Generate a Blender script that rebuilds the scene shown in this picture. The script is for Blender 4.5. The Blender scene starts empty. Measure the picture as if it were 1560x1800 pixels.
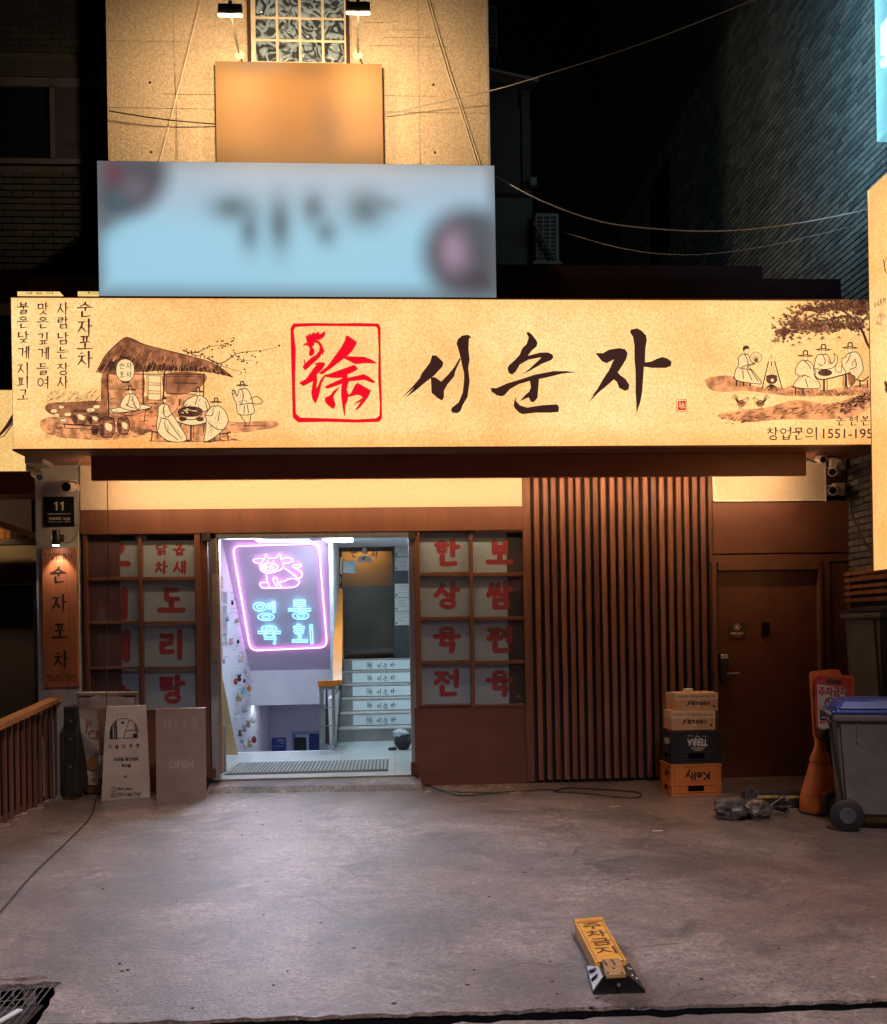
import bpy, bmesh, math, random
from mathutils import Vector, Matrix
from mathutils.geometry import tessellate_polygon
R = math.radians
rnd = random.Random(7)
S = bpy.context.scene
C = S.collection

# ------------------------------------------------------------------ camera
F, CX, CY = 1600.0, 780.0, 1110.0
YAW, ROLL = R(3.2), R(0.95)
CAM = Vector((0.0, -8.86, 1.5))
fwd = Vector((math.sin(YAW), math.cos(YAW), 0))
r0 = Vector((math.cos(YAW), -math.sin(YAW), 0)); u0 = Vector((0, 0, 1))
rt = math.cos(ROLL)*r0 - math.sin(ROLL)*u0
up = math.sin(ROLL)*r0 + math.cos(ROLL)*u0
cd = bpy.data.cameras.new('camera'); cam = bpy.data.objects.new('camera', cd); C.objects.link(cam)
cam.matrix_world = Matrix(((rt.x, up.x, -fwd.x, CAM.x), (rt.y, up.y, -fwd.y, CAM.y), (rt.z, up.z, -fwd.z, CAM.z), (0, 0, 0, 1)))
cd.sensor_width = 36; cd.lens = F/1800*36; cd.shift_y = (CY-900)/1800; cd.clip_end = 500; cd.clip_start = 0.05
S.camera = cam
# ------------------------------------------------------------------ night sky, exposure
W = bpy.data.worlds.new('World'); S.world = W; W.use_nodes = True
nt = W.node_tree; sky = nt.nodes.new('ShaderNodeTexSky'); sky.sky_type = 'NISHITA'; sky.sun_disc = False
sky.sun_elevation = R(1); sky.sun_rotation = R(180)
nt.links.new(sky.outputs[0], nt.nodes['Background'].inputs[0]); nt.nodes['Background'].inputs[1].default_value = 0.0015
S.view_settings.view_transform = 'Standard'; S.view_settings.look = 'None'
S.view_settings.exposure = 0; S.view_settings.gamma = 1; S.view_settings.use_curve_mapping = False
S.cycles.use_denoising = True
S.cycles.sample_clamp_indirect = 4
S.cycles.max_bounces = 8
S.cycles.caustics_reflective = False; S.cycles.caustics_refractive = False

# ------------------------------------------------------------------ measuring: a point of the photograph -> a point on a real plane
def ray(px, py): return fwd + rt*((px-CX)/F) + up*((CY-py)/F)
def P(px, py, Y=0.0):
    d = ray(px, py); return CAM + d*((Y-CAM.y)/d.y)
def G(px, py, z=0.0):
    d = ray(px, py); return CAM + d*((z-CAM.z)/d.z)
class Surf:
    """a flat surface; pr() gives the point on it seen at a measured place, raised d metres off it"""
    def __init__(s, p0, n):
        s.p0 = Vector(p0); s.n = Vector(n).normalized()
        if s.n.dot(CAM-s.p0) < 0: s.n = -s.n
    def pr(s, px, py, d=0.0):
        r = ray(px, py); q = s.p0 + s.n*d
        return CAM + r*((q-CAM).dot(s.n)/r.dot(s.n))
def SY(Y): return Surf((0, Y, 0), (0, -1, 0))
def S3(a, b, c): return Surf(a, (b-a).cross(c-a))

# ------------------------------------------------------------------ materials
MATS = {}
def srgb(r, g, b): return tuple(((v/255)/12.92 if v/255 <= .04045 else ((v/255+.055)/1.055)**2.4) for v in (r, g, b))
def mat(name, col=(.5, .5, .5), col2=None, scale=6, st=(1, 1, 1), rough=.6, metal=0, bump=0, bscale=None, emi=None, es=0, coat=0, spec=.5, detail=5, contrast=(.35, .65), rvar=0, nosample=False, alpha=None):
    if name in MATS: return MATS[name]
    m = bpy.data.materials.new(name); m.use_nodes = True; t = m.node_tree; b = t.nodes['Principled BSDF']; L = t.links.new
    b.inputs['Base Color'].default_value = (*col, 1); b.inputs['Roughness'].default_value = rough; b.inputs['Metallic'].default_value = metal
    b.inputs['Coat Weight'].default_value = coat; b.inputs['Specular IOR Level'].default_value = spec
    if emi: b.inputs['Emission Color'].default_value = (*emi, 1); b.inputs['Emission Strength'].default_value = es
    tc = t.nodes.new('ShaderNodeTexCoord'); mp = t.nodes.new('ShaderNodeMapping'); mp.inputs['Scale'].default_value = st; L(tc.outputs['Object'], mp.inputs[0])
    if col2 is None: col2 = tuple(c*.72 for c in col)
    nz = t.nodes.new('ShaderNodeTexNoise'); nz.inputs['Scale'].default_value = scale; nz.inputs['Detail'].default_value = detail; nz.inputs['Roughness'].default_value = .62
    L(mp.outputs[0], nz.inputs['Vector'])
    cr = t.nodes.new('ShaderNodeValToRGB'); cr.color_ramp.elements[0].position = contrast[0]; cr.color_ramp.elements[1].position = contrast[1]
    cr.color_ramp.elements[0].color = (*col, 1); cr.color_ramp.elements[1].color = (*col2, 1)
    L(nz.outputs['Fac'], cr.inputs[0]); L(cr.outputs[0], b.inputs['Base Color'])
    if rvar:
        mr = t.nodes.new('ShaderNodeMapRange'); mr.inputs['To Min'].default_value = max(.02, rough-rvar); mr.inputs['To Max'].default_value = min(1, rough+rvar)
        L(nz.outputs['Fac'], mr.inputs[0]); L(mr.outputs[0], b.inputs['Roughness'])
    if bump:
        n2 = t.nodes.new('ShaderNodeTexNoise'); n2.inputs['Scale'].default_value = bscale or scale*4; n2.inputs['Detail'].default_value = 4; L(mp.outputs[0], n2.inputs['Vector'])
        bp = t.nodes.new('ShaderNodeBump'); bp.inputs['Strength'].default_value = bump; bp.inputs['Distance'].default_value = .01
        L(n2.outputs['Fac'], bp.inputs['Height']); L(bp.outputs[0], b.inputs['Normal'])
    if alpha is not None: b.inputs['Alpha'].default_value = alpha
    if nosample: m.cycles.emission_sampling = 'NONE'
    MATS[name] = m; return m
def vary(m, lo, hi):
    """each piece of timber its own tone"""
    t = m.node_tree; b = t.nodes['Principled BSDF']; src = b.inputs['Base Color'].links[0].from_socket; oi = t.nodes.new('ShaderNodeObjectInfo'); mr = t.nodes.new('ShaderNodeMapRange'); mr.inputs['To Min'].default_value = lo; mr.inputs['To Max'].default_value = hi; t.links.new(oi.outputs['Random'], mr.inputs[0]); x = t.nodes.new('ShaderNodeVectorMath'); x.operation = 'SCALE'; t.links.new(src, x.inputs[0]); t.links.new(mr.outputs[0], x.inputs['Scale']); t.links.new(x.outputs[0], b.inputs['Base Color'])
def ink(name, col, es=1.0, base=None):     # print on a backlit face: its own colour, lit from behind
    return mat(name, base or tuple(c*.5 for c in col), rough=.5, emi=col, es=es, nosample=True)
def ink_wash(name, col, es=1.0, scale=14):
    """uneven watercolour wash on the backlit face"""
    m = mat(name, tuple(c*.5 for c in col), rough=.5, es=es, emi=col, nosample=True); t = m.node_tree; L = t.links.new
    b = t.nodes['Principled BSDF']; tc = t.nodes['Texture Coordinate']
    n = t.nodes.new('ShaderNodeTexNoise'); n.inputs['Scale'].default_value = scale; n.inputs['Detail'].default_value = 6; L(tc.outputs['Object'], n.inputs['Vector'])
    r = t.nodes.new('ShaderNodeValToRGB'); e = r.color_ramp.elements; e[0].position = .38; e[1].position = .6
    e[0].color = (*[c*.55 for c in col], 1); e[1].color = (*[min(1, c*1.35) for c in col], 1)
    L(n.outputs['Fac'], r.inputs[0]); L(r.outputs[0], b.inputs['Emission Color']); return m

brown = mat('brown_painted_wood', (.165, .070, .044), (.12, .05, .032), scale=5, st=(1, 1, .12), rough=.5, bump=.12, bscale=60, rvar=.08)
brownd = mat('dark_brown_panel', (.15, .060, .042), (.11, .043, .03), scale=3, rough=.45, bump=.06, bscale=30, rvar=.1)
beamm = mat('beam_brown', (.26, .10, .075), (.20, .075, .055), scale=4, st=(.3, 1, 1), rough=.4, bump=.05)
slatm = mat('stained_slat_wood', (.25, .108, .068), (.12, .05, .033), scale=9, st=(3, 3, .22), rough=.55, bump=.25, bscale=30, contrast=(.38, .68))
slatm2 = mat('stained_slat_wood_darker', (.19, .08, .05), (.10, .04, .027), scale=8, st=(3, 3, .3), rough=.55, bump=.25, bscale=34, contrast=(.38, .66))
vary(slatm, .72, 1.28); vary(slatm2, .75, 1.25)
blackm = mat('matte_black', (.012, .011, .013), (.02, .018, .02), rough=.6)
darkback = mat('dark_backing', (.02, .012, .012), rough=.7)
plast = mat('grey_plaster', (.55, .57, .58), (.40, .42, .44), scale=3, rough=.85, bump=.3, bscale=45)
alu = mat('brushed_aluminium', (.5, .52, .55), (.36, .38, .41), scale=20, st=(1, 1, .05), rough=.34, metal=.85, bump=.05)
steel = mat('galvanised_steel', (.42, .46, .45), (.3, .34, .34), scale=14, rough=.4, metal=.8)
whitep = mat('white_painted_wall', (.78, .79, .82), (.7, .71, .76), scale=2.5, rough=.6, bump=.08, bscale=30)
whitepl = mat('white_plastic', (.62, .6, .57), (.5, .48, .46), scale=6, rough=.4)
lens = mat('dark_lens', (.006, .005, .01), rough=.12, coat=1)
inkdark = mat('black_lettering', (.01, .01, .012), (.014, .013, .015), rough=.6)
whitelet = mat('white_lettering', (.75, .74, .72), (.65, .64, .62), rough=.6)
redlet = mat('red_vinyl_lettering', (.36, .006, .03), (.29, .005, .024), scale=4, rough=.45)

# ------------------------------------------------------------------ mesh builder
class M:
    def __init__(s): s.v = []; s.f = []; s.k = 0
    def add(s, vs, fs):
        n = len(s.v); s.v += [tuple(v) for v in vs]; s.f += [tuple(i+n for i in f) for f in fs]; return s
    def quad(s, a, b, c, d): return s.add((a, b, c, d), ((0, 1, 2, 3),))
    def bm(s, bm_):
        vs = [v.co.copy() for v in bm_.verts]; bm_.verts.index_update(); fs = [[v.index for v in f.verts] for f in bm_.faces]; bm_.free(); return s.add(vs, fs)
    def box(s, x0, x1, y0, y1, z0, z1, bev=0, mtx=None, seg=1):
        x0, x1 = sorted((x0, x1)); y0, y1 = sorted((y0, y1)); z0, z1 = sorted((z0, z1))
        b = bmesh.new(); bmesh.ops.create_cube(b, size=1)
        for v in b.verts: v.co = Vector(((v.co.x+.5)*(x1-x0)+x0, (v.co.y+.5)*(y1-y0)+y0, (v.co.z+.5)*(z1-z0)+z0))
        if bev: bmesh.ops.bevel(b, geom=b.edges[:]+b.verts[:], offset=bev, segments=seg, affect='EDGES', profile=.5)
        if mtx: bmesh.ops.transform(b, matrix=mtx, verts=b.verts)
        return s.bm(b)
    def hexa(s, f4, b4):    # front four corners, back four corners
        return s.add(list(f4)+list(b4), ((0, 1, 2, 3), (7, 6, 5, 4), (0, 4, 5, 1), (1, 5, 6, 2), (2, 6, 7, 3), (3, 7, 4, 0)))
    def slab(s, pts, off):  # polygon extruded by vector off
        n = len(pts); tri = tessellate_polygon([[Vector(p) for p in pts]]); pts = [Vector(p) for p in pts]; q = [p+off for p in pts]
        fs = [t for t in tri]+[(a+n, c+n, b+n) for a, b, c in tri]+[(i, (i+1) % n, (i+1) % n+n, i+n) for i in range(n)]
        return s.add(pts+q, fs)
    def tube(s, pts, r, n=8, closed=False, r2=None):
        pts = [Vector(p) for p in pts]; q = [pts[0]]
        for p in pts[1:]:
            if (p-q[-1]).length > 1e-5: q.append(p)
        pts = q; N = len(pts); rings = []
        if N < 2: return s
        nrm = None
        for i, p in enumerate(pts):
            a = pts[i-1] if (i or closed) else p; b_ = pts[(i+1) % N] if (i < N-1 or closed) else p
            t = (b_-a).normalized()
            if nrm is None: nrm = t.orthogonal().normalized()
            nrm = (nrm - t*nrm.dot(t)); nrm = nrm.normalized() if nrm.length > 1e-4 else t.orthogonal().normalized()
            bi = t.cross(nrm); rr = r if r2 is None else r+(r2-r)*i/(N-1)
            rings.append([p+(nrm*math.cos(2*math.pi*k/n)+bi*math.sin(2*math.pi*k/n))*rr for k in range(n)])
        vs = [v for g in rings for v in g]; fs = []
        for i in range(N if closed else N-1):
            j = (i+1) % N
            fs += [(i*n+k, i*n+(k+1) % n, j*n+(k+1) % n, j*n+k) for k in range(n)]
        if not closed: fs += [tuple(range(n))[::-1], tuple((N-1)*n+k for k in range(n))]
        return s.add(vs, fs)
    def lathe(s, prof, c=(0, 0, 0), n=24, axis='z', sx=1, sy=1, rotz=0):
        vs = []; fs = []; c = Vector(c)
        for r, h in prof:
            for k in range(n):
                a = 2*math.pi*k/n+rotz; p = (r*sx*math.cos(a), r*sy*math.sin(a), h)
                if axis == 'y': p = (p[0], p[2], p[1])
                if axis == 'x': p = (p[2], p[0], p[1])
                vs.append(c+Vector(p))
        m_ = len(prof)
        for i in range(m_-1): fs += [(i*n+k, i*n+(k+1) % n, (i+1)*n+(k+1) % n, (i+1)*n+k) for k in range(n)]
        fs += [tuple(range(n)), tuple((m_-1)*n+k for k in range(n))]
        return s.add(vs, fs)
    def ball(s, c, rx, ry, rz, n=14, m_=9, jit=0, rg=None):
        vs = []; fs = []; c = Vector(c)
        for i in range(m_+1):
            th = math.pi*i/m_
            for k in range(n):
                a = 2*math.pi*k/n; j = 1+(rg.uniform(-jit, jit) if rg and 0 < i < m_ else 0)
                vs.append(c+Vector((rx*math.sin(th)*math.cos(a)*j, ry*math.sin(th)*math.sin(a)*j, rz*math.cos(th)*j)))
        for i in range(m_): fs += [(i*n+k, i*n+(k+1) % n, (i+1)*n+(k+1) % n, (i+1)*n+k) for k in range(n)]
        return s.add(vs, fs)
    def mesh(s, name, m):
        me = bpy.data.meshes.new(name); me.from_pydata(s.v, [], s.f); me.materials.append(m); me.update(); return me
    def obj(s, name, m, parent=None, smooth=False, **tags):
        me = s.mesh(name, m)
        if smooth:
            me.polygons.foreach_set('use_smooth', [True]*len(me.polygons)); me.set_sharp_from_angle(angle=R(42))
        o = bpy.data.objects.new(name, me); C.objects.link(o)
        if parent is not None:
            o.parent = parent; a = parent.get('_at')
            o.location = -Vector(a) if (a is not None and parent.type == 'EMPTY') else (0, 0, 0)
        for k, v in tags.items(): o[k] = v
        return o
def thing(name, at, label, cat, group=None):
    o = bpy.data.objects.new(name, None); C.objects.link(o); o.empty_display_size = .1
    o.location = at; o['_at'] = tuple(at); o['label'] = label; o['category'] = cat
    if group: o['group'] = group
    return o
def sub(name, me, parent, off=(0, 0, 0)):
    o = bpy.data.objects.new(name, me); C.objects.link(o); o.parent = parent; o.location = off; return o
def copy_tree(o, parent=None):
    c = o.copy(); C.objects.link(c); c.parent = parent
    for ch in list(o.children): copy_tree(ch, c)
    return c
def pbox(m, a, b, c, d, Yf, Yb, bev=0):
    """box whose front face at depth Yf covers the measured rectangle a,b .. c,d"""
    my, mx = (b+d)/2, (a+c)/2
    return m.box(P(a, my, Yf).x, P(c, my, Yf).x, Yf, Yb, P(mx, d, Yf).z, P(mx, b, Yf).z, bev)
def pobj(name, a, b, c, d, Yf, Yb, m, parent=None, bev=0, **t): return pbox(M(), a, b, c, d, Yf, Yb, bev).obj(name, m, parent, **t)
# ---- flat print on a surface
def poly(m, pts, sf, d=.002):
    p3 = [Vector((x, y, 0)) for x, y in pts]; tri = tessellate_polygon([p3])
    m.k += 1; dd = d+(m.k % 12)*.00012
    return m.add([sf.pr(x, y, dd) for x, y in pts], tri)
def stroke(m, pts, w, sf, d=.002, w2=None, dot=True):
    """brush stroke with round joints; w in measured pixels, w2 = width at its end"""
    N = len(pts); ws = [w+((w if w2 is None else w2)-w)*i/max(1, N-1) for i in range(N)]
    for i in range(N-1):
        (x0, y0), (x1, y1) = pts[i], pts[i+1]; L = math.hypot(x1-x0, y1-y0) or 1e-6; nx, ny = -(y1-y0)/L, (x1-x0)/L; a, b = ws[i]/2, ws[i+1]/2
        poly(m, [(x0+nx*a, y0+ny*a), (x1+nx*b, y1+ny*b), (x1-nx*b, y1-ny*b), (x0-nx*a, y0-ny*a)], sf, d)
    if dot:
        for (x, y), q in zip(pts, ws):
            if q > 1.2: poly(m, [(x+q/2*math.cos(k*math.pi/4), y+q/2*math.sin(k*math.pi/4)) for k in range(8)], sf, d)
def smooth2(pts, n=5, closed=False):
    out = []; N = len(pts)
    for i in range(N if closed else N-1):
        g = lambda j: pts[j % N] if closed else pts[max(0, min(N-1, j))]
        p0, p1, p2, p3 = g(i-1), g(i), g(i+1), g(i+2)
        for k in range(n):
            t = k/n; out.append(tuple(.5*((2*p1[c])+(-p0[c]+p2[c])*t+(2*p0[c]-5*p1[c]+4*p2[c]-p3[c])*t*t+(-p0[c]+3*p1[c]-3*p2[c]+p3[c])*t**3) for c in range(len(p1))))
    if not closed: out.append(tuple(pts[-1]))
    return out
TC = {}
def glyphs(body):
    if body not in TC:
        c = bpy.data.curves.new('t', 'FONT'); c.body = body; c.align_x = 'CENTER'; c.resolution_u = 3; o = bpy.data.objects.new('t', c); C.objects.link(o)
        dg = bpy.context.evaluated_depsgraph_get(); me = o.evaluated_get(dg).to_mesh()
        vs = [(v.co.x, v.co.y) for v in me.vertices]; fs = [tuple(p.vertices) for p in me.polygons]; o.evaluated_get(dg).to_mesh_clear()
        bpy.data.objects.remove(o); bpy.data.curves.remove(c); TC[body] = (vs, fs)
    return TC[body]
def text(m, body, x0, y0, x1, y1, sf, d=.002, flip=False, shear=0, bold=0):
    """flat lettering filling the measured rectangle"""
    vs, fs = glyphs(body)
    if not vs: return
    ax, bx = min(v[0] for v in vs), max(v[0] for v in vs); ay, by = min(v[1] for v in vs), max(v[1] for v in vs)
    offs = [(0, 0)] if not bold else [(-bold, 0), (bold, 0), (0, -bold), (0, bold)]
    for i, (ox, oy) in enumerate(offs):
        o = []
        for x, y in vs:
            u = (x-ax)/(bx-ax or 1); v = (by-y)/(by-ay or 1)
            if flip: u, v = 1-u, 1-v
            o.append(sf.pr(x0+u*(x1-x0)+ox+shear*(1-v)*(y1-y0), y0+v*(y1-y0)+oy, d+i*.0002))
        m.add(o, fs)

# ---- brush lettering composed from strokes
E_ = [(math.cos(k*math.pi/8)*.5, math.sin(k*math.pi/8)*.5) for k in range(17)]
def el(cx, cy, a, b): return [(cx+x*2*a, cy+y*2*b) for x, y in E_]
CJ = {'ㄱ': [[(.1, .12), (.82, .12), (.72, .95)]], 'ㄴ': [[(.15, .05), (.15, .85), (.95, .8)]],
 'ㄷ': [[(.1, .1), (.88, .1)], [(.17, .1), (.17, .88), (.92, .85)]], 'ㄹ': [[(.12, .08), (.84, .08), (.84, .46), (.15, .48), (.15, .9), (.95, .88)]],
 'ㅁ': [[(.15, .1), (.15, .92)], [(.15, .1), (.87, .1), (.87, .92)], [(.15, .9), (.87, .9)]], 'ㅂ': [[(.15, .02), (.15, .95)], [(.85, .02), (.85, .95)], [(.15, .48), (.85, .48)], [(.15, .92), (.85, .92)]],
 'ㅅ': [[(.55, 0), (.42, .45), (.02, .97)], [(.46, .4), (.7, .68), (.98, .95)]], 'ㅇ': [el(.5, .5, .42, .42)],
 'ㅈ': [[(.08, .1), (.9, .1)], [(.58, .12), (.42, .5), (.02, .97)], [(.45, .48), (.97, .92)]], 'ㅊ': [[(.38, 0), (.62, .03)], [(.08, .26), (.92, .26)], [(.55, .28), (.42, .6), (.02, 1)], [(.45, .55), (.97, .97)]],
 'ㅋ': [[(.1, .12), (.82, .12), (.72, .95)], [(.1, .5), (.78, .5)]], 'ㅌ': [[(.1, .08), (.88, .08)], [(.17, .08), (.17, .9), (.95, .87)], [(.17, .48), (.85, .48)]],
 'ㅍ': [[(.08, .1), (.94, .1)], [(.33, .12), (.36, .86)], [(.68, .12), (.64, .86)], [(.02, .9), (.98, .88)]], 'ㅎ': [[(.36, 0), (.64, .02)], [(.08, .25), (.94, .25)], el(.5, .7, .3, .26)]}
for a, b in (('ㄲ', 'ㄱㄱ'), ('ㅆ', 'ㅅㅅ'), ('ㅃ', 'ㅂㅂ'), ('ㄺ', 'ㄹㄱ'), ('ㅉ', 'ㅈㅈ'), ('ㄸ', 'ㄷㄷ')):
    CJ[a] = [[(x*.5, y) for x, y in s] for s in CJ[b[0]]]+[[(.5+x*.5, y) for x, y in s] for s in CJ[b[1]]]
LJ = 'ㄱㄲㄴㄷㄸㄹㅁㅂㅃㅅㅆㅇㅈㅉㅊㅋㅌㅍㅎ'
TJ = [None, 'ㄱ', 'ㄲ', None, 'ㄴ', None, None, 'ㄷ', 'ㄹ', 'ㄺ', None, None, None, None, None, None, 'ㅁ', 'ㅂ', None, 'ㅅ', 'ㅆ', 'ㅇ', 'ㅈ', 'ㅊ', 'ㅋ', 'ㅌ', 'ㅍ', 'ㅎ']
VV = {0: [[(.35, 0), (.35, 1)], [(.35, .42), (.95, .42)]], 2: [[(.35, 0), (.35, 1)], [(.35, .3), (.95, .3)], [(.35, .6), (.95, .6)]], 4: [[(.75, 0), (.75, 1)], [(.1, .42), (.75, .42)]],
 6: [[(.75, 0), (.75, 1)], [(.1, .28), (.75, .28)], [(.1, .58), (.75, .58)]], 20: [[(.6, 0), (.6, 1)]], 1: [[(.3, .05), (.3, .95)], [(.85, 0), (.85, 1)], [(.3, .45), (.85, .45)]],
 5: [[(.45, .05), (.45, .95)], [(.88, 0), (.88, 1)], [(0, .45), (.45, .45)]], 7: [[(.45, .05), (.45, .95)], [(.88, 0), (.88, 1)], [(0, .3), (.45, .3)], [(0, .58), (.45, .58)]]}
VH = {8: [[(0, .75), (1, .75)], [(.5, .1), (.5, .75)]], 12: [[(0, .75), (1, .75)], [(.33, .15), (.33, .75)], [(.67, .15), (.67, .75)]], 13: [[(0, .3), (1, .3)], [(.52, .3), (.5, 1)]],
 17: [[(0, .3), (1, .3)], [(.33, .3), (.3, .95)], [(.67, .3), (.7, .95)]], 18: [[(0, .5), (1, .5)]]}
VM = {9: (8, 0), 11: (8, 20), 14: (13, 4), 16: (13, 20), 19: (18, 20)}
def compose(ch):
    """strokes of a Hangul syllable in a unit box, y down"""
    k = ord(ch)-0xAC00; l, v, t = k//588, (k % 588)//28, k % 28; out = []
    def put(ss, x0, y0, x1, y1): out.extend([[(x0+x*(x1-x0), y0+y*(y1-y0)) for x, y in s] for s in ss])
    h = .58 if t else 1.0; ini = CJ[LJ[l]]
    if v in VV:
        put(ini, .02, .1*h, .56, .86*h); put(VV[v], .6, 0, 1, h*1.02)
    elif v in VH:
        put(ini, .18, .02, .82, .5*h if v in (8, 12) else .54*h); put(VH[v], 0, .5*h, 1, h*.98)
    else:
        a, b = VM[v]; put(ini, .05, .02, .6, .5*h); put(VH[a], 0, .5*h, .7, .98*h); put(VV[b], .68, 0, 1, h)
    if t and TJ[t]: put(CJ[TJ[t]], .2, .64, .88, 1)
    return out
def brush(m, ch, cx, cy, w, h, sf, wh, wv, d=.002, style=0):
    """one brush-lettered syllable; wh, wv = thickness of level and upright strokes"""
    for s in compose(ch):
        pts = [(cx+(x-.5)*w, cy+(y-.5)*h) for x, y in s]; round_ = len(pts) > 10
        for i in range(len(pts)-1):
            (x0, y0), (x1, y1) = pts[i], pts[i+1]; L = math.hypot(x1-x0, y1-y0) or 1e-6; c = abs(x1-x0)/L
            ww = wh*c+wv*(1-c); 
            if round_: stroke(m, [pts[i], pts[i+1]], (wh+wv)/2*.9, sf, d, dot=False); continue
            e = ww*(.62 if style else 1) if i == len(pts)-2 else ww*.95
            y1_ = y1-(.035*h*c if style else 0)
            if i == len(pts)-2 or True: stroke(m, [(x0, y0), ((x0+x1)/2, (y0+y1_)/2+.012*h), (x1, y1_)], ww*1.08, sf, d, w2=e)
def column(m, txt, x, ys, size, sf, wh, wv, d=.002, style=1, asp=1.0):
    for ch, y in zip(txt, ys): brush(m, ch, x, y, size*asp, size, sf, wh, wv, d, style)
# the shop's brush-written name and its rooster seal, outlines measured on the big sign
def T(pts, s, ox, oy): return [(x/s+ox, y/s+oy) for x, y in pts]
NAME = [T([(1150,470),(1180,472),(1230,520),(1225,550),(1160,620),(1100,665),(1030,725),(955,778),(1020,705),(925,780),(1000,705),(1060,635),(1075,600),(1110,555),(1135,520)], 4.105, 480, 510),
 T([(1140,630),(1170,628),(1215,660),(1265,610),(1310,555),(1350,487),(1355,500),(1315,590),(1310,620),(1260,680),(1235,725),(1235,770),(1222,797),(1190,780),(1145,740),(1143,690)], 4.105, 480, 510),
 T([(1325,385),(1335,355),(1365,328),(1410,322),(1432,340),(1415,350),(1412,430),(1420,500),(1410,560),(1420,660),(1405,770),(1370,830),(1355,870),(1335,887),(1300,885),(1285,870),(1290,850),(1340,810),(1370,740),(1380,650),(1380,600),(1365,540),(1355,490),(1340,430)], 4.105, 480, 510),
 T([(333,290),(350,287),(372,305),(400,340),(410,360),(405,385),(370,415),(345,450),(430,428),(480,427),(512,440),(520,460),(505,480),(440,505),(380,540),(305,580),(360,535),(430,470),(435,460),(345,478),(290,510),(260,560),(235,580),(212,565),(205,535),(215,515),(260,475),(290,440),(305,400),(335,370),(350,325)], 3.9, 840, 510),
 T([(90,670),(130,672),(200,640),(300,610),(390,580),(520,555),(600,555),(680,562),(580,572),(500,592),(420,610),(420,620),(415,680),(410,740),(385,768),(365,765),(350,735),(290,760),(330,715),(355,695),(365,665),(358,622),(280,645),(220,680),(185,720),(165,728),(130,720),(95,695)], 3.9, 840, 510),
 T([(265,730),(262,760),(290,790),(340,805),(400,795),(450,788),(545,783),(558,800),(555,835),(500,840),(400,840),(310,850),(285,840),(255,810),(247,790),(252,760)], 3.9, 840, 510),
 T([(808,432),(860,432),(900,408),(970,397),(1010,405),(1028,430),(1020,470),(990,520),(960,565),(980,585),(1015,610),(1040,650),(1035,680),(1010,690),(970,670),(955,630),(935,612),(880,660),(830,700),(760,775),(800,715),(775,740),(820,680),(860,610),(900,550),(925,495),(935,475),(885,500),(855,490),(830,460)], 3.9, 840, 510),
 T([(1045,290),(1050,272),(1090,262),(1120,275),(1155,310),(1160,340),(1150,400),(1147,495),(1190,490),(1230,470),(1265,458),(1300,468),(1330,490),(1325,520),(1290,533),(1200,533),(1140,525),(1135,600),(1128,700),(1115,770),(1100,810),(1090,855),(1088,780),(1083,700),(1083,560),(1075,470),(1075,380),(1065,320)], 3.9, 840, 510)]
SO = [(125,150),(400,143),(700,148),(1000,143),(1290,150),(1318,200),(1318,500),(1325,900),(1335,1250),(1338,1440),(1300,1490),(1000,1500),(600,1490),(190,1497),(120,1430),(110,1000),(95,500),(90,210)]
SI = [(150,190),(400,176),(700,177),(1000,180),(1260,184),(1285,215),(1298,500),(1292,900),(1315,1250),(1310,1410),(1260,1450),(1000,1465),(600,1450),(220,1440),(155,1380),(145,1000),(155,500),(125,240)]
SEAL = [T(p, 7.8, 500, 550) for p in (
 [(300,345),(305,310),(320,318),(350,285),(355,310),(415,262),(410,295),(480,258),(470,290),(495,295),(540,265),(555,252),(560,290),(540,330),(490,365),(430,370),(470,385),(510,430),(540,500),(553,540),(535,520),(530,580),(515,550),(490,600),(440,650),(370,710),(290,785),(255,745),(280,705),(270,630),(290,695),(370,620),(440,575),(485,520),(490,460),(460,410),(405,405),(410,440),(380,465),(410,510),(410,560),(370,592),(340,575),(345,540),(355,490),(340,460),(310,440),(260,442),(300,415),(320,410)],
 [(415,700),(470,682),(540,680),(558,710),(520,770),(440,850),(450,910),(440,1000),(435,1055),(470,990),(500,920),(560,850),(600,845),(740,795),(960,715),(1010,765),(960,800),(860,845),(870,895),(1090,845),(1150,870),(1243,945),(1220,960),(1100,915),(885,935),(860,1010),(855,1060),(880,1130),(920,1100),(975,990),(1005,962),(1185,1065),(1150,1150),(1040,1290),(985,1335),(980,1325),(1060,1210),(965,1245),(1085,1160),(1050,1130),(1000,1120),(875,1150),(865,1210),(835,1260),(830,1410),(805,1300),(785,1150),(785,1020),(800,965),(600,1035),(560,1025),(580,1000),(800,900),(800,885),(690,890),(600,880),(560,870),(510,960),(470,1140),(430,1238),(390,1180),(375,1090),(400,930),(260,1000),(207,960),(300,910),(350,840),(400,770),(450,710)],
 [(850,320),(875,315),(990,400),(985,430),(930,520),(850,600),(1090,605),(1190,640),(1270,690),(1100,685),(980,700),(820,620),(650,750),(520,840),(480,825),(600,730),(700,590),(780,480),(830,390)],
 [(755,1020),(690,1110),(670,1150),(700,1260),(680,1315),(620,1280),(570,1230),(560,1170),(640,1125),(680,1070)])]
def name_print(m, sf, a=1, bx=0, by=0, d=.002):
    for p in NAME: poly(m, [(x*a+bx, y*a+by) for x, y in p], sf, d)
def seal_print(m, sf, a=1, bx=0, by=0, frame=True, d=.002):
    for p in SEAL: poly(m, [(x*a+bx, y*a+by) for x, y in p], sf, d)
    if frame:
        o = [(x*a+bx, y*a+by) for x, y in T(SO, 7.8, 500, 550)]; i = [(x*a+bx, y*a+by) for x, y in T(SI, 7.8, 500, 550)]; n = len(o)
        for k in range(n): poly(m, [o[k], o[(k+1) % n], i[(k+1) % n], i[k]], sf, d)

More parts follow.
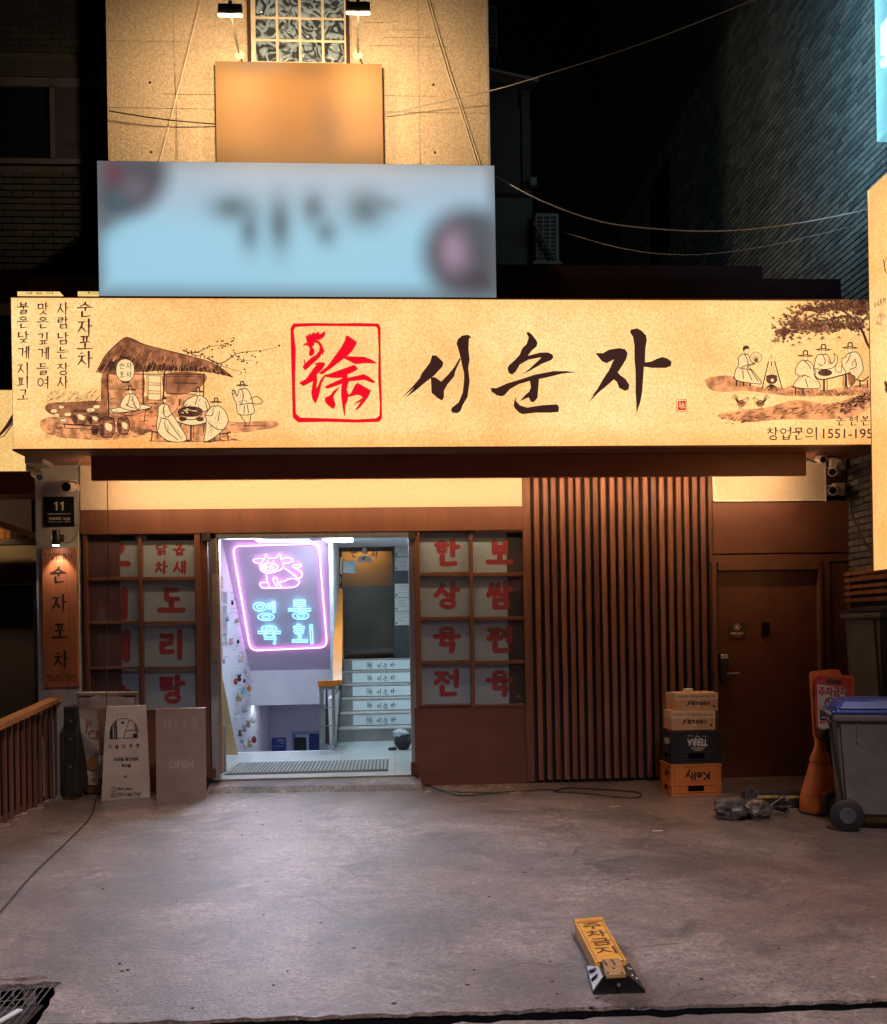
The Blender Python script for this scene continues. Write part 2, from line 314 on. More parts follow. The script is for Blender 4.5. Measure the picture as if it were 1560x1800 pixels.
# ================================================================== GROUND
def ground_material():
    m = bpy.data.materials.new('worn_concrete'); m.use_nodes = True; t = m.node_tree; L = t.links.new; b = t.nodes['Principled BSDF']; N = t.nodes.new
    tc = N('ShaderNodeTexCoord')
    def noise(sc, det=5, st=(1, 1, 1), rough=.6, dist=0):
        mp = N('ShaderNodeMapping'); mp.inputs['Scale'].default_value = st; L(tc.outputs['Object'], mp.inputs[0])
        n = N('ShaderNodeTexNoise'); n.inputs['Scale'].default_value = sc; n.inputs['Detail'].default_value = det; n.inputs['Roughness'].default_value = rough; n.inputs['Distortion'].default_value = dist
        L(mp.outputs[0], n.inputs['Vector']); return n.outputs['Fac']
    def ramp(f, a, b_, c0, c1):
        r = N('ShaderNodeValToRGB'); r.color_ramp.elements[0].position = a; r.color_ramp.elements[1].position = b_
        r.color_ramp.elements[0].color = (*c0, 1); r.color_ramp.elements[1].color = (*c1, 1); L(f, r.inputs[0]); return r.outputs[0]
    def mix(f, a, b_, mode='MIX', k=None):
        x = N('ShaderNodeMix'); x.data_type = 'RGBA'; x.blend_type = mode
        if k is not None: x.inputs[0].default_value = k
        else: L(f, x.inputs[0])
        L(a, x.inputs[6]); L(b_, x.inputs[7]); return x.outputs[2]
    base = ramp(noise(.8, 7, (1, 1, 1), .66, .5), .40, .60, (.46, .375, .345), (.15, .112, .10))
    mott = ramp(noise(5, 8, (1, 1.5, 1), .78), .36, .66, (1.3, 1.28, 1.26), (.42, .40, .39))
    c = mix(None, base, mott, 'MULTIPLY', .85)
    fine = ramp(noise(26, 4, (1, 1.2, 1), .72, 1.6), .38, .62, (1.7, 1.68, 1.66), (.30, .29, .29))
    c = mix(None, c, fine, 'MULTIPLY', .95)
    rust = ramp(noise(.6, 5), .46, .62, (0, 0, 0), (1, 1, 1)); rc = ramp(noise(9, 4), .3, .7, (.30, .15, .08), (.16, .09, .055))
    c = mix(rust, c, rc) if False else mix(rust, c, mix(None, c, rc, 'MIX', .5))
    oil = ramp(noise(1.9, 7, (1, 1, 1), .72, .6), .53, .64, (1, 1, 1), (.26, .23, .22)); c = mix(None, c, oil, 'MULTIPLY', .8)
    vo = N('ShaderNodeTexVoronoi'); vo.feature = 'DISTANCE_TO_EDGE'; vo.inputs['Scale'].default_value = .55; wn = N('ShaderNodeTexNoise'); wn.inputs['Scale'].default_value = 3; wn.inputs['Detail'].default_value = 6; L(tc.outputs['Object'], wn.inputs['Vector']); wm = N('ShaderNodeMix'); wm.data_type = 'RGBA'; wm.inputs[0].default_value = .22; L(tc.outputs['Object'], wm.inputs[6]); L(wn.outputs['Color'], wm.inputs[7]); L(wm.outputs[2], vo.inputs['Vector'])
    ck = ramp(vo.outputs['Distance'], .0, .006, (.3, .28, .27), (1, 1, 1)); cm_ = noise(.9, 2); ckm = ramp(cm_, .5, .56, (0, 0, 0), (1, 1, 1)); one = N('ShaderNodeRGB'); one.outputs[0].default_value = (1, 1, 1, 1); c = mix(None, c, mix(ckm, one.outputs[0], ck), 'MULTIPLY', 1.0)
    spots = ramp(noise(17, 2, (1, 1, 1), .4), .745, .765, (0, 0, 0), (1, 1, 1)); dk = ramp(noise(3), 0, 1, (.03, .02, .02), (.05, .04, .04))
    c = mix(spots, c, dk)
    # wrung-out red tint stain near the bins, worn into the slab
    g = N('ShaderNodeVectorMath'); g.operation = 'DISTANCE'; st_ = G(1500, 1560); g.inputs[1].default_value = (st_.x, st_.y, 0); L(tc.outputs['Object'], g.inputs[0])
    mr = N('ShaderNodeMapRange'); mr.inputs['From Min'].default_value = .1; mr.inputs['From Max'].default_value = 1.0; mr.inputs['To Min'].default_value = .75; mr.inputs['To Max'].default_value = 0; mr.interpolation_type = 'SMOOTHSTEP'; L(g.outputs['Value'], mr.inputs[0])
    mm = N('ShaderNodeMath'); mm.operation = 'MULTIPLY'; L(mr.outputs[0], mm.inputs[0]); L(noise(4, 6), mm.inputs[1])
    red = N('ShaderNodeRGB'); red.outputs[0].default_value = (.20, .05, .025, 1); c = mix(mm.outputs[0], c, red.outputs[0])
    L(c, b.inputs['Base Color'])
    rr = N('ShaderNodeMapRange'); rr.inputs['To Min'].default_value = .24; rr.inputs['To Max'].default_value = .5; L(noise(2.5, 5), rr.inputs[0]); L(rr.outputs[0], b.inputs['Roughness'])
    b.inputs['Specular IOR Level'].default_value = .9; b.inputs['Coat Weight'].default_value = .95; b.inputs['Coat Roughness'].default_value = .3; b.inputs['Coat IOR'].default_value = 1.75
    b1 = N('ShaderNodeBump'); b1.inputs['Strength'].default_value = 1.0; b1.inputs['Distance'].default_value = .05; L(noise(40, 5, (1, 1.5, 1), .68, 1.3), b1.inputs['Height'])
    b2 = N('ShaderNodeBump'); b2.inputs['Strength'].default_value = .5; b2.inputs['Distance'].default_value = .05; L(noise(2.2, 3), b2.inputs['Height']); L(b1.outputs[0], b2.inputs['Normal'])
    b3 = N('ShaderNodeBump'); b3.inputs['Strength'].default_value = .6; b3.inputs['Distance'].default_value = .006; L(noise(90, 3, (1, 1.4, 1), .7), b3.inputs['Height']); L(b2.outputs[0], b3.inputs['Normal'])
    L(b3.outputs[0], b.inputs['Normal']); bc_ = N('ShaderNodeBump'); bc_.inputs['Strength'].default_value = .8; bc_.inputs['Distance'].default_value = .03; L(noise(42, 4, (1, 1.5, 1), .6, 1.3), bc_.inputs['Height']); L(bc_.outputs[0], b.inputs['Coat Normal']); return m
GM = ground_material()
asph = mat('asphalt', (.05, .048, .047), (.035, .034, .034), scale=30, rough=.8, bump=.4)
# rail line / pit edge on the left
RF, RN = G(112, 1393), G(0, 1451); rdir = (RN-RF).normalized()
RE = RF + rdir*3.1
def jag(a, b, n, amp, rg):
    out = [a]
    for i in range(1, n):
        p = a.lerp(b, i/n); d = (b-a).normalized().cross(Vector((0, 0, 1))); out.append(p+d*rg.uniform(-amp, amp))
    return out+[b]
g_ = random.Random(3)
c0, c1 = G(540, 1796), G(1560, 1762); cdir = (c1-c0).normalized()
CL, CR = c0-cdir*1.05, c1+cdir*4
n1, n2 = G(109, 1727), G(62, 1803)
slab = jag(Vector((RF.x, .02, 0)), RF+rdir*.1, 3, .01, g_)+jag(RF+rdir*.12, RE, 26, .022, g_)
slab += [Vector((-9, RE.y, 0)), Vector((-9, n1.y+.03, 0))]
nl = G(-60, 1731)
slab += jag(Vector((nl.x, nl.y, 0)), n1, 14, .02, g_)+jag(n1, n2, 7, .018, g_)[1:]
slab += jag(Vector((n2.x+.02, CL.y+.06, 0)), CR, 150, .013, g_)
slab += [Vector((4.6, .02, 0))]
M().slab(slab, Vector((0, 0, -.09))).obj('concrete_yard', GM, kind='structure')
near = jag(CL+Vector((-.35, -.02, 0)), CR+Vector((0, -.02, 0)), 150, .013, g_)+[Vector((9, -30, 0)), Vector((-9, -30, 0)), Vector((-9, -5.6, 0))]
near = [Vector((p.x, p.y-.026, -.004)) for p in near]
M().slab(near, Vector((0, 0, -.09))).obj('concrete_pavement', GM, kind='structure')
M().box(-9, 9, CL.y-.3, CR.y+.3, -.08, -.016).obj('joint_dark_filler', mat('joint_dark_filler', (.008, .008, .009), rough=.95), kind='structure') if False else None
jd = M(); jn = (CR-CL).normalized().cross(Vector((0, 0, 1))); jd.slab([CL+jn*.07+Vector((0, 0, -.014)), CR+jn*.07+Vector((0, 0, -.014)), CR-jn*.05+Vector((0, 0, -.014)), CL-jn*.05+Vector((0, 0, -.014))], Vector((0, 0, -.05))); jd.obj('joint_dark_filler', mat('joint_dark_filler', (.003, .003, .0035), rough=1, spec=0), kind='structure')  # near-black filler stands in for the shade down the slab joint
# wide asphalt sheet to the horizon, with the basement light-well left out
xe = -3.2
ms = M()
for x0, x1, y0, y1 in ((-150, -14, -150, 150), (14, 150, -150, 150), (-14, 14, -150, -3.6), (-14, 14, 12, 150), (-3.55, 14, -3.6, 1.6)):
    ms.quad((x0, y0, -.094), (x1, y0, -.094), (x1, y1, -.094), (x0, y1, -.094))
ms.obj('ground', asph, kind='structure')
pitm = mat('light_well_concrete', (.06, .062, .1), (.035, .036, .06), scale=2, rough=.8)
mp_ = M().box(-14, -3.0, -3.6, 1.6, -2.6, -2.5)
mp_.quad((-3.55, -3.6, -.1), (-3.55, 1.6, -.1), (-3.55, 1.6, -2.5), (-3.55, -3.6, -2.5)); mp_.quad((-14, -3.6, -.1), (-3.55, -3.6, -.1), (-3.55, -3.6, -2.5), (-14, -3.6, -2.5))
mp_.obj('light_well_floor', pitm, kind='structure')
# raised rough threshold in front of the entrance
th = jag(G(364, 1393, .012), G(742, 1388, .012), 40, .012, g_); tp = [P(742, 1364, .06), P(364, 1366, .06)]
b_ = M(); top = [Vector((p.x, p.y+.05, .055)) for p in th]; n_ = len(th)
for i in range(n_-1): b_.quad(Vector((th[i].x, th[i].y, -.005)), Vector((th[i+1].x, th[i+1].y, -.005)), top[i+1], top[i]); b_.quad(top[i], top[i+1], Vector((top[i+1].x, .13, .085)), Vector((top[i].x, .13, .085)))
b_.obj('entrance_threshold', GM, kind='structure')
# ---- drain
dz = -.012
at = G(40, 1770)
dr = thing('drain_grate', at, 'rusty black steel drain grate sunk in the broken concrete at lower left', 'drain grate')
dm = mat('drain_bar_steel', (.13, .13, .125), (.07, .065, .06), scale=30, rough=.5, metal=.5)
pit = M().box(nl.x-.6, n1.x-.02, n2.y-.35, n1.y-.005, -.40, -.36)
pit.quad((nl.x-.6, n1.y-.002, -.02), (n1.x, n1.y-.002, -.02), (n1.x, n1.y-.002, -.4), (nl.x-.6, n1.y-.002, -.4)); pit.quad((n1.x-.005, n1.y, -.02), (n1.x-.005, n2.y-.35, -.02), (n1.x-.005, n2.y-.35, -.4), (n1.x-.005, n1.y, -.4))
pit.obj('sump', mat('sump_black', (.002, .002, .002), rough=1, spec=0), dr)
e0, e1 = G(-60, 1748, dz), G(92, 1733, dz); v = (e1-e0)/12; w_ = (G(40, 1800, dz)-G(62, 1736, dz))
w_ = Vector((w_.x*.25, w_.y, 0)).normalized()*.5
for i in range(13):
    a = e0+v*i; l = .5 if i < 10 else .5-(i-9)*.1
    M().tube([a, a+w_*(l/.5)], .0026, 5).obj('bar', dm, dr)
for i in range(5):
    a = e0+w_*(i/4.); b = e1+w_*(i/4.)-(e1-e0)*(.06*i); M().tube([a, b], .003, 5).obj('cross_bar', dm, dr)
st = M(); a, b = G(-6, 1800, .004), G(36, 1776, .004); d = (b-a).normalized().cross(Vector((0, 0, 1)))*.013
st.slab([a-d, b-d, b+d, a+d], Vector((0, 0, .006)))
st.obj('plastic_strip', mat('pale_plastic_strip', (.55, .62, .68), rough=.4), None, label='pale blue white plastic strip lying across the drain grate', category='strip')
# broken concrete lump at the drain edge
lm = M().ball(G(45, 1728, -.02), .1, .035, .03, 12, 7, .25, g_); lm.obj('concrete_chunk', GM, None, smooth=True, label='broken lump of concrete lying along the far edge of the drain grate', category='rubble')
# ---- pit kerb rubble along the rail foot
rb = M()
for i in range(46):
    p = RF+rdir*(i*.065)+Vector((g_.uniform(-.01, .09), g_.uniform(-.02, .03), 0)); s_ = g_.uniform(.012, .045); rb.ball(p, s_*1.4, s_, s_*.55, 7, 5, .3, g_)
rb.obj('crumbled_concrete', mat('crumbled_concrete', (.24, .17, .13), (.13, .1, .09), scale=20, rough=.9), kind='stuff')
# dark pebbles, gum and grit pressed into the slab
gr = M()
for i in range(80):
    px, py = g_.uniform(60, 1560), 1400+390*g_.random(); p = G(px, py, .002); s_ = g_.uniform(.002, .008); gr.ball(p, s_*g_.uniform(1, 1.8), s_, s_*.35, 6, 4, .3, g_)
gr.obj('grit', mat('dark_grit', (.03, .025, .025), (.08, .06, .055), scale=5, rough=.8), kind='stuff')
# litter
lt = M(); lm_ = mat('pale_litter', (.6, .52, .38), (.45, .36, .25), rough=.7)
for i in range(46):
    px, py = g_.uniform(120, 1560), 1395+400*g_.random()**2.2
    p = G(px, py, .003); a = g_.uniform(-.6, .6); l, w2_ = g_.uniform(.004, .016), g_.uniform(.0015, .004)
    d = Vector((math.cos(a), math.sin(a), 0)); e = Vector((-d.y, d.x, 0)); lt.slab([p-d*l-e*w2_, p+d*l-e*w2_, p+d*l+e*w2_, p-d*l+e*w2_], Vector((0, 0, .003)))
lt.obj('scattered_litter', lm_, kind='stuff')
for px, py, l, a, lab in ((150, 1453, .055, -.35, 'pale wood splinter on the ground in front of the white signboards'), (1082, 1418, .05, 0, 'pale chip lying on the ground in front of the slatted wall'), (1157, 1461, .04, 0, 'thin pale stick on the bare concrete below the crate stack'), (752, 1392, .03, .2, 'pale scrap by the right foot of the entrance')):
    p = G(px, py, .004); d = Vector((math.cos(a), math.sin(a), 0)); e = Vector((-d.y, d.x, 0))*.012
    M().slab([p-d*l-e, p+d*l*.8-e*.6, p+d*l+e*.7, p-d*l+e], Vector((0, 0, .006))).obj('wood_splinter', lm_, label=lab, category='splinter')

# ================================================================== SHOP BUILDING
B = thing('shop_building', (0, 0, 0), 'brown timber fronted pub with lit cove, slatted wall and open entrance', 'building')
creamm = mat('cream_plaster', (.58, .52, .42), (.50, .44, .35), scale=40, rough=.8, bump=.15, bscale=80)
ZS = 3.14
XL, XR = P(140, 900).x, P(1253, 900).x
# pillar
pobj('pillar', 66, 790, 140, 1400, -.02, .5, plast, B)
M().box(P(63, 1300).x, P(145, 1300).x, .02, .3, -.1, .5).obj('plinth', mat('dark_plinth', (.1, .1, .11), rough=.8, bump=.3), B)
# cream strips
cp = pbox(M(), 141, 790, 920, 893, 0, .05).obj('cream_panel', creamm, B)
cp2 = pbox(M(), 1257, 790, 1449, 878, -.012, .05).obj('cream_panel', creamm, B)
tr = M()
for a in ((1253, 790, 1257, 881), (1449, 790, 1452.5, 881), (1257, 877.5, 1449, 881)): pbox(tr, *a, -.018, .02)
tr.obj('panel_trim', mat('pale_trim', (.7, .66, .58), rough=.5), B)
# header
pobj('header_board', 141, 893, 922, 936, -.01, .12, brown, B, .004)
# soffit and valance
xs0, xs1 = P(58, 800, -.55).x, P(1500, 800).x
M().box(xs0, xs1, -.549, .2, ZS, ZS+.05).obj('soffit', beamm, B)
zb = P(780, 840, -.45).z
vb = M().box(P(160, 820, -.45).x, P(1418, 820, -.45).x, -.45, -.40, zb, ZS-.001, .003).obj('valance_board', beamm, B)
# LED strip behind the valance: warm
led = mat('warm_led', (.9, .7, .4), emi=(1.0, .62, .30), es=78, rough=.5)
xa, xb = P(164, 840, -.4).x, P(1412, 840, -.4).x
M().box(xa, xb, -.392, -.375, zb+.012, zb+.032).obj('led_strip', led, B)
# wall behind the right end and upper band hidden by the sign
M().box(-3.45, P(1490, 700).x, .06, .35, ZS+.05, 4.98).obj('parapet', mat('maroon_parapet', (.022, .008, .010), (.014, .006, .008), rough=.95, spec=.05), B)
M().box(P(1452, 800).x, P(1484, 800).x, -.02, .3, P(1470, 872).z, ZS).obj('corner_column', mat('dark_column', (.035, .018, .018), rough=.6), B)
# right wall round the staff door
pobj('wall_panel', 1253, 881, 1494, 972, 0, .08, brownd, B, .003)
pobj('wall_panel', 1253, 974.5, 1494, 988, .002, .08, brownd, B, .003)
pobj('wall_panel', 1462, 990, 1494, 1400, .004, .08, brownd, B)
pobj('wall_panel', 1452.5, 812, 1453, 881, .0, .08, brownd, B)
fr = M()
for a in ((1255, 988, 1263, 1379), (1443, 988, 1449, 1379), (1263, 988, 1443, 1002)): pbox(fr, *a, -.035, .06, .003)
pbox(fr, 1449.5, 985, 1462, 1379, -.018, .06, .003)
fr.obj('door_frame', brown, B)
dr_ = pbox(M(), 1263.5, 1003, 1442.5, 1377, .03, .07, .002).obj('staff_door', mat('staff_door_steel', (.17, .062, .043), (.125, .045, .032), scale=3, rough=.38, bump=.03, rvar=.08), B)
pobj('door_step', 1262, 1379, 1450, 1394, -.16, .3, mat('step_concrete', (.30, .25, .2), (.2, .16, .13), scale=9, rough=.8, bump=.3), B)
# lock, sign, bell
sf = SY(-.03)
lk = pbox(M(), 1266.5, 1149, 1281.5, 1196, -.02, .03, .006).obj('door_lock', mat('lock_body', (.045, .045, .05), rough=.15, coat=1), dr_, smooth=False)
hd = M(); a = P(1280, 1184.5, -.03); hd.tube([a+Vector((0, .04, 0)), a, a+Vector((.11, 0, .0))], .011, 10); hd.obj('lever_handle', mat('dark_lever', (.22, .2, .19), rough=.35), dr_, smooth=True)
pobj('lock_cap', 1267.5, 1150, 1280.5, 1158, -.024, .0, mat('chrome', (.7, .66, .6), rough=.3, metal=.4), dr_, .003)
sg = pbox(M(), 1281, 1093, 1311, 1122, .022, .03, .001).obj('staff_only_plate', mat('plate_maroon', (.09, .045, .05), rough=.4), dr_)
s_ = SY(.022); mm_ = M()
text(mm_, 'STAFF ONLY', 1285, 1111.5, 1307, 1115.5, s_, .0015, bold=.25); text(mm_, 'AUTHORIZED', 1289.5, 1118, 1302.5, 1119.5, s_, .0015)
cc = [(1296+5.6*math.cos(k*math.pi/10), 1102+5.6*math.sin(k*math.pi/10)) for k in range(21)]
for i in range(20): stroke(mm_, [cc[i], cc[i+1]], .8, s_, .0015, dot=False)
poly(mm_, [(1296, 1097.5), (1298.5, 1101), (1299.2, 1104), (1297.6, 1106), (1296, 1103.2), (1294.5, 1106), (1292.8, 1104), (1293.6, 1101)], s_, .0015)
mm_.obj('lettering', mat('plate_print', (.85, .75, .7), rough=.5), dr_)
pobj('door_viewer', 1341, 1094, 1354, 1119, -.0, .03, lens, dr_, .006)
# ---------------- slatted wall
sw = M().box(P(922, 1100).x, P(1254, 1100).x, .03, .08, 0.0, ZS).obj('slat_backing', darkback, B)
fr = M(); x0 = P(922, 1100).x; x1 = P(936.5, 1100).x
M().box(x0, x1-.004, -.012, .03, 0.012, ZS-.002, .003).obj('slat_frame', slatm2, sw); M().box(P(1246.5, 1000).x, P(1253, 1000).x, -.012, .03, .012, ZS-.002, .003).obj('slat_frame', slatm2, sw)
xs = P(943, 1100).x; xe_ = P(1242, 1100).x; n = 21; pitch = (xe_-xs)/(n-1+.6)
me_s = [M().box(-.024, .024, -.03, .03, 0, ZS-.04, .003).mesh('slat', mm) for mm in (slatm, slatm2)]
for i in range(n):
    o = sub('slat', me_s[rnd.random() < .4], sw, (xs+pitch*(i+.3)+rnd.uniform(-.004, .004), rnd.uniform(-.004, .004), .03)); o.rotation_euler = (0, rnd.uniform(-.002, .002), 0)

# ---------------- windows
glassm = mat('window_glass', (.25, .27, .28), rough=.04, alpha=.10, coat=.6)
filmm = mat('frosted_window_film', (.38, .52, .68), (.33, .45, .59), scale=2, rough=.4, bump=.02)
curt = mat('maroon_curtain', (.085, .016, .034), (.06, .011, .024), scale=4, st=(6, 1, .3), rough=.8)
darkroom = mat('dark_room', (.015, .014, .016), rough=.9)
def window(cols, rows, L0, T0, R0, Bt, lowbot, Yf):
    """framed shop window: outer rectangle, column and row edges of the panes, plinth panel down to lowbot"""
    f = M()
    ys = [T0]+[y for r in rows for y in r]+[Bt]; xs_ = [L0]+[x for c in cols for x in c]+[R0]
    for i in range(0, len(xs_), 2): pbox(f, xs_[i], T0, xs_[i+1], Bt, Yf-(.02 if i in (0, len(xs_)-2) else .0), Yf+.05, .003)
    w = f.obj('window', brown, B)
    for i in range(0, len(ys), 2):
        for c in cols:
            pbox(M(), c[0], ys[i], c[1], ys[i+1], Yf+(-.018 if i in (0, len(ys)-2) else .004), Yf+.045, .002).obj('muntin', brown, w)
    for c in cols:
        for r in rows: pbox(M(), c[0]-1, r[0]-1, c[1]+1, r[1]+1, Yf+.022, Yf+.027).obj('pane', glassm, w)
    pbox(M(), L0, Bt+.5, R0, lowbot, Yf-.012, Yf+.05, .004).obj('lower_panel', brownd, w)
    return w
rows_l = [(940, 1014), (1020, 1092), (1097, 1172), (1177, 1247)]
wl = window([(155, 244.5), (251.5, 344)], rows_l, 148, 937, 354, 1250, 1392, .02)
rows_r = [(935.5, 1006), (1013, 1084), (1090, 1161), (1167, 1238)]
wr = window([(740, 827), (833.5, 923)], rows_r, 730, 932, 936, 1242, 1379, .02)
# frosted film, curtain and red lettering behind the panes
pobj('film', 213, 950, 346, 1250, .075, .08, filmm, wl); pobj('curtain', 152, 938, 212, 1252, .055, .068, curt, wl)
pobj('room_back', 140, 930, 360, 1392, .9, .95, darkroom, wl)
pobj('film', 738, 936, 893, 1240, .075, .08, filmm, wr); pobj('curtain', 893, 936, 926, 1240, .16, .2, curt, wr)
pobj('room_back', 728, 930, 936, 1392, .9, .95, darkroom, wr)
sfl = SY(.074); sc_ = SY(.099)
def redword(par, ch, cx, cy, w, h, wh=9, wv=10.5, sf=sfl, m=redlet):
    q = M(); brush(q, ch, cx, cy, w, h, sf, wh, wv, .001); q.obj('red_letter', m, par)
for ch, x, y, s_ in (('닭', 284, 966, 19), ('곱', 315, 966, 19), ('차', 284, 997, 21), ('새', 316, 997, 21)): redword(wl, ch, x, y, s_, s_*.98, 3.6, 4)
for ch, y in (('도', 1056), ('리', 1133), ('탕', 1212)): redword(wl, ch, 302, y, 42, 45, 8.5, 9.5)
for ch, y in (('오', 974), ('미', 1060), ('개', 1135), ('수', 1210)): redword(wl, ch, 204, y, 44, 46, 10, 12, sfl)
for chs, x in (('한상육전', 786), ('보쌈편육', 879)):
    for ch, y in zip(chs, (972, 1047, 1124, 1201)): redword(wr, ch, x, y, 42, 43, 8, 9.5)
# shelf glow behind right window (cups)
cu = M(); a = P(912, 1231, .2); cu.lathe([(.03, 0), (.045, .03), (.045, .05)], a, 16); cu.obj('steel_bowl', steel, None, smooth=True, label='small steel bowl behind the lower right pane of the right window', category='bowl')

# ---------------- entrance doorway frame
dw = M()
pbox(dw, 355, 937, 368, 1366, .03, .09, .002); dw.obj('door_post', brown, B)
pobj('aluminium_jamb', 369.5, 936, 384, 1372, .0, .10, alu, B, .003)
pobj('aluminium_jamb', 721, 937, 734.5, 1360, .02, .10, alu, B, .003)
pobj('aluminium_head', 369, 935.2, 734, 945, .0, .10, alu, B, .002)
pobj('post_cap', 355, 935.5, 370, 951, -.014, .1, mat('dark_cap', (.03, .02, .02), rough=.5), B, .002); pobj('post_cap', 719, 936, 731, 949, -.014, .1, MATS['dark_cap'], B, .002)
pobj('post_foot', 364, 1352, 379, 1368, -.03, .06, mat('foot_brown', (.10, .032, .02), rough=.5), B, .002); pobj('post_foot', 723, 1340, 737, 1362, -.02, .06, MATS['foot_brown'], B, .002)
pobj('wood_stile', 384.5, 946, 388.5, 1360, .03, .10, mat('pale_wood', (.32, .2, .12), (.24, .15, .09), scale=4, st=(3, 3, .3), rough=.5), B)

# ================================================================== ENTRANCE HALL
H = thing('entrance_hall', (-1.5, 2, 0), 'bright white stair hall seen through the open doorway', 'hall')
FZ = .10
yL, yR = G(500, 1321, FZ).y, G(650, 1303, FZ).y
aL, bL = P(395, 1100, 3.1), P(438.5, 1100, 4.55); lw = Surf(aL, (bL-aL).cross(Vector((0, 0, 1)))); ldir = (bL-aL).normalized()
def onL(y): return aL+ldir*((y-aL.y)/ldir.y)
xW = P(592, 1100, 4.045).x        # edge between stair well and stair
xRt = P(721.5, 1100, 4.3).x
CZ = 2.74
w_ = M(); p, q = onL(.1), onL(6.0); off = lw.n*-.1
w_.hexa([Vector((p.x, p.y, CZ)), Vector((q.x, q.y, CZ)), Vector((q.x, q.y, -2)), Vector((p.x, p.y, -2))], [Vector((p.x, p.y, CZ))+off, Vector((q.x, q.y, CZ))+off, Vector((q.x, q.y, -2))+off, Vector((p.x, p.y, -2))+off]).obj('hall_wall', whitep, H)
M().box(xRt, xRt+.1, .1, 4.4, -.1, CZ).obj('hall_wall', whitep, H)
M().box(-3.3, xRt+.1, .1, 4.4, CZ, CZ+.08).obj('hall_ceiling', whitep, H)
# front inner return wall behind the windows so light does not leak
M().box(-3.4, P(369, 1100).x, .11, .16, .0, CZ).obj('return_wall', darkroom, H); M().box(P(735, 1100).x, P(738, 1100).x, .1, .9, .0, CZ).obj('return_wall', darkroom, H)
# sloping soffit over the stair going down
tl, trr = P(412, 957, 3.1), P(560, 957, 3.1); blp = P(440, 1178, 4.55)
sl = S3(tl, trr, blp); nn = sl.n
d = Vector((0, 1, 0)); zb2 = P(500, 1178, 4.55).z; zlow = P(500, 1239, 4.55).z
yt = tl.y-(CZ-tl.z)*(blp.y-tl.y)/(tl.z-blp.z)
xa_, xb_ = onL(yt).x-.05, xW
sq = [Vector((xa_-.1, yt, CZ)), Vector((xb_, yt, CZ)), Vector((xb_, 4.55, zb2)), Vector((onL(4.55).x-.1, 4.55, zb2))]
M().slab(sq, -nn*.06).obj('sloping_soffit', mat('neon_tint_lilac', (.66, .56, .72), (.60, .52, .66), scale=1.2, rough=.55), H)  # lilac holds the neon's pink glow, painted into the base colour
M().box(onL(4.55).x-.1, xW, 4.55, 4.6, zlow, zb2).obj('hall_wall', whitep, H)
lil = mat('basement_wall', (.6, .54, .68), (.52, .47, .6), scale=1.5, rough=.7)
M().box(onL(5.9).x-.3, xW+.1, 5.9, 5.95, -2, zlow).obj('basement_wall', lil, H)
M().box(-3.6, xW+.1, 4.76, 5.9, zlow, zlow+.05).obj('basement_ceiling', lil, H)
M().box(-3.6, xW+.1, yL+.01, 5.9, -2.05, -2).obj('basement_floor', lil, H)
M().box(xW-.02, xW+.05, yL+.3, 5.9, -2, FZ+.6).obj('stair_side_wall', whitep, H)
M().box(xW-.02, xW+.03, 3.0, 4.4, zlow, CZ).obj('stair_side_wall', mat('pale_trim_wall', (.5, .5, .56), rough=.6), H)
# basement door and blue notice
sb = SY(5.9)
bd = pbox(M(), 513, 1286, 562, 1420, 5.87, 5.9).obj('basement_door_frame', mat('blue_grey_frame', (.35, .38, .6), rough=.5), H)
pobj('basement_doorway', 517, 1290, 562, 1420, 5.862, 5.9, mat('indigo', (.03, .04, .2), rough=.6), bd); pobj('basement_glass', 520, 1296, 540, 1420, 5.85, 5.9, blackm, bd); pobj('door_bar', 540, 1292, 544, 1420, 5.84, 5.9, mat('pale_blue_bar', (.4, .6, .75), rough=.5), bd); pobj('door_bar', 519, 1291, 544, 1296, 5.838, 5.9, MATS['pale_blue_bar'], bd)
bl = pbox(M(), 478, 1297, 503, 1330, 5.86, 5.9, .01).obj('notice_board', mat('blue_notice', (.03, .07, .35), rough=.5), None, label='small blue notice with white writing on the lower stairwell wall', category='notice')
q = M(); text(q, 'OPEN', 487, 1299.5, 500, 1303.5, SY(5.858)); text(q, 'studio', 493, 1305, 500, 1307.5, SY(5.858)); stroke(q, [(480, 1312), (500, 1311.5)], .6, SY(5.858)); q.obj('lettering', whitelet, bl)
# ---- floor tiles
tm = mat('hall_tile', (.52, .56, .56), (.45, .5, .5), scale=2, rough=.22, bump=.02); grout = mat('tile_grout', (.25, .26, .26), rough=.8)
M().box(onL(.1).x-.2, xRt, .09, yL-.01, FZ-.08, FZ-.006).obj('hall_floor', grout, kind='structure')
M().box(xW+.06, xRt, yL-.01, yR+.3, FZ-.08, FZ-.006).obj('landing_floor', grout, kind='structure')
hf = bpy.data.objects['hall_floor']
y = .095
while y < yR:
    x = -3.0
    while x < xRt:
        x1, y1 = min(x+.596, xRt), min(y+.596, yR+.02)
        if y < yL and y1 > yL: 
            if x > xW-.3: M().box(max(x, xW+.06), x1, yL, y1, FZ-.006, FZ, .001).obj('floor_tile', tm, hf)
            y1 = yL-.002
        if y >= yL and x1 < xW: x += .6; continue
        xx = x if y < yL else max(x, xW+.06)
        if x1-xx > .03 and y1-y > .02: M().box(xx, x1, y, y1, FZ-.006, FZ, .001).obj('floor_tile', tm, hf)
        x += .6
    y += .6
M().box(onL(yL).x-.1, xW+.05, yL, yL+.04, -.2, FZ).obj('floor_edge', whitep, H)
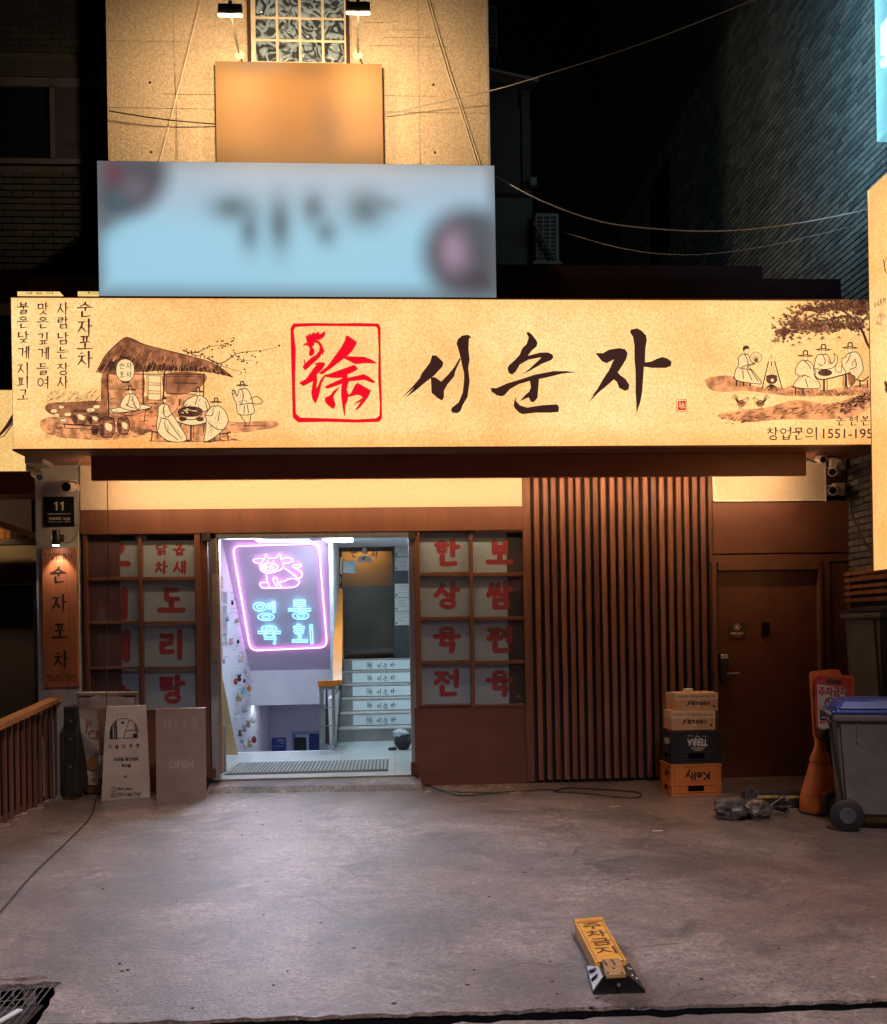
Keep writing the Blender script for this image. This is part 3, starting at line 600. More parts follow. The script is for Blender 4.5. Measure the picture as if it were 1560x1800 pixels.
# ---- staircase
stm = mat('stone_stair', (.30, .27, .27), (.22, .20, .2), scale=7, rough=.5, bump=.1); trd = mat('stair_nosing', (.42, .40, .4), (.33, .31, .31), scale=9, rough=.4)
x0s = P(597, 1220, 3.3).x
Z0 = FZ; ys0 = yR; RH, TR = .171, .285
lz = M(); sti = mat('riser_sticker', (.78, .85, .88), (.72, .79, .83), rough=.5)
for i in range(6):
    y = ys0+TR*i; z = Z0+RH*(i+1)
    st = M().box(x0s, xRt, y, 4.36, z-RH, z-.02).obj('step', stm, H)
    nx = (xRt-x0s)/4
    for k in range(4): M().box(x0s+nx*k+.002, x0s+nx*(k+1)-.002, y-.014, min(y+.3, 4.36), z-.02, z, .003).obj('nosing_tile', trd, st)
    if i >= 1:
        sf = SY(y-.006)
        # the riser's strip sign: shop seal and brushed name
        zt = z-.026; zb_ = z-RH+.012; xl = P(620, 1200, y).x
        rs = M().box(xl, xRt, y-.006, y, zb_, zt).obj('riser_sign', sti, st)
        # locate strip in measured coordinates
        def topx(pt):
            d_ = pt-CAM; return (CX+F*d_.dot(rt)/d_.dot(fwd), CY-F*d_.dot(up)/d_.dot(fwd))
        a_, b2_ = topx(Vector((xl, y, zt))), topx(Vector((xl, y, zb_))); hh = b2_[1]-a_[1]
        sc = hh*.72/170.; q = M(); oy = (a_[1]+b2_[1])/2-656*sc
        name_print(q, sf, sc*1.02, 661-850*sc*1.02+11, (a_[1]+b2_[1])/2-652*sc*1.02, .001); seal_print(q, sf, sc, 650-590*sc, oy, i % 2 == 1, .001); q.obj('sign_print', inkdark, rs)
# ---- end wall and glass door of the restaurant
YD = 4.32
M().box(xW+.03, xRt, YD+.75, YD+.8, Z0+RH*6, CZ).obj('inner_wall', mat('pub_tan_wall', (.30, .20, .10), (.24, .16, .08), scale=3, rough=.6), H)
pobj('inner_counter', 577, 1030, 722, 1150, YD+.5, YD+.74, mat('pub_counter', (.15, .12, .10), (.09, .07, .06), scale=2, rough=.4), H)
warm2 = mat('warm_cove', (.9, .7, .4), emi=(1, .55, .15), es=26)
M().box(xW+.03, xRt, YD+.3, YD+.33, P(640, 959, YD+.3).z, CZ).obj('inner_header', MATS['dark_wood'] if 'dark_wood' in MATS else mat('dark_wood', (.05, .035, .03), rough=.5), H)  # header added to hide the lamp behind it
M().box(xW+.05, xRt-.4, YD+.5, YD+.57, CZ+.03, CZ+.07).obj('assumed_cove_lamp', warm2, H)  # assumed lamp, kept out of sight, for the room's warm glow
M().box(P(692, 1100, YD).x, xRt, YD, YD+.05, Z0+RH*6, CZ).obj('dark_wall', mat('charcoal_wall', (.03, .03, .035), rough=.6), H)
gd = pbox(M(), 577, 957, 692, 1146, YD+.0, YD+.012).obj('glass_door', mat('restaurant_glass', (.05, .045, .04), rough=.35, alpha=.18, spec=.3), H)
fm = M(); pbox(fm, 590.5, 957, 592.5, 1146, YD-.01, YD+.02); pbox(fm, 577, 955.5, 692, 958, YD-.01, YD+.02); pbox(fm, 601, 1140, 692, 1147, YD-.01, YD+.03); fm.obj('door_frame', mat('door_bronze', (.05, .04, .035), rough=.4), gd)
for x in (584, 599.5): M().tube([P(x, 981, YD-.02), P(x, 981, YD-.06), P(x, 1008, YD-.06), P(x, 1008, YD-.02)], .012, 8).obj('door_handle', steel, gd, smooth=True)
sd = SY(YD-.004); q = M(); brush(q, '순', 622.5, 973, 12, 13, sd, 1.7, 2.1, .001); brush(q, '자', 659, 973, 12, 13, sd, 1.7, 2.1, .001)
poly(q, [(636, 962), (638, 957.5), (643, 957), (648, 960), (648.6, 967), (646, 973), (643, 975), (636.5, 972), (635, 966)], sd); poly(q, [(636, 983), (641, 977), (644, 977), (640, 985)], sd, .004); q.obj('lettering', inkdark, gd)
q = M(); poly(q, [(637, 963.5), (641, 961), (645, 964), (645.4, 970), (642.5, 974), (639, 973), (637, 969)], sd, .0035); poly(q, [(628, 988), (630, 980), (637, 976), (642, 977.5), (648, 977), (654, 982), (655, 988)], sd, .0025); q.obj('portrait_print', mat('portrait_grey', (.42, .36, .33), rough=.6), gd)
q = M(); poly(q, [(604, 986), (625, 986.5), (625, 1008), (604, 1007)], sd, .002); q.obj('paper_notice', mat('pale_blue_paper', (.5, .62, .68), rough=.6), gd)
q = M(); cc = el(595.5, 1020, 3.8, 6.2); q.tube([sd.pr(x, y, .03) for x, y in cc[:-1]], .006, 6, closed=True); q.obj('ring_handle', steel, gd, smooth=True)
pap = mat('signed_paper', (.46, .43, .43), (.40, .38, .38), scale=5, rough=.7)
for k, (y0, y1) in enumerate(((954, 978), (979.5, 1003), (1026, 1050), (1051, 1074), (1075, 1099))):
    o = pbox(M(), 694.5, y0, 721, y1, YD-.008, YD-.001).obj('signed_sheet', pap, None, label='%s signed sheet on the dark wall right of the restaurant door' % ('topmost', 'second from the top', 'middle', 'second from the bottom', 'lowest')[k], category='paper', group='signed sheets on the dark wall')
    q = M(); s9 = SY(YD-.008); g9 = random.Random(k)
    for j in range(3):
        x = g9.uniform(700, 704); y = y0+5+j*5; stroke(q, [(x+t*3, y+g9.uniform(-2, 2)) for t in range(5)], .55, s9, .001, dot=False)
    poly(q, [(696, y1-6), (699, y1-6), (699, y1-2), (696, y1-2)], s9, .001); q.obj('handwriting', mat('pen_ink', (.1, .09, .1), rough=.7), o)
# ---- stair handrail
oak = mat('varnished_rail', (.60, .20, .03), (.48, .15, .022), scale=4, st=(2, .3, 2), rough=.3, coat=.4)
hr = thing('stair_handrail', P(580, 1310, 1.9), 'varnished orange wooden stair handrail with flat green grey metal posts', 'handrail')
za = P(576, 1207, 2.0).z; zt_ = P(576, 1195.5, 2.0).z
M().box(P(559, 1200, 1.98).x, P(592.5, 1200, 1.98).x, 1.98, 2.06, za, zt_, .008).obj('newel_cap', oak, hr)
a, b = P(593.5, 1200, 2.03), P(596, 1042, 4.25); q = M(); q.hexa([a+Vector((-.055, 0, .03)), a+Vector((.055, 0, .03)), a+Vector((.055, 0, -.03)), a+Vector((-.055, 0, -.03))], [b+Vector((-.055, 0, .03)), b+Vector((.055, 0, .03)), b+Vector((.055, 0, -.03)), b+Vector((-.055, 0, -.03))]); q.obj('sloping_rail', oak, hr)
for x0_, x1_ in ((562.5, 570), (584, 590)):
    pbox(M(), x0_, 1208, x1_, 1311, 2.0, 2.03, .002).obj('metal_post', steel, hr)
pbox(M(), 561, 1207.5, 591, 1212, 1.995, 2.04).obj('metal_plate', steel, hr)
for y in (1243, 1274.5, 1307.5): pbox(M(), 562, y, 592, y+1.6, 1.99, 2.0).obj('cross_rod', steel, hr)
dk_ = mat('dark_wood', (.05, .035, .03), rough=.5); q = M(); q.hexa([P(573, 1212, 2.05), P(576, 1212, 2.05), P(580, 1310, 2.3), P(572, 1310, 2.3)], [P(573, 1212, 2.08), P(576, 1212, 2.08), P(580, 1310, 2.33), P(572, 1310, 2.33)]).obj('dark_stay', dk_, hr)
for i in range(5):
    y = ys0+TR*i+.1; z = Z0+RH*(i+1); M().tube([Vector((b.x-.03, y, z)), Vector((b.x-.03, y, z+.86))], .012, 8).obj('metal_post', steel, hr)
M().box(b.x-.055, b.x+.055, 4.2, 4.26, b.z-.95, b.z+.06, .004).obj('top_newel', oak, hr)
# ---- ceiling lamp
cool = mat('cool_lamp', (.9, .95, 1), emi=(.72, 1.0, 1.0), es=1.4)
cool2 = mat('cool_lamp_added', (.9, .95, 1), emi=(.66, .88, 1.0), es=21)
cool3 = mat('cool_lamp_stair', (.9, .95, 1), emi=(.66, .92, 1.0), es=62)
lp = thing('ceiling_lamp', (-1.9, 2.6, CZ), 'long flat cool white ceiling lamp above the neon sign', 'ceiling lamp')
xa_, xb_ = P(446, 948, 2.5).x, P(620, 948, 2.5).x; xm0, xm1 = P(545, 948, 2.5).x, P(571, 948, 2.5).x
M().box(xa_, xb_, 2.33, 2.87, CZ-.03, CZ-.001).obj('lamp_housing', whitepl, lp)
M().box(xa_+.01, xm0, 2.35, 2.85, CZ-.075, CZ-.032, .01).obj('lamp_diffuser', cool, lp); M().box(xm1, xb_-.01, 2.35, 2.85, CZ-.075, CZ-.032, .01).obj('lamp_diffuser', cool3, lp)
M().box(xm0+.01, xm1-.01, 2.30, 2.5, CZ-.09, CZ-.03).obj('lamp_driver', steel, lp)
lp2 = thing('ceiling_lamp', (-1.7, 1.0, CZ), 'second flat ceiling lamp, added unseen just inside the door head', 'ceiling lamp')  # lamp added out of sight to brighten the hall and threshold
M().box(-2.1, -1.0, .8, 1.2, CZ-.06, CZ-.02, .01).obj('lamp_diffuser', cool2, lp2)
ld = bpy.data.lights.new('door_spill', 'SPOT'); ld.energy = 900; ld.spot_size = R(84); ld.spot_blend = 1.0; ld.color = (.78, .80, 1.0); ld.shadow_soft_size = .3  # extra spot added to throw hall light out through the doorway
lo = bpy.data.objects.new('door_spill', ld); C.objects.link(lo); lo.parent = lp2; lo.location = Vector((-1.55, .8, 2.6))-Vector(lp2['_at']); lo.rotation_euler = (Vector((-1.35, -3.4, 0))-Vector((-1.55, .8, 2.6))).to_track_quat('-Z', 'Y').to_euler()
# unseen lamp added to brighten the basement
bt = M().box(-3.0, -1.4, 4.62, 4.74, zlow+.004, zlow+.02).obj('added_basement_lamp', mat('added_basement_glow', (.9, .9, 1), emi=(.8, .85, 1), es=9), H)
# ---- neon sign
ns = thing('neon_sign', sl.pr(490, 1050), 'pink and cyan neon sign with a sitting cow on the sloping ceiling', 'neon sign')
pink = mat('pink_neon', (1, .6, .9), emi=(1.0, .33, .92), es=6.2); cyan = mat('cyan_neon', (.6, 1, 1), emi=(.20, .80, 1.0), es=3.4)
def npos(pts, lift=.03): return [sl.pr(x, y, lift) for x, y in pts]
def rrect(c, r=14, n=6):
    out = []
    for i in range(4):
        p0, p1, p2 = Vector(c[i-1]), Vector(c[i]), Vector(c[(i+1) % 4]); a_, b2_ = (p0-p1).normalized()*r, (p2-p1).normalized()*r
        for k in range(n+1):
            t = k/n; out.append(tuple(p1+a_*(1-t)**2+b2_*t**2))
    return out
M().tube(npos(rrect([(409, 960), (560.5, 956), (575.5, 1138), (440.5, 1144)])), .0075, 6, closed=True).obj('neon_border', pink, ns)
CW = lambda ps: [(x/8.57+430, y/8.57+950) for x, y in ps]
cow = [([(285,275),(200,272),(140,290),(135,310),(165,335),(235,348)], 0), ([(285,300),(305,260),(320,212),(345,245),(365,265),(430,268),(490,260),(510,225),(525,203),(548,225),(545,265),(552,295)], 0),
 ([(552,295),(600,266),(670,262),(728,290),(705,322),(640,342),(585,330)], 0), ([(290,290),(250,350),(235,400),(250,445),(300,478),(380,490),(470,470),(550,435),(588,390),(580,330)], 0),
 (el(382, 400, 122, 55)[:-1], 1), (el(318, 402, 30, 16)[:-1], 1), (el(405, 405, 30, 18)[:-1], 1), ([(352,298),(345,333)], 0), ([(442,298),(438,335)], 0),
 ([(335,490),(335,560),(348,630),(385,712)], 0), ([(488,705),(450,640),(430,590),(450,562),(480,565),(500,610),(488,705)], 0), ([(335,635),(280,635),(238,645),(245,690),(290,718),(390,718),(530,715),(640,712),(740,705),(800,675),(828,630),(800,590),(730,572),(660,585),(610,615),(550,625),(530,660),(560,705)], 0),
 ([(592,408),(670,462),(760,530),(820,582)], 0), ([(815,578),(862,545),(868,500),(830,455),(765,425),(728,392),(760,372),(850,365),(825,410),(770,412)], 0)]
for pts, cl in cow: M().tube(npos(smooth2(CW(pts), 4, bool(cl)) if len(pts) > 2 else CW(pts)), .0042, 6, closed=bool(cl)).obj('neon_tube', pink, ns)
def neon_char(ch, cx, cy, w, h):
    old = CJ['ㄷ']; CJ['ㄷ'] = [[(.92, .1), (.15, .1), (.15, .88), (.92, .88)]]; comp = compose(ch); CJ['ㄷ'] = old
    for s in comp:
        pts = [(cx+(x-.5)*w+(y-.5)*1.5, cy+(y-.5)*h) for x, y in s]
        if len(pts) > 10:
            cx_, cy_ = sum(p[0] for p in pts)/len(pts), sum(p[1] for p in pts)/len(pts)
            for k in (1.25, .62): M().tube(npos([(cx_+(x-cx_)*k, cy_+(y-cy_)*k) for x, y in pts[:-1]]), .0040, 6, closed=True).obj('neon_tube', cyan, ns)
        else:
            left, right = [], []
            for i, (x, y) in enumerate(pts):
                a_ = Vector(pts[max(0, i-1)]); b2_ = Vector(pts[min(len(pts)-1, i+1)]); t = (b2_-a_).normalized(); left.append((x-t.y*1.9, y+t.x*1.9)); right.append((x+t.y*1.9, y-t.x*1.9))
            M().tube(npos(left+right[::-1]), .0040, 6, closed=True).obj('neon_tube', cyan, ns)
for ch, x, y in (('영', 466, 1074), ('동', 527, 1072), ('육', 474, 1116), ('회', 533, 1115)): neon_char(ch, x, y, 40, 33)
# ---- mat
mz = FZ+.002
rubber = mat('grey_rubber_mat', (.10, .105, .11), rough=.7, bump=.2); ribm = mat('mat_rib', (.30, .32, .33), (.24, .26, .27), rough=.6)
mA, mB, mC, mD = G(393, 1362, mz), G(683, 1355.5, mz), G(683, 1335, mz), G(418, 1343, mz)
dm_ = thing('door_mat', (mA+mC)/2, 'grey ribbed entrance mat lying across the doorway', 'door mat')
y0m, y1m = (mA.y+mB.y)/2, (mC.y+mD.y)/2; x0m, x1m = (mA.x+mD.x)/2, (mB.x+mC.x)/2
M().box(x0m, x1m, y0m, y1m, mz, mz+.008, .002).obj('mat_base', rubber, dm_)
nr = 42; rme = M().box(-.011, .011, y0m+.03, y1m-.03, mz+.008, mz+.018, .002).mesh('rib', ribm)
for i in range(nr): sub('rib', rme, dm_, Vector((x0m+.03+(x1m-x0m-.06)*i/(nr-1), 0, 0))-Vector(dm_['_at']))
# ---- door stop, board, cards, charms
pobj('door_closer_post', 384.5, 1276, 395.5, 1358, .12, .2, mat('grey_mauve_post', (.22, .2, .21), rough=.5), B)
q = M(); q.slab([P(382, 1172, 1.6), P(388, 1175, 1.6), P(418.5, 1327, 1.6), P(382, 1327, 1.6)], Vector((0, .02, 0)))
q.obj('plywood_board', mat('plywood', (.48, .31, .17), (.4, .25, .13), scale=5, st=(3, 3, .3), rough=.6), None, label='wedge of bare plywood leaning against the white wall left of the stair', category='board')
cards = []
for k in range(6): cards.append((385, 1013+k*25.2, 391.5, 1036+k*25.2))
for k in range(4): cards.append((392, 1040+k*24, 399, 1062+k*24))
cm = mat('photo_dark', (.10, .09, .1), (.5, .48, .5), scale=60, rough=.5, contrast=(.48, .54)); cb = mat('photo_border', (.5, .49, .5), rough=.5)
for k, (a, b, c, d) in enumerate(cards):
    o = M().slab([lw.pr(a, b, .004), lw.pr(c, b, .004), lw.pr(c, d, .004), lw.pr(a, d, .004)], lw.n*.008).obj('photo_card', cb, None, label='%s picture card in the %s column inside the left door jamb' % (('topmost', 'second', 'third', 'fourth', 'fifth', 'lowest')[k if k < 6 else k-6] if k != 9 else 'lowest', 'left' if k < 6 else 'right'), category='picture card', group='picture cards inside the left jamb')
    M().slab([lw.pr(a+.8, b+1.5, .013), lw.pr(c-.8, b+1.5, .013), lw.pr(c-.8, d-4, .013), lw.pr(a+.8, d-4, .013)], lw.n*.001).obj('picture', cm, o)
for k in range(6): pobj('paper_tile', 373, 1009+k*26, 383.5, 1034+k*26, -.008, -.0005, mat('beige_tile_sheet', (.24, .21, .19), rough=.7), None, label='%s beige sheet in the column stuck on the left aluminium jamb' % ('topmost', 'second', 'third', 'fourth', 'fifth', 'lowest')[k], category='sheet', group='beige sheets on the left jamb')
hook = mat('wire_hook', (.3, .32, .36), rough=.4, metal=.6)
cols_ = {'dark': (.03, .02, .03), 'red': (.35, .02, .03), 'pink': (.6, .3, .4), 'cream': (.65, .55, .4), 'white': (.7, .7, .72), 'mint': (.2, .5, .5), 'orange': (.6, .25, .04), 'yellow': (.6, .42, .15), 'grey': (.4, .4, .43), 'tan': (.4, .27, .18), 'brown': (.16, .08, .05), 'mauve': (.42, .36, .5)}
CH = [(409, 1061, 4, 'dark', 'ears', 'topmost'), (401, 1088, 5, 'mauve', 'drop', ''), (418, 1091, 6, 'cream', 'fish', ''), (392, 1128, 6, 'white', 'ears', ''), (407, 1130, 6, 'pink', 'ears', ''), (419, 1128, 4, 'dark', 'drop', ''), (394, 1163, 4, 'mauve', 'drop', ''), (424, 1160, 6, 'cream', 'ears', ''),
 (415, 1198, 6, 'red', 'drop', ''), (421, 1194, 6, 'dark', 'panda', ''), (430, 1197, 4, 'brown', 'drop', ''), (437, 1192, 5, 'white', 'ears', ''), (438.5, 1210, 6, 'orange', 'drop', ''), (429, 1216, 6, 'mint', 'ears', ''), (419.5, 1221, 5, 'cream', 'drop', ''), (421, 1228, 6, 'yellow', 'star', ''), (431, 1248, 7, 'grey', 'ears', ''),
 (416, 1261, 6, 'white', 'panda', ''), (445.5, 1266, 6, 'white', 'drop', ''), (437, 1275, 6, 'tan', 'ears', ''), (430, 1283, 6, 'mauve', 'ears', ''), (422.5, 1291, 5.5, 'brown', 'ears', ''), (447, 1300, 6.5, 'red', 'drop', 'low'), (431.5, 1310, 6, 'white', 'drop', ''), (440, 1309, 6.5, 'yellow', 'ears', ''), (426, 1302, 5, 'mauve', 'drop', ''), (432, 1180, 5, 'grey', 'drop', '')]
kinds_ = {'ears': 'plush with two ears', 'drop': 'teardrop shaped charm', 'fish': 'fish shaped charm', 'star': 'star shaped charm', 'panda': 'black and white plush with round ears'}
for k, (x, y, r, c, kd, _) in enumerate(CH):
    at = lw.pr(x, y, .04); sc = r*(at-CAM).length/F; m_ = mat('charm_'+c, cols_[c], rough=.8); whatp = [q_ for q_ in CH if q_[3] == c and q_[4] == kd]
    dif = ''
    if len(whatp) > 1: srt = sorted(whatp, key=lambda t_: t_[1]); dif = ', ' + ('highest' if srt[0][:2] == (x, y) else 'lowest' if srt[-1][:2] == (x, y) else 'middle') + ' one of its colour'
    t = thing('hanging_charm', at, '%s %s on the white stair wall%s' % (c, kinds_[kd], dif), 'charm', 'charms hung on the white stair wall')
    q = M(); q.ball(at, sc*.62, sc*.5, sc*.7 if kd != 'drop' else sc*.95, 12, 8)
    if kd == 'ears' or kd == 'panda': q.ball(at+Vector((0, 0, sc*.85)), sc*.5, sc*.45, sc*.42, 10, 7)
    if kd == 'star':
        for j in range(5): a_ = j*2*math.pi/5+math.pi/2; q.ball(at+Vector((math.cos(a_)*sc*.7, 0, math.sin(a_)*sc*.7)), sc*.3, sc*.2, sc*.3, 8, 6)
    if kd == 'fish': q.ball(at+Vector((-sc*.9, 0, 0)), sc*.35, sc*.2, sc*.5, 8, 6)
    q.obj('body', m_, t, smooth=True)
    if kd in ('ears', 'panda'):
        me_ = mat('charm_dark', cols_['dark'], rough=.8) if kd == 'panda' else m_
        for s_ in (-1, 1): M().ball(at+Vector((s_*sc*.38, 0, sc*1.22)), sc*.2, sc*.15, sc*.26, 8, 6).obj('ear', me_, t, smooth=True)
    if kd == 'panda':
        for s_ in (-1, 1): M().ball(at+Vector((s_*sc*.2, -sc*.42, sc*.88)), sc*.12, sc*.08, sc*.12, 8, 6).obj('eye', mat('charm_dark', cols_['dark']), t)
    w0 = lw.pr(x, y-r*2.1, .002); M().tube([w0, w0+lw.n*.05, w0+lw.n*.055+Vector((0, 0, .012))], .0025, 5).obj('hook', hook, t); M().tube([w0+lw.n*.045, at+Vector((0, 0, sc*.9))], .0012, 4).obj('cord', hook, t)
hk = M(); g5 = random.Random(12)
for i in range(46):
    y = g5.uniform(1040, 1305); x = 398+(y-1040)*.12+g5.uniform(-2, 26); x = min(x, 441); w0 = lw.pr(x, y, .002); hk.tube([w0, w0+lw.n*.045, w0+lw.n*.05+Vector((0, 0, .012))], .0022, 5)
hk.obj('empty_hooks', hook, kind='stuff')
# ---- bag by the right jamb
bg = thing('shopping_bag', G(706, 1322, FZ), 'black bag with crumpled white plastic on top beside the lowest step', 'bag')
g6 = random.Random(4); c_ = G(709, 1319, FZ)+Vector((0, .1, 0))
M().ball(c_+Vector((0, 0, .10)), .11, .1, .11, 16, 10, .08, g6).obj('bag_body', blackm, bg, smooth=True)
M().ball(c_+Vector((-.03, 0, .19)), .09, .08, .05, 14, 8, .25, g6).obj('plastic_sheet', mat('white_plastic_film', (.6, .62, .64), rough=.35), bg)
M().tube([c_+Vector((-.08, -.05, .02)), c_+Vector((-.17, -.07, .015))], .02, 8).obj('bag_strap', blackm, bg)

# ================================================================== BIG BACKLIT SIGN
def face_material(name, a, b, c, es, spk=True, edge=None):
    """printed hanji-paper film lit from inside: blotchy inner lamp glow painted into its colour, with fibre specks"""
    m = bpy.data.materials.new(name); m.use_nodes = True; t = m.node_tree; L = t.links.new; N = t.nodes.new; bs = t.nodes['Principled BSDF']
    tc = N('ShaderNodeTexCoord')
    def nz(s, d=5, st=(1, 1, 1), r=.6, ds=0):
        mp = N('ShaderNodeMapping'); mp.inputs['Scale'].default_value = st; L(tc.outputs['Object'], mp.inputs[0]); n = N('ShaderNodeTexNoise'); n.inputs['Scale'].default_value = s; n.inputs['Detail'].default_value = d; n.inputs['Roughness'].default_value = r; n.inputs['Distortion'].default_value = ds; L(mp.outputs[0], n.inputs['Vector']); return n.outputs['Fac']
    r = N('ShaderNodeValToRGB'); r.color_ramp.elements[0].position = .36; r.color_ramp.elements[1].position = .66; r.color_ramp.elements[0].color = (*a, 1); r.color_ramp.elements[1].color = (*b, 1); L(nz(.9, 4), r.inputs[0]); out = r.outputs[0]
    r3 = N('ShaderNodeValToRGB'); r3.color_ramp.elements[0].position = .4; r3.color_ramp.elements[1].position = .62; r3.color_ramp.elements[0].color = (1, 1, 1, 1); r3.color_ramp.elements[1].color = (.80, .68, .50, 1); L(nz(45, 4, (1, 1, 1), .7), r3.inputs[0])
    x = N('ShaderNodeMix'); x.data_type = 'RGBA'; x.blend_type = 'MULTIPLY'; x.inputs[0].default_value = .9; L(out, x.inputs[6]); L(r3.outputs[0], x.inputs[7]); out = x.outputs[2]
    if spk:
        r2 = N('ShaderNodeValToRGB'); r2.color_ramp.elements[0].position = .66; r2.color_ramp.elements[1].position = .73; r2.color_ramp.elements[0].color = (1, 1, 1, 1); r2.color_ramp.elements[1].color = (*c, 1); L(nz(60, 2, (.6, 1, 1.4), .5, 2.2), r2.inputs[0])
        x = N('ShaderNodeMix'); x.data_type = 'RGBA'; x.blend_type = 'MULTIPLY'; x.inputs[0].default_value = .85; L(out, x.inputs[6]); L(r2.outputs[0], x.inputs[7]); out = x.outputs[2]
    if edge:   # inner lamp falloff painted in: the film warms towards its upper and lower edges
        sx = N('ShaderNodeSeparateXYZ'); L(tc.outputs['Object'], sx.inputs[0])
        m1 = N('ShaderNodeMapRange'); m1.interpolation_type = 'SMOOTHSTEP'; m1.inputs['From Min'].default_value = edge[0]; m1.inputs['From Max'].default_value = edge[0]+.22; L(sx.outputs[2], m1.inputs[0])
        m2 = N('ShaderNodeMapRange'); m2.interpolation_type = 'SMOOTHSTEP'; m2.inputs['From Min'].default_value = edge[1]; m2.inputs['From Max'].default_value = edge[1]-.34; L(sx.outputs[2], m2.inputs[0])
        mu = N('ShaderNodeMath'); mu.operation = 'MULTIPLY'; L(m1.outputs[0], mu.inputs[0]); L(m2.outputs[0], mu.inputs[1])
        x = N('ShaderNodeMix'); x.data_type = 'RGBA'; L(mu.outputs[0], x.inputs[0]); x.inputs[6].default_value = (1.0, .78, .62, 1); x.inputs[7].default_value = (1, 1, 1, 1)
        x2 = N('ShaderNodeMix'); x2.data_type = 'RGBA'; x2.blend_type = 'MULTIPLY'; x2.inputs[0].default_value = 1; L(out, x2.inputs[6]); L(x.outputs[2], x2.inputs[7]); out = x2.outputs[2]
    L(out, bs.inputs['Emission Color']); bs.inputs['Emission Strength'].default_value = es; bs.inputs['Base Color'].default_value = (.35, .28, .18, 1); bs.inputs['Roughness'].default_value = .45
    MATS[name] = m; return m
warmface = face_material('backlit_hanji_print', (1.14, .82, .38), (1.06, .58, .215), (.36, .19, .08), 1.1, True, (3.14, 4.62))
YS = -.8
zt, zb0 = P(780, 525.5, YS).z, P(780, 786, YS).z
xl, xr = P(21, 655, YS).x, P(1562, 655, YS).x
sgn = thing('main_signboard', ((xl+xr)/2, YS, zb0), 'long warm backlit signboard with brush lettering, red rooster seal and ink drawings', 'signboard')
casem = mat('sign_case_brown', (.20, .12, .09), (.15, .09, .07), rough=.45)
M().box(xl, xr, YS+.004, YS+.25, zb0, zt).obj('sign_case', casem, sgn)
rim = mat('sign_rim', (.28, .15, .09), rough=.4)
fc = M().box(xl+.006, xr-.006, YS-.004, YS+.003, zb0+.006, zt-.006).obj('sign_face', warmface, sgn)
q = M(); q.box(xl-.003, xr, YS-.007, YS+.25, zb0-.012, zb0+.002); q.box(xl-.003, xr, YS-.007, YS+.25, zt-.003, zt+.008); q.obj('sign_rim', rim, sgn)
q = M()
for i in range(14): x = xl+.4+i*(xr-xl-.8)/13; q.box(x-.02, x+.02, YS+.25, -.0, zt-.12, zt-.08); 
q.obj('sign_bracket', casem, sgn)
# slots of light on the far edge lip
sF = SY(YS-.0045)
INK = ink('sign_black_print', (.045, .016, .013)); RED = ink('sign_red_print', (.93, .004, .022)); EDGE = ink('sign_seal_edge', (.38, .16, .04)); BR = ink('sign_brown_ink', (.06, .024, .015))
WA = ink_wash('wash_light', (.74, .30, .12)); WB = ink_wash('wash_mid', (.36, .13, .055)); WC = ink_wash('wash_dark', (.11, .04, .024)); WL = ink('wash_pale', (1.0, .70, .33))
q = M(); name_print(q, sF, d=.0015); q.obj('name_lettering', INK, sgn)
q = M()
for p in SEAL+[T(SO, 7.8, 500, 550), T(SI, 7.8, 500, 550)]:
    for i in range(len(p)): stroke(q, [p[i], p[(i+1) % len(p)]], 1.5, sF, .0012, dot=False)
q.obj('seal_outline', EDGE, sgn)
q = M(); seal_print(q, sF, d=.0030); q.obj('rooster_seal', RED, sgn)
# small square seal
q = M(); a_ = (1189, 702, 1207.5, 723)
for e in (((1189,703),(1207,702)),((1207,702),(1208,723)),((1208,723),(1190,724)),((1190,724),(1189,703))): stroke(q, list(e), 1, sF, .0015)
q.obj('small_seal_frame', EDGE, sgn)
q = M(); poly(q, [(1192, 705), (1205.5, 704.5), (1206, 721), (1192, 721)], sF, .0015); q.obj('small_seal', ink('seal_red_small', (.6, .02, .01)), sgn)
q = M(); seal_print(q, sF, .088, 1198.8-.088*590, 713-.088*656, False, .003); q.obj('small_seal_mark', WL, sgn)
# upright poem
k3 = lambda x, y: (x/3, y/3+510)
q = M()
for txt, x, ys, sz in (('순자포차', 450, (103, 195, 280, 365), 27), ('사람남는장사', 333, (98, 172, 256, 332, 417, 486), 20.5), ('맛은깊게들여', 228, (100, 172, 256, 333, 417, 487), 20.5), ('불은낮게지피고', 124, (97, 170, 250, 328, 415, 484, 553), 20.5)):
    column(q, txt, x/3, [y/3+510 for y in ys], sz, sF, sz*.085, sz*.14, .0015)
k7 = lambda x, y: (x/4.588+1220, y/4.588+500)
for txt, xs9, y, sz in (('논현본점', (1187, 1288, 1383, 1470), 1100, 16.5), ('창업문의', (637, 742, 845, 952), 1205, 21)):
    for ch, x in zip(txt, xs9): X, Y9 = k7(x, y); brush(q, ch, X, Y9, sz, sz*1.02, sF, sz*.085, sz*.14, .0015, 1)
X0, Y0_ = k7(1042, 1165); X1, Y1_ = k7(1440, 1240); text(q, '1551-195', X0, Y0_, X1, Y1_, sF, .0015, bold=.25)
q.obj('poem_and_phone_lettering', ink('sign_dark_print', (.085, .03, .022)), sgn)
# ---- ink drawing, left: thatched pub
gI = random.Random(21)
washL, washM, washD, lines, pale = M(), M(), M(), M(), M()
def blob(m, pts, f=k3, jit=1.2, d=.0012):
    p = smooth2([f(x, y) for x, y in pts], 4, True); poly(m, [(x+gI.uniform(-jit, jit)*.5, y+gI.uniform(-jit, jit)*.5) for x, y in p], sF, d)
def ln(pts, w=1.2, f=k3, w2=None, d=.004, m=None): stroke(m or lines, smooth2([f(x, y) for x, y in pts], 4) if len(pts) > 2 else [f(*p) for p in pts], w, sF, d, w2)
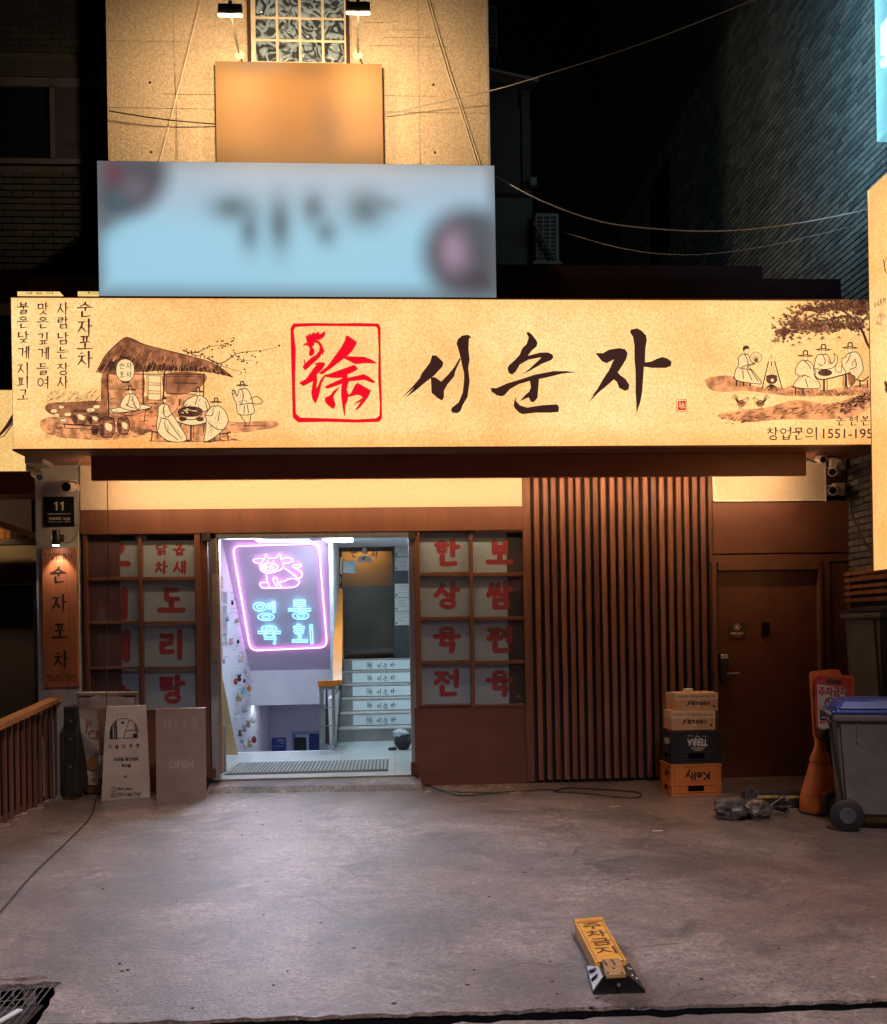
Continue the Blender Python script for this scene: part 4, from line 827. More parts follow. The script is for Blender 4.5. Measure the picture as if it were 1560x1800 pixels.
# ground washes and wall
blob(washL, [(215,690),(300,670),(520,700),(700,720),(760,760),(640,785),(480,790),(300,770),(230,745)])
blob(washL, [(800,700),(900,640),(1080,600),(1200,690),(1440,690),(1460,720),(1330,745),(1200,760),(1250,790),(1000,800),(820,790)])
blob(washM, [(250,600),(330,590),(520,585),(560,600),(560,680),(430,690),(260,650)]); blob(washM, [(540,440),(580,440),(580,650),(560,690),(535,600)])
blob(washL, [(575,560),(760,560),(1075,560),(1080,690),(900,730),(760,730),(600,690)]); blob(washM, [(620,640),(760,610),(830,620),(830,720),(730,760),(650,700)]); blob(washM, [(870,440),(1075,440),(1070,500),(990,545),(880,545)]); blob(washL, [(590,440),(750,440),(750,560),(590,560)])
# thatch
roof = [(520,430),(560,340),(665,250),(780,290),(1000,345),(1130,390),(1228,458),(1170,445),(1080,432),(880,425),(750,432),(600,440)]
blob(washM, roof, jit=.5, d=.0022)
def roofline(t):   # eave point and ridge point
    ex = 512+t*(1225-512); ey = 432+(t > .8)*(t-.8)*130; rx = 640+t*(1180-640)*.98; ry = 252+max(0, t*1.02-.05)*165
    return (ex, ey), (rx, ry)
for i in range(260):
    t = i/260+gI.uniform(-.01, .01); t = min(1, max(0, t)); (ex, ey), (rx, ry) = roofline(t); a = gI.uniform(0, .8); b_ = min(1.03, a+gI.uniform(.12, .45))
    if gI.random() < .45: a, b_ = gI.uniform(.6, .85), gI.uniform(.95, 1.06)
    p0, p1 = (rx+(ex-rx)*a, ry+(ey-ry)*a), (rx+(ex-rx)*b_, ry+(ey-ry)*b_)
    ln([p0, p1], gI.uniform(.6, 1.9)*(1.9 if b_ > .93 else .9), w2=.4, d=.0042, m=gI.choice([lines, lines, washD, washL]) if b_ < .95 else lines)
ln([(510,430),(560,340),(620,285),(668,248),(740,280),(860,312),(1000,347),(1110,380),(1180,420),(1228,458)], 1.3)
for i in range(70): x = 255+gI.uniform(0, 300); y = 530+gI.uniform(0, 55)-(abs(x-400)*.03); ln([(x, y), (x-18-gI.uniform(0, 14), y+20)], .9, w2=.3, m=gI.choice([washD, washM, lines]))
for x, y, w in ((285,637,28), (325,615,22), (358,655,30), (480,632,34), (510,615,30), (335,685,26), (300,660,22)): blob(pale, [(x-w/2, y-7), (x+w/2, y-8), (x+w/2, y+7), (x-w/2, y+8)], jit=.3, d=.003); ln([(x-w/2, y-8), (x+w/2, y-9), (x+w/2, y+8), (x-w/2, y+8), (x-w/2, y-8)], .5)
# posts, lattice, shelf
for a, b_, w in (((567,445),(576,655),2.4), ((756,432),(756,600),2.6), ((775,440),(778,590),1), ((868,432),(862,600),2.8), ((880,440),(878,545),.8), ((1077,440),(1074,560),2), ((575,442),(1080,444),1.6), ((878,545),(1040,549),1.4), ((915,489),(1042,492),1.6), ((878,455),(1075,458),.8), ((576,522),(650,522),.7), ((720,520),(750,520),.7), ((760,600),(870,600),1.2)): ln([a, b_], w)
for y in (450, 488, 500, 530, 545, 578): ln([(783, y), (850, y+3)], .9)
ln([(783,448),(783,580)], .9); ln([(850,450),(846,585)], .9)
for y0, y1 in ((455,485),(503,528),(548,575)): blob(pale, [(788,y0),(845,y0+2),(844,y1),(788,y1)], jit=.2, d=.003)
for i in range(7): x = 925+i*17; ln([(x,488),(x,472),(x+9,472),(x+9,488)], .8)
for x in (590, 603, 615): ln([(x,520),(x+6,500),(x-3,480),(x+4,462)], .6)
for i in range(170):   # loose shading strokes on the hut, wall and ground
    x0, x1, y0, y1 = gI.choice(((560, 760, 560, 760), (870, 1075, 550, 700), (540, 580, 440, 680), (250, 560, 595, 690), (230, 560, 700, 790), (590, 830, 640, 770), (760, 870, 590, 740), (800, 1240, 740, 800)))
    x, y = gI.uniform(x0, x1), gI.uniform(y0, y1); ln([(x, y), (x+gI.uniform(8, 34), y+gI.uniform(-5, 7))], gI.uniform(.7, 2.2), w2=.3, d=.0035, m=gI.choice([washM, washM, washD, washD]))
# lantern
blob(pale, [(660,362),(690,372),(708,400),(708,445),(690,475),(660,482),(632,473),(615,445),(615,400),(632,372)], jit=.1, d=.0055)
ln([(660,362),(690,372),(708,400),(708,445),(690,475),(660,482),(632,473),(615,445),(615,400),(632,372),(660,362)], 1.3, d=.007); ln([(662,290),(661,322)], .6, d=.007); ln([(642,355),(682,356)], 3, d=.007); ln([(645,484),(680,485)], 3, d=.007); ln([(655,322),(655,345),(668,345),(668,322)], .7, d=.007)
for ch, x, y in (('순', 644, 400), ('자', 682, 398), ('포', 644, 446), ('차', 682, 444)): X, Y9 = k3(x, y); brush(lines, ch, X, Y9, 10, 11, sF, .9, 1.1, .007)
# counter and pots
blob(pale, [(585,628),(740,600),(800,618),(620,648)], jit=.2, d=.004); ln([(580,628),(690,608)], 1.2); ln([(585,632),(622,648),(800,620),(740,600)], 1.6); ln([(622,650),(624,700)], 1); ln([(770,628),(762,690)], 1.6); ln([(600,645),(700,660),(795,625)], 1.2)
def pot(cx, cy, w, h):
    blob(washM, [(cx-w*.38, cy-h*.4), (cx+w*.38, cy-h*.4), (cx+w*.5, cy), (cx+w*.3, cy+h*.5), (cx-w*.3, cy+h*.5), (cx-w*.5, cy)], jit=.3, d=.0032)
    blob(pale, [(cx-w*.1, cy-h*.2), (cx+w*.3, cy-h*.1), (cx+w*.25, cy+h*.2), (cx-w*.05, cy+h*.1)], jit=.4, d=.0042); blob(washD, [(cx-w*.45, cy-h*.1), (cx-w*.2, cy-h*.1), (cx-w*.15, cy+h*.4), (cx-w*.35, cy+h*.35)], jit=.3, d=.0045)
    for s in (-1, 1): ln([(cx+s*w*.38, cy-h*.42), (cx+s*w*.5, cy-h*.1), (cx+s*w*.45, cy+h*.25), (cx+s*w*.25, cy+h*.5)], 1.3)
    ln([(cx-w*.38, cy-h*.42), (cx, cy-h*.36), (cx+w*.38, cy-h*.42), (cx, cy-h*.5), (cx-w*.38, cy-h*.42)], 1.8); ln([(cx-w*.3, cy+h*.5), (cx+w*.3, cy+h*.5)], 1.6)
pot(421, 670, 82, 76); pot(496, 677, 62, 58); pot(565, 722, 86, 108); pot(652, 714, 66, 90)
ln([(335,706),(420,712),(520,716)], 2.4); ln([(345,728),(520,736)], 1.2); ln([(340,706),(342,724)], 1.6); blob(washD, [(480,722),(520,722),(515,760),(490,762)])
for i in range(5): x = gI.uniform(240, 480); y = gI.uniform(735, 780); ln([(x, y), (x+gI.uniform(30, 90), y+4)], 1.8, m=washM, w2=.5)
for i in range(14): x = gI.uniform(500, 780); y = gI.uniform(735, 775); ln([(x, y), (x+gI.uniform(8, 30), y+2)], 1.6, w2=.4)
# people outlines: head c, hat, body polylines
def person(head, hat, body, f=k3, w=1.35, fill=True, s=9):
    hx, hy = head
    if fill: blob(pale, body[0], f, .2, .0046)
    blob(pale, [(hx-s, hy-s), (hx+s, hy-s), (hx+s, hy+s), (hx, hy+s*1.5), (hx-s, hy+s)], f, .1, .005); ln([(hx-s, hy-s), (hx-s, hy+s*.6), (hx, hy+s*1.5), (hx+s, hy+s*.6), (hx+s, hy-s)], .7, f, d=.0062)
    if hat == 'gat': ln([(hx-s*3.3, hy-s*1.1), (hx, hy-s*1.5), (hx+s*3.3, hy-s*1)], 1.8, f, d=.0066); ln([(hx-s*.9, hy-s*1.4), (hx-s*.7, hy-s*3.2), (hx+s*.8, hy-s*3.2), (hx+s, hy-s*1.4)], 2.2, f, d=.0066); ln([(hx-s*2.6, hy-s*.9), (hx+s*2.6, hy-s*.8)], 1.2, f, d=.0068); ln([(hx-3, hy+s*1.2), (hx-2, hy+s*1.9)], .9, f, d=.0068)
    else: blob(washD, [(hx-s*1.5, hy-s), (hx-s*.4, hy-s*1.9), (hx+s, hy-s*1.4), (hx+s*.9, hy-s*.6), (hx-s*.4, hy-s*.3), (hx-s*1.2, hy+s*.6)], f, .2, .0066); ln([(hx-s*1.3, hy-s*.8), (hx-s*.3, hy-s*1.7), (hx+s*.9, hy-s*1.2)], 2, f, d=.007)
    bc0, bc1 = sum(p[0] for p in body[0])/len(body[0]), sum(p[1] for p in body[0])/len(body[0])
    for _ in range(16):
        p = gI.choice(body[0]); a_, b9 = gI.uniform(.05, .6), gI.uniform(.5, 1.0); x0, y0 = bc0+(p[0]-bc0)*a_, bc1+(p[1]-bc1)*a_; x1, y1 = bc0+(p[0]-bc0)*b9*.95, bc1+(p[1]-bc1)*b9*.95+s*.6
        ln([(x0, y0), ((x0+x1)/2+gI.uniform(-s, s)*.3, (y0+y1)/2), (x1, y1)], gI.uniform(.6, 1.5), f, .3, d=.0056, m=gI.choice([washL, washL, washM]))
    for b_ in body: ln(b_+([b_[0]] if b_ is body[0] else []), w, f, d=.0064)
person((688,535), 'gat', [[(665,550),(710,550),(735,590),(738,625),(700,635),(640,620),(640,590)], [(688,555),(680,585),(670,610)], [(700,560),(705,590),(725,628)], [(665,600),(690,618),(720,622)]])
person((870,580), 'bun', [[(855,600),(885,605),(900,640),(940,700),(985,790),(890,795),(830,740),(835,650),(838,615)], [(870,605),(862,640),(880,670),(925,640),(938,620)], [(850,680),(835,735)], [(870,690),(880,740),(940,790)], [(890,690),(925,740),(960,785)], [(845,672),(895,685)]])
person((1045,545), 'gat', [[(1025,558),(1065,558),(1095,585),(1105,625),(1060,640),(975,615),(985,580)], [(1045,562),(1035,590),(1030,605)], [(990,600),(975,612)], [(1085,590),(1095,630)]])
person((1140,600), 'gat', [[(1115,615),(1160,612),(1195,650),(1203,700),(1165,750),(1110,790),(1078,795),(1085,740),(1090,680),(1082,660)], [(1125,620),(1120,660),(1085,660)], [(1100,700),(1150,735),(1200,730)], [(1110,790),(1120,800),(1075,802)], [(1160,640),(1150,690)]])
person((1278,512), 'gat', [[(1262,525),(1300,520),(1322,550),(1335,600),(1338,650),(1260,655),(1248,600),(1238,580),(1225,540),(1240,530),(1250,560)], [(1278,530),(1285,560),(1275,600)], [(1262,605),(1330,595)], [(1265,655),(1290,690),(1300,715)], [(1325,655),(1320,690),(1312,715)], [(1222,528),(1238,528),(1236,545),(1224,545)], [(1320,575),(1355,560),(1385,585),(1370,600),(1330,598)], [(1290,610),(1288,650)], [(1305,605),(1312,648)]])
ln([(1285,716),(1350,715),(1412,716)], 2.2, w2=.4); blob(washD, [(1225,712),(1300,722),(1340,735),(1290,748),(1240,738)]); ln([(1215,712),(1240,709)], 1.2)
# table, bowl, stools
blob(pale, [(930,672),(1080,670),(1100,690),(1010,712),(930,690)], jit=.2, d=.0042); ln([(928,690),(1008,714),(1092,700)], 1.8); ln([(930,675),(928,690)], 1); ln([(955,705),(952,745)], 2); ln([(1008,714),(1008,790)], 3); ln([(1022,714),(1020,780)], 1.4); ln([(1078,706),(1074,750)], 2)
blob(washD, [(940,640),(965,620),(1010,614),(1055,622),(1070,640),(1040,662),(1000,668),(960,660)], d=.0072)
for i in range(22): a = gI.uniform(0, 6.28); r_ = gI.random()**.5; x, y = 1005+48*r_*math.cos(a), 638+15*r_*math.sin(a); ln([(x-5, y), (x+5, y+2)], 1.6, m=gI.choice([pale, washL, lines]), d=.0085)
ln(el(1005, 640, 65, 26), 1.3, d=.009); ln([(945,655),(975,680),(1035,680),(1066,655)], 1.5, d=.009)
for x in (965, 1055): blob(washD, [(x-20,672),(x+20,672),(x+12,690),(x-12,690)], jit=.2, d=.0075)
ln([(950,575),(946,608)], 2.4)
for x0, x1, y in ((790,880,742), (1120,1215,750)): ln([(x0, y), ((x0+x1)/2, y+8), (x1, y)], 2.2); ln([(x0+14, y+8), (x0+10, y+50)], 2); ln([(x1-14, y+8), (x1-10, y+45)], 2); ln([(x0+40, y+10), (x0+42, y+40)], 1.6)
ln([(790,795),(1000,800),(1250,790)], 1.4, w2=.4)
for i in range(20): x = gI.uniform(800, 1240); ln([(x, gI.uniform(785, 800)), (x+gI.uniform(10, 40), 795)], 1.3, w2=.4)
# plum branch
for pts, w in (([(965,318),(1010,330),(1050,325),(1100,300),(1160,290),(1240,265)], 2.0), ([(1010,335),(1030,345),(1060,345)], 2.4), ([(1095,360),(1150,385),(1190,375),(1240,340),(1300,325),(1380,318),(1470,300)], 2.2), ([(1120,370),(1170,400),(1275,430)], 1.6), ([(1240,340),(1280,370),(1340,368)], 1.2), ([(1160,290),(1200,300),(1215,295)], .9)):
    ln(pts, w, w2=.5)
    for j in range(12): p = gI.choice(pts); X, Y9 = k3(p[0]+gI.uniform(-28, 28), p[1]+gI.uniform(-24, 16)); poly(lines, [(X+1.9*math.cos(k*1.05)*gI.uniform(.6, 1.1), Y9+1.9*math.sin(k*1.05)*gI.uniform(.6, 1.1)) for k in range(6)], sF, .0045)
# ---- ink drawing, right: pine tree and picnic
f7 = k7
blob(washL, [(100,760),(320,740),(500,820),(700,830),(900,880),(760,900),(420,860),(160,860)], f7); blob(washL, [(180,1060),(420,1010),(600,990),(830,930),(1100,960),(1400,880),(1445,960),(1300,1060),(1050,1090),(700,1090),(420,1110)], f7)
blob(washL, [(700,860),(850,800),(1050,850),(1250,820),(1430,800),(1430,870),(1100,900),(800,900)], f7)
for cx, cy, rx, ry in ((1000,200,180,60), (1200,170,180,60), (1350,200,90,90), (830,320,120,80), (1000,350,130,60), (1150,330,120,50), (730,390,80,60), (1300,330,120,50), (1330,160,110,50)):
    blob(washM if cx < 1000 else washD, [(cx+rx*math.cos(a)*gI.uniform(.35, .85), cy+ry*math.sin(a)*gI.uniform(.3, .8)) for a in [k*.7 for k in range(9)]], f7, 2.5)
    for i in range(int(rx*.85)):
        x, y = cx+gI.gauss(0, rx*.55), cy+gI.gauss(0, ry*.6); y = max(y, 128); x = min(x, 1430); n_ = gI.randint(3, 5); a0 = gI.uniform(-2.8, -.4)
        for j in range(n_): a = a0+(j-n_/2)*.35; ex, ey = min(1440, x+30*math.cos(a)), max(122, y+26*math.sin(a)); ln([(x, y), (ex, ey)], 1.25, f7, .4, m=gI.choice([lines, lines, washD, washM]))
for pts, w in (([(1440,530),(1400,480),(1370,400),(1330,330),(1280,270),(1200,260),(1100,290),(1000,300),(900,350)], 5.5), ([(1300,280),(1240,240),(1180,200),(1050,180),(960,210)], 3), ([(1340,340),(1380,280),(1440,230)], 3.5), ([(900,350),(820,380),(740,360),(690,300)], 2), ([(1440,460),(1430,520)], 4)): ln(pts, w, f7, w2=1, m=washD); ln([(x-4, y-8) for x, y in pts], 1.3, f7); ln([(x+6, y+12) for x, y in pts], 1.0, f7)
for x, y in ((660,450),(640,445),(700,270),(690,290),(800,480),(850,460),(930,430),(1040,420),(1170,420),(1330,400)):
    for j in range(5): a = 1.57+(j-2)*.5; ln([(x, y), (x+34*math.cos(a), y+30*math.sin(a))], 1, f7, .3)
person((425,530), 'bun', [[(395,560),(440,570),(460,620),(490,640),(430,665),(470,690),(545,790),(500,800),(340,770),(335,700),(360,650),(360,590)], [(405,560),(430,600),(440,640)], [(385,670),(430,650),(495,635)], [(360,672),(470,690)], [(395,690),(400,760)], [(430,690),(470,770)], [(460,690),(520,780)]], f7, 1.4, s=20)
blob(pale, [(490,615),(460,580),(480,550),(510,545),(545,570),(545,600),(520,630)], f7, .2, .006); ln([(495,618),(458,578),(480,550),(510,545),(545,570),(547,600),(520,632),(495,618)], .9, f7, d=.0075)
for k in range(6): a = -2.6+k*.5; ln([(497,612), (503+44*math.cos(a), 590+42*math.sin(a))], .6, f7, d=.0078)
blob(washM, [(485,610),(510,590),(520,620),(500,630)], f7, .2, .008)
for x in (345, 400, 455): ln([(x,770),(x,815)], 2.6, f7)
ln([(320,750),(350,768),(460,768)], 2, f7); ln([(603,622),(548,850)], 1.8, f7); ln([(652,620),(712,838)], 1.8, f7); ln([(628,570),(628,600)], .8, f7); ln([(628,625),(628,655)], 2, f7)
for x in (612, 628, 645): ln([(x,725),(x+6,700),(x-5,680),(x+3,660)], .6, f7)
blob(washD, [(588,745),(600,735),(655,735),(668,745),(672,770),(650,795),(610,795),(590,775)], f7, .2); ln([(585,740),(628,730),(672,740),(628,748),(585,740)], 1.6, f7); ln([(590,745),(588,770),(605,795),(650,795),(672,770)], 1.6, f7); blob(pale, [(620,765),(640,760),(645,780),(628,785)], f7, .1, .005)
blob(washD, [(560,855),(600,815),(630,805),(670,825),(720,855)], f7); [ln([(628+gI.uniform(-60, 70), 855), (628+gI.uniform(-20, 20), 810)], 1.3, f7) for _ in range(9)]
person((900,595), 'gat', [[(880,610),(930,620),(965,660),(975,740),(1015,800),(1000,840),(820,830),(815,790),(850,740),(818,710),(840,640)], [(900,620),(935,660),(940,680)], [(850,740),(900,735),(940,750)], [(900,760),(920,830)], [(960,680),(985,700),(975,740)]], f7, 1.4, s=18)
person((1045,545), 'gat', [[(1010,565),(1070,565),(1095,600),(1110,640),(1140,600),(1130,560),(1160,580),(1150,640),(1100,680),(980,680),(975,640),(990,580)], [(1045,580),(1060,610),(1055,640)], [(1000,640),(1040,655)]], f7, 1.4, s=18)
person((1260,530), 'gat', [[(1235,560),(1310,545),(1350,600),(1365,690),(1330,745),(1290,790),(1240,840),(1230,720),(1200,660),(1195,600),(1220,590)], [(1265,565),(1250,600),(1225,640)], [(1300,600),(1310,660),(1275,680)], [(1250,720),(1300,740)]], f7, 1.4, s=18)
blob(washM, [(1240,720),(1300,740),(1300,790),(1260,820)], f7, .4, .0055)
blob(pale, [(970,690),(1080,670),(1270,690),(1180,730),(1050,760),(1000,745)], f7, .2, .006); ln([(975,735),(1040,768),(1265,712)], 2.2, f7, d=.0075); ln([(975,735),(970,700)], 1, f7)
blob(washD, [(1005,705),(1050,690),(1110,700),(1105,725),(1060,738),(1015,730)], f7, .3, .008); ln(el(1058, 712, 55, 24), 1.2, f7, d=.009); ln([(1145,650),(1145,700),(1190,705),(1190,650)], 1, f7, d=.009)
for x, y0, y1, w in ((1050,770,855,3.6), (1225,730,820,3.6), (1075,770,850,1.4), (1205,735,815,1.4)): ln([(x, y0), (x, y1)], w, f7)
for x0, x1, y in ((790,980,825), (1310,1410,765)): ln([(x0, y), ((x0+x1)/2, y+14), (x1, y-20)], 2.2, f7); [ln([(x, y+8), (x, y+62)], 2.4, f7) for x in (x0+30, x0+90)]
for i in range(60): x = gI.uniform(780, 1430); ln([(x, gI.uniform(850, 905)), (x+gI.uniform(10, 50), gI.uniform(860, 905))], 1.3, f7, .3, m=gI.choice([washM, washD, lines]))
# rocks and grass, hens
for i in range(130): t = gI.random(); x = 220+t*1200; y = 1095-t*130+gI.uniform(-45, 40); x = min(x, 1400); ln([(x, y), (x+gI.uniform(15, 55), y-gI.uniform(-4, 25))], gI.uniform(1, 2.6), f7, .4, m=gI.choice([washM, washM, washD, lines]))
for i in range(60): x = gI.uniform(1180, 1430); y = 1010-(x-1180)*.5+gI.uniform(-40, 50); ln([(x, y), (min(1440, x+gI.uniform(10, 40)), y-gI.uniform(0, 30))], gI.uniform(2, 4), f7, .8, m=gI.choice([washD, lines, washM]))
for dx, mir in ((0, 1), (1, -1)):
    hx = (lambda x: x) if mir == 1 else (lambda x: 910-x+10)
    for pts, w in (([(350,940),(380,935),(415,925),(430,915)], 1.2), ([(350,945),(360,975),(395,985),(420,965),(432,935)], 1.1), ([(430,912),(440,920),(432,936)], 2.2), ([(350,945),(330,920),(305,905)], 2), ([(350,940),(335,905),(315,890)], 2), ([(355,935),(350,905),(330,885)], 1.6), ([(370,985),(368,1005),(352,1010)], 1), ([(385,985),(388,1005),(402,1010)], 1), ([(355,945),(385,960),(405,955)], 2)): ln([(hx(x), y) for x, y in pts], w, f7, .6)
    blob(washM, [(hx(x), y) for x, y in [(352,942),(395,935),(420,950),(400,980),(365,975)]], f7, .2)
washL.obj('ink_wash_light', WA, sgn, kind='stuff'); washM.obj('ink_wash_middle', WB, sgn, kind='stuff'); washD.obj('ink_wash_dark', WC, sgn, kind='stuff'); pale.obj('paper_highlight', WL, sgn, kind='stuff'); lines.obj('ink_lines', BR, sgn, kind='stuff')

# ================================================================== NEIGHBOUR'S WARM SIGN (left), SIDE SIGNS (right)
nb = thing('neighbour_signboard', P(20, 830, .3), 'warm backlit signboard of the neighbour showing past the left end of the long sign', 'signboard')
x0, x1 = P(-200, 750, .3).x, P(66, 750, .3).x
M().box(x0, x1, .304, .5, P(30, 831, .3).z, P(10, 683, .3).z).obj('sign_case', casem, nb); M().box(x0, x1-.006, .295, .303, P(30, 828, .3).z, P(10, 686, .3).z).obj('sign_face', face_material('backlit_plain_print', (1, .72, .30), (1, .62, .22), (.6, .4, .2), 1.0, False), nb)
q = M(); sN = SY(.295); stroke(q, [(24, 733), (14, 748), (4, 760), (-8, 772)], 9, sN, .002, 3); stroke(q, [(26, 740), (8, 766), (-6, 772)], 2.4, sN, .002, 1); q.obj('brush_print', INK, nb)
# thin lit sign strip peeping above the long sign
for k, (a, b, tx, lab) in enumerate(((31, 105, '세 늘 이', 'left one of two thin lit strips of a sign peeping above the long signboard'), (137, 240, '드 수', 'right one of two thin lit strips of a sign peeping above the long signboard'))):
    o = pbox(M(), a, 512.5, b, 520, -.15, -.05).obj('lit_sign_strip', mat('strip_glow', (.9, .7, .4), emi=(.9, .62, .22), es=1.0), None, label=lab, category='sign'); q = M(); text(q, tx, a+14, 513, b-12, 517.5, SY(-.15)); q.obj('lettering', INK, o)
def side_surf(x): return Surf((x, 0, 0), (-1, 0, 0))
# right neighbour's brick flank wall: plane x = XB
XB = P(1494, 1000, 0.0).x
RB = thing('brick_building', (XB, 0, 0), 'dark grey brick building whose long flank wall closes the yard on the right', 'building')
mort = mat('dark_mortar', (.07, .08, .085), rough=.9)
M().box(XB+.012, XB+8, -9, 11, -.5, 16).obj('mortar_wall', mort, RB)
brickm = [mat('grey_brick_%s' % n_, c_, tuple(v*.75 for v in c_), scale=18, rough=.95, bump=.3, spec=.1) for n_, c_ in (('a', (.20, .21, .215)), ('b', (.155, .165, .175)), ('c', (.24, .245, .245)), ('d', (.12, .13, .14)))]
bw, bh, px_, pz_ = .19, .052, .2, .066
bms = [M().box(0, .022, 0, bw, 0, bh, .003).mesh('brick', m_) for m_ in brickm]
def topx(pt):
    d_ = pt-CAM; return (CX+F*d_.dot(rt)/d_.dot(fwd), CY-F*d_.dot(up)/d_.dot(fwd))
cand = []; z = 1.95; r_ = 0
winr = [(5.6, 6.6, 4.6, 5.75), (5.6, 6.7, 7.6, 9.1)]
while z < 9.4:
    y = -2.6+(r_ % 2)*px_/2
    while y < 8.6:
        if not any(a-.12 < y < b and c-.06 < z < d for a, b, c, d in winr):
            X, Y9 = topx(Vector((XB, y, z)))
            if 900 < X < 1575 and -40 < Y9 < 1100 and not (zb0+.05 < z < zt-.1): cand.append((-(Vector((XB, y, z))-CAM).length, y, z))
        y += px_
    z += pz_; r_ += 1
cand.sort(reverse=True); gb = random.Random(5); rest = [M() for _ in brickm]
# nearest visible ones one by one, the others joined
for i, (_, y, z) in enumerate(cand):
    k = gb.choices((0, 1, 2, 3), (5, 5, 2, 2))[0]; dx = gb.uniform(-.0015, .001)
    if i < 300: sub('brick', bms[k], RB, (dx-.01, y, z))
    else: rest[k].add([(XB+dx-.01+a, y+b, z+c) for a, b, c in ((0, 0, 0), (0, bw, 0), (0, bw, bh), (0, 0, bh), (.03, 0, 0), (.03, bw, 0), (.03, bw, bh), (.03, 0, bh))], ((0, 1, 2, 3), (0, 4, 5, 1), (3, 2, 6, 7), (0, 3, 7, 4), (1, 5, 6, 2)))
for k, m_ in enumerate(brickm): rest[k].obj('bricks', m_, RB, kind='stuff')
for a, b, c, d in winr: 
    o = M().box(XB-.005, XB+.05, a, b, c, d).obj('window', mat('night_window', (.012, .012, .015), rough=.15), RB); M().box(XB-.03, XB+.02, a-.05, b, c-.06, c).obj('sill', mort, o)
    if c < 5: M().box(XB-.02, XB+.03, a-.08, a, c, d).obj('frame', mat('pale_window_frame', (.3, .3, .32), rough=.5), o)
# tall warm sign on the flank
def side_box(name, par, m, px0, py0, py1, ylen, depth_x, dist):
    pass
YW = -1.0; Xf = P(1525.5, 335, YW).x+.0
z1_, z0_ = P(1525, 335, YW).z, P(1547, 1004, YW).z
sw2 = thing('side_signboard', (Xf, YW, z0_), 'tall warm backlit signboard on the flank wall cutting across the right edge', 'signboard')
M().box(Xf+.004, XB-.02, YW-2.4, YW, z0_, z1_, .003).obj('sign_case', casem, sw2); M().box(Xf-.003, Xf+.003, YW-2.39, YW-.006, z0_+.006, z1_-.006).obj('sign_face', warmface, sw2)
M().box(Xf-.006, Xf+.01, YW-.006, YW+.004, z0_-.004, z1_+.004).obj('sign_rim', rim, sw2)
sS = Surf((Xf-.004, 0, 0), (-1, 0, 0)); q = M(); text(q, 'WARM FOOD', 1536, 517, 1600, 537, sS, .0015, shear=0)
q.v = []; q.f = []
for i, ch in enumerate('WARM FOOD'):
    if ch != ' ': text(q, ch, 1536.5+i*5.4, 531-i*2.6, 1541+i*5.4, 541.5-i*2.6, sS, .0015)
stroke(q, [(1553, 455), (1555, 470), (1560, 482)], 1.2, sS); stroke(q, [(1560, 450), (1555, 462), (1556, 478)], .9, sS); stroke(q, [(1557, 672), (1561, 690), (1558, 684)], 5, sS)
q.obj('print', BR, sw2)
q = M(); poly(q, [(1540, 570), (1543, 555), (1548, 549), (1553, 551), (1560, 557), (1560, 575)], sS, .0012); q.obj('mountain_print', ink_wash('wash_hill', (.95, .5, .22)), sw2)
# blue lit sign above it
YB2 = -.88; XbF = P(1541.5, 250, YB2).x; zb3 = P(1541.5, 250, YB2).z
bs_ = thing('blue_signboard', (XbF, YB2, zb3), 'pale blue lit sign with raised white letters high on the flank wall at top right', 'signboard')
M().box(XbF, XB-.01, YB2-2, YB2, zb3, zb3+2.6, .004).obj('sign_case', mat('blue_sign_face', (.3, .55, .62), emi=(.20, .52, .62), es=.9), bs_)
sB = Surf((XbF-.05, 0, 0), (-1, 0, 0)); lt_ = mat('white_channel_letter', (.8, .95, 1), emi=(.55, 1, 1), es=1.6)
q = M(); q.slab([sB.pr(1549, 42, 0), sB.pr(1575, 10, 0), sB.pr(1575, 60, 0), sB.pr(1556, 78, 0), sB.pr(1556, 55, 0), sB.pr(1549, 95, 0)][:0] or [sB.pr(1548, 46), sB.pr(1572, 14), sB.pr(1572, 26), sB.pr(1555, 50), sB.pr(1555, 80), sB.pr(1572, 62), sB.pr(1572, 76), sB.pr(1548, 98)], Vector((.04, 0, 0)))
q.slab([sB.pr(1546, 108), sB.pr(1572, 82), sB.pr(1572, 96), sB.pr(1548, 119)], Vector((.04, 0, 0))); q.obj('raised_letter', lt_, bs_)
bl_ = bpy.data.lights.new('blue_sign_spill', 'AREA'); bl_.shape = 'RECTANGLE'; bl_.size = .8; bl_.size_y = 2.6; bl_.energy = 20; bl_.color = (.45, .85, 1.0)  # unseen light floating off the sign, added to tint the brick
ol = bpy.data.objects.new('blue_sign_spill', bl_); C.objects.link(ol); ol.parent = bs_; ol.location = Vector((XbF-.55, YB2+.05, zb3+.7))-Vector(bs_['_at']); ol.rotation_euler = (R(90), 0, R(-30))
# utility box and cables on the flank
pobj('junction_box', 1500, 852, 1514, 880, -.06, .0, mat('grey_box', (.14, .15, .17), rough=.6), None, label='small grey junction box on the brick flank wall beside the cameras', category='junction box')
# horizontal slat screen on the flank
hsn = thing('slat_screen', P(1497, 1060, -.05), 'brown horizontal timber slat screen above the big grey bin', 'screen')
sX = Surf((XB-.06, 0, 0), (-1, 0, 0))
for k, (y0, y1) in enumerate(((1005, 1012), (1016, 1023.5), (1029, 1035.5), (1040, 1047), (1052, 1059))):
    a = sX.pr(1497, (y0+y1)/2); M().box(XB-.075, XB-.045, -2.0, -.03, sX.pr(1497, y1).z, sX.pr(1497, y0).z, .003).obj('slat', slatm, hsn)
for y in (-.06, -1.0, -1.95): M().box(XB-.045, XB-.012, y-.03, y+.03, sX.pr(1497, 1064).z-.3, sX.pr(1497, 1003).z).obj('post', slatm2, hsn)

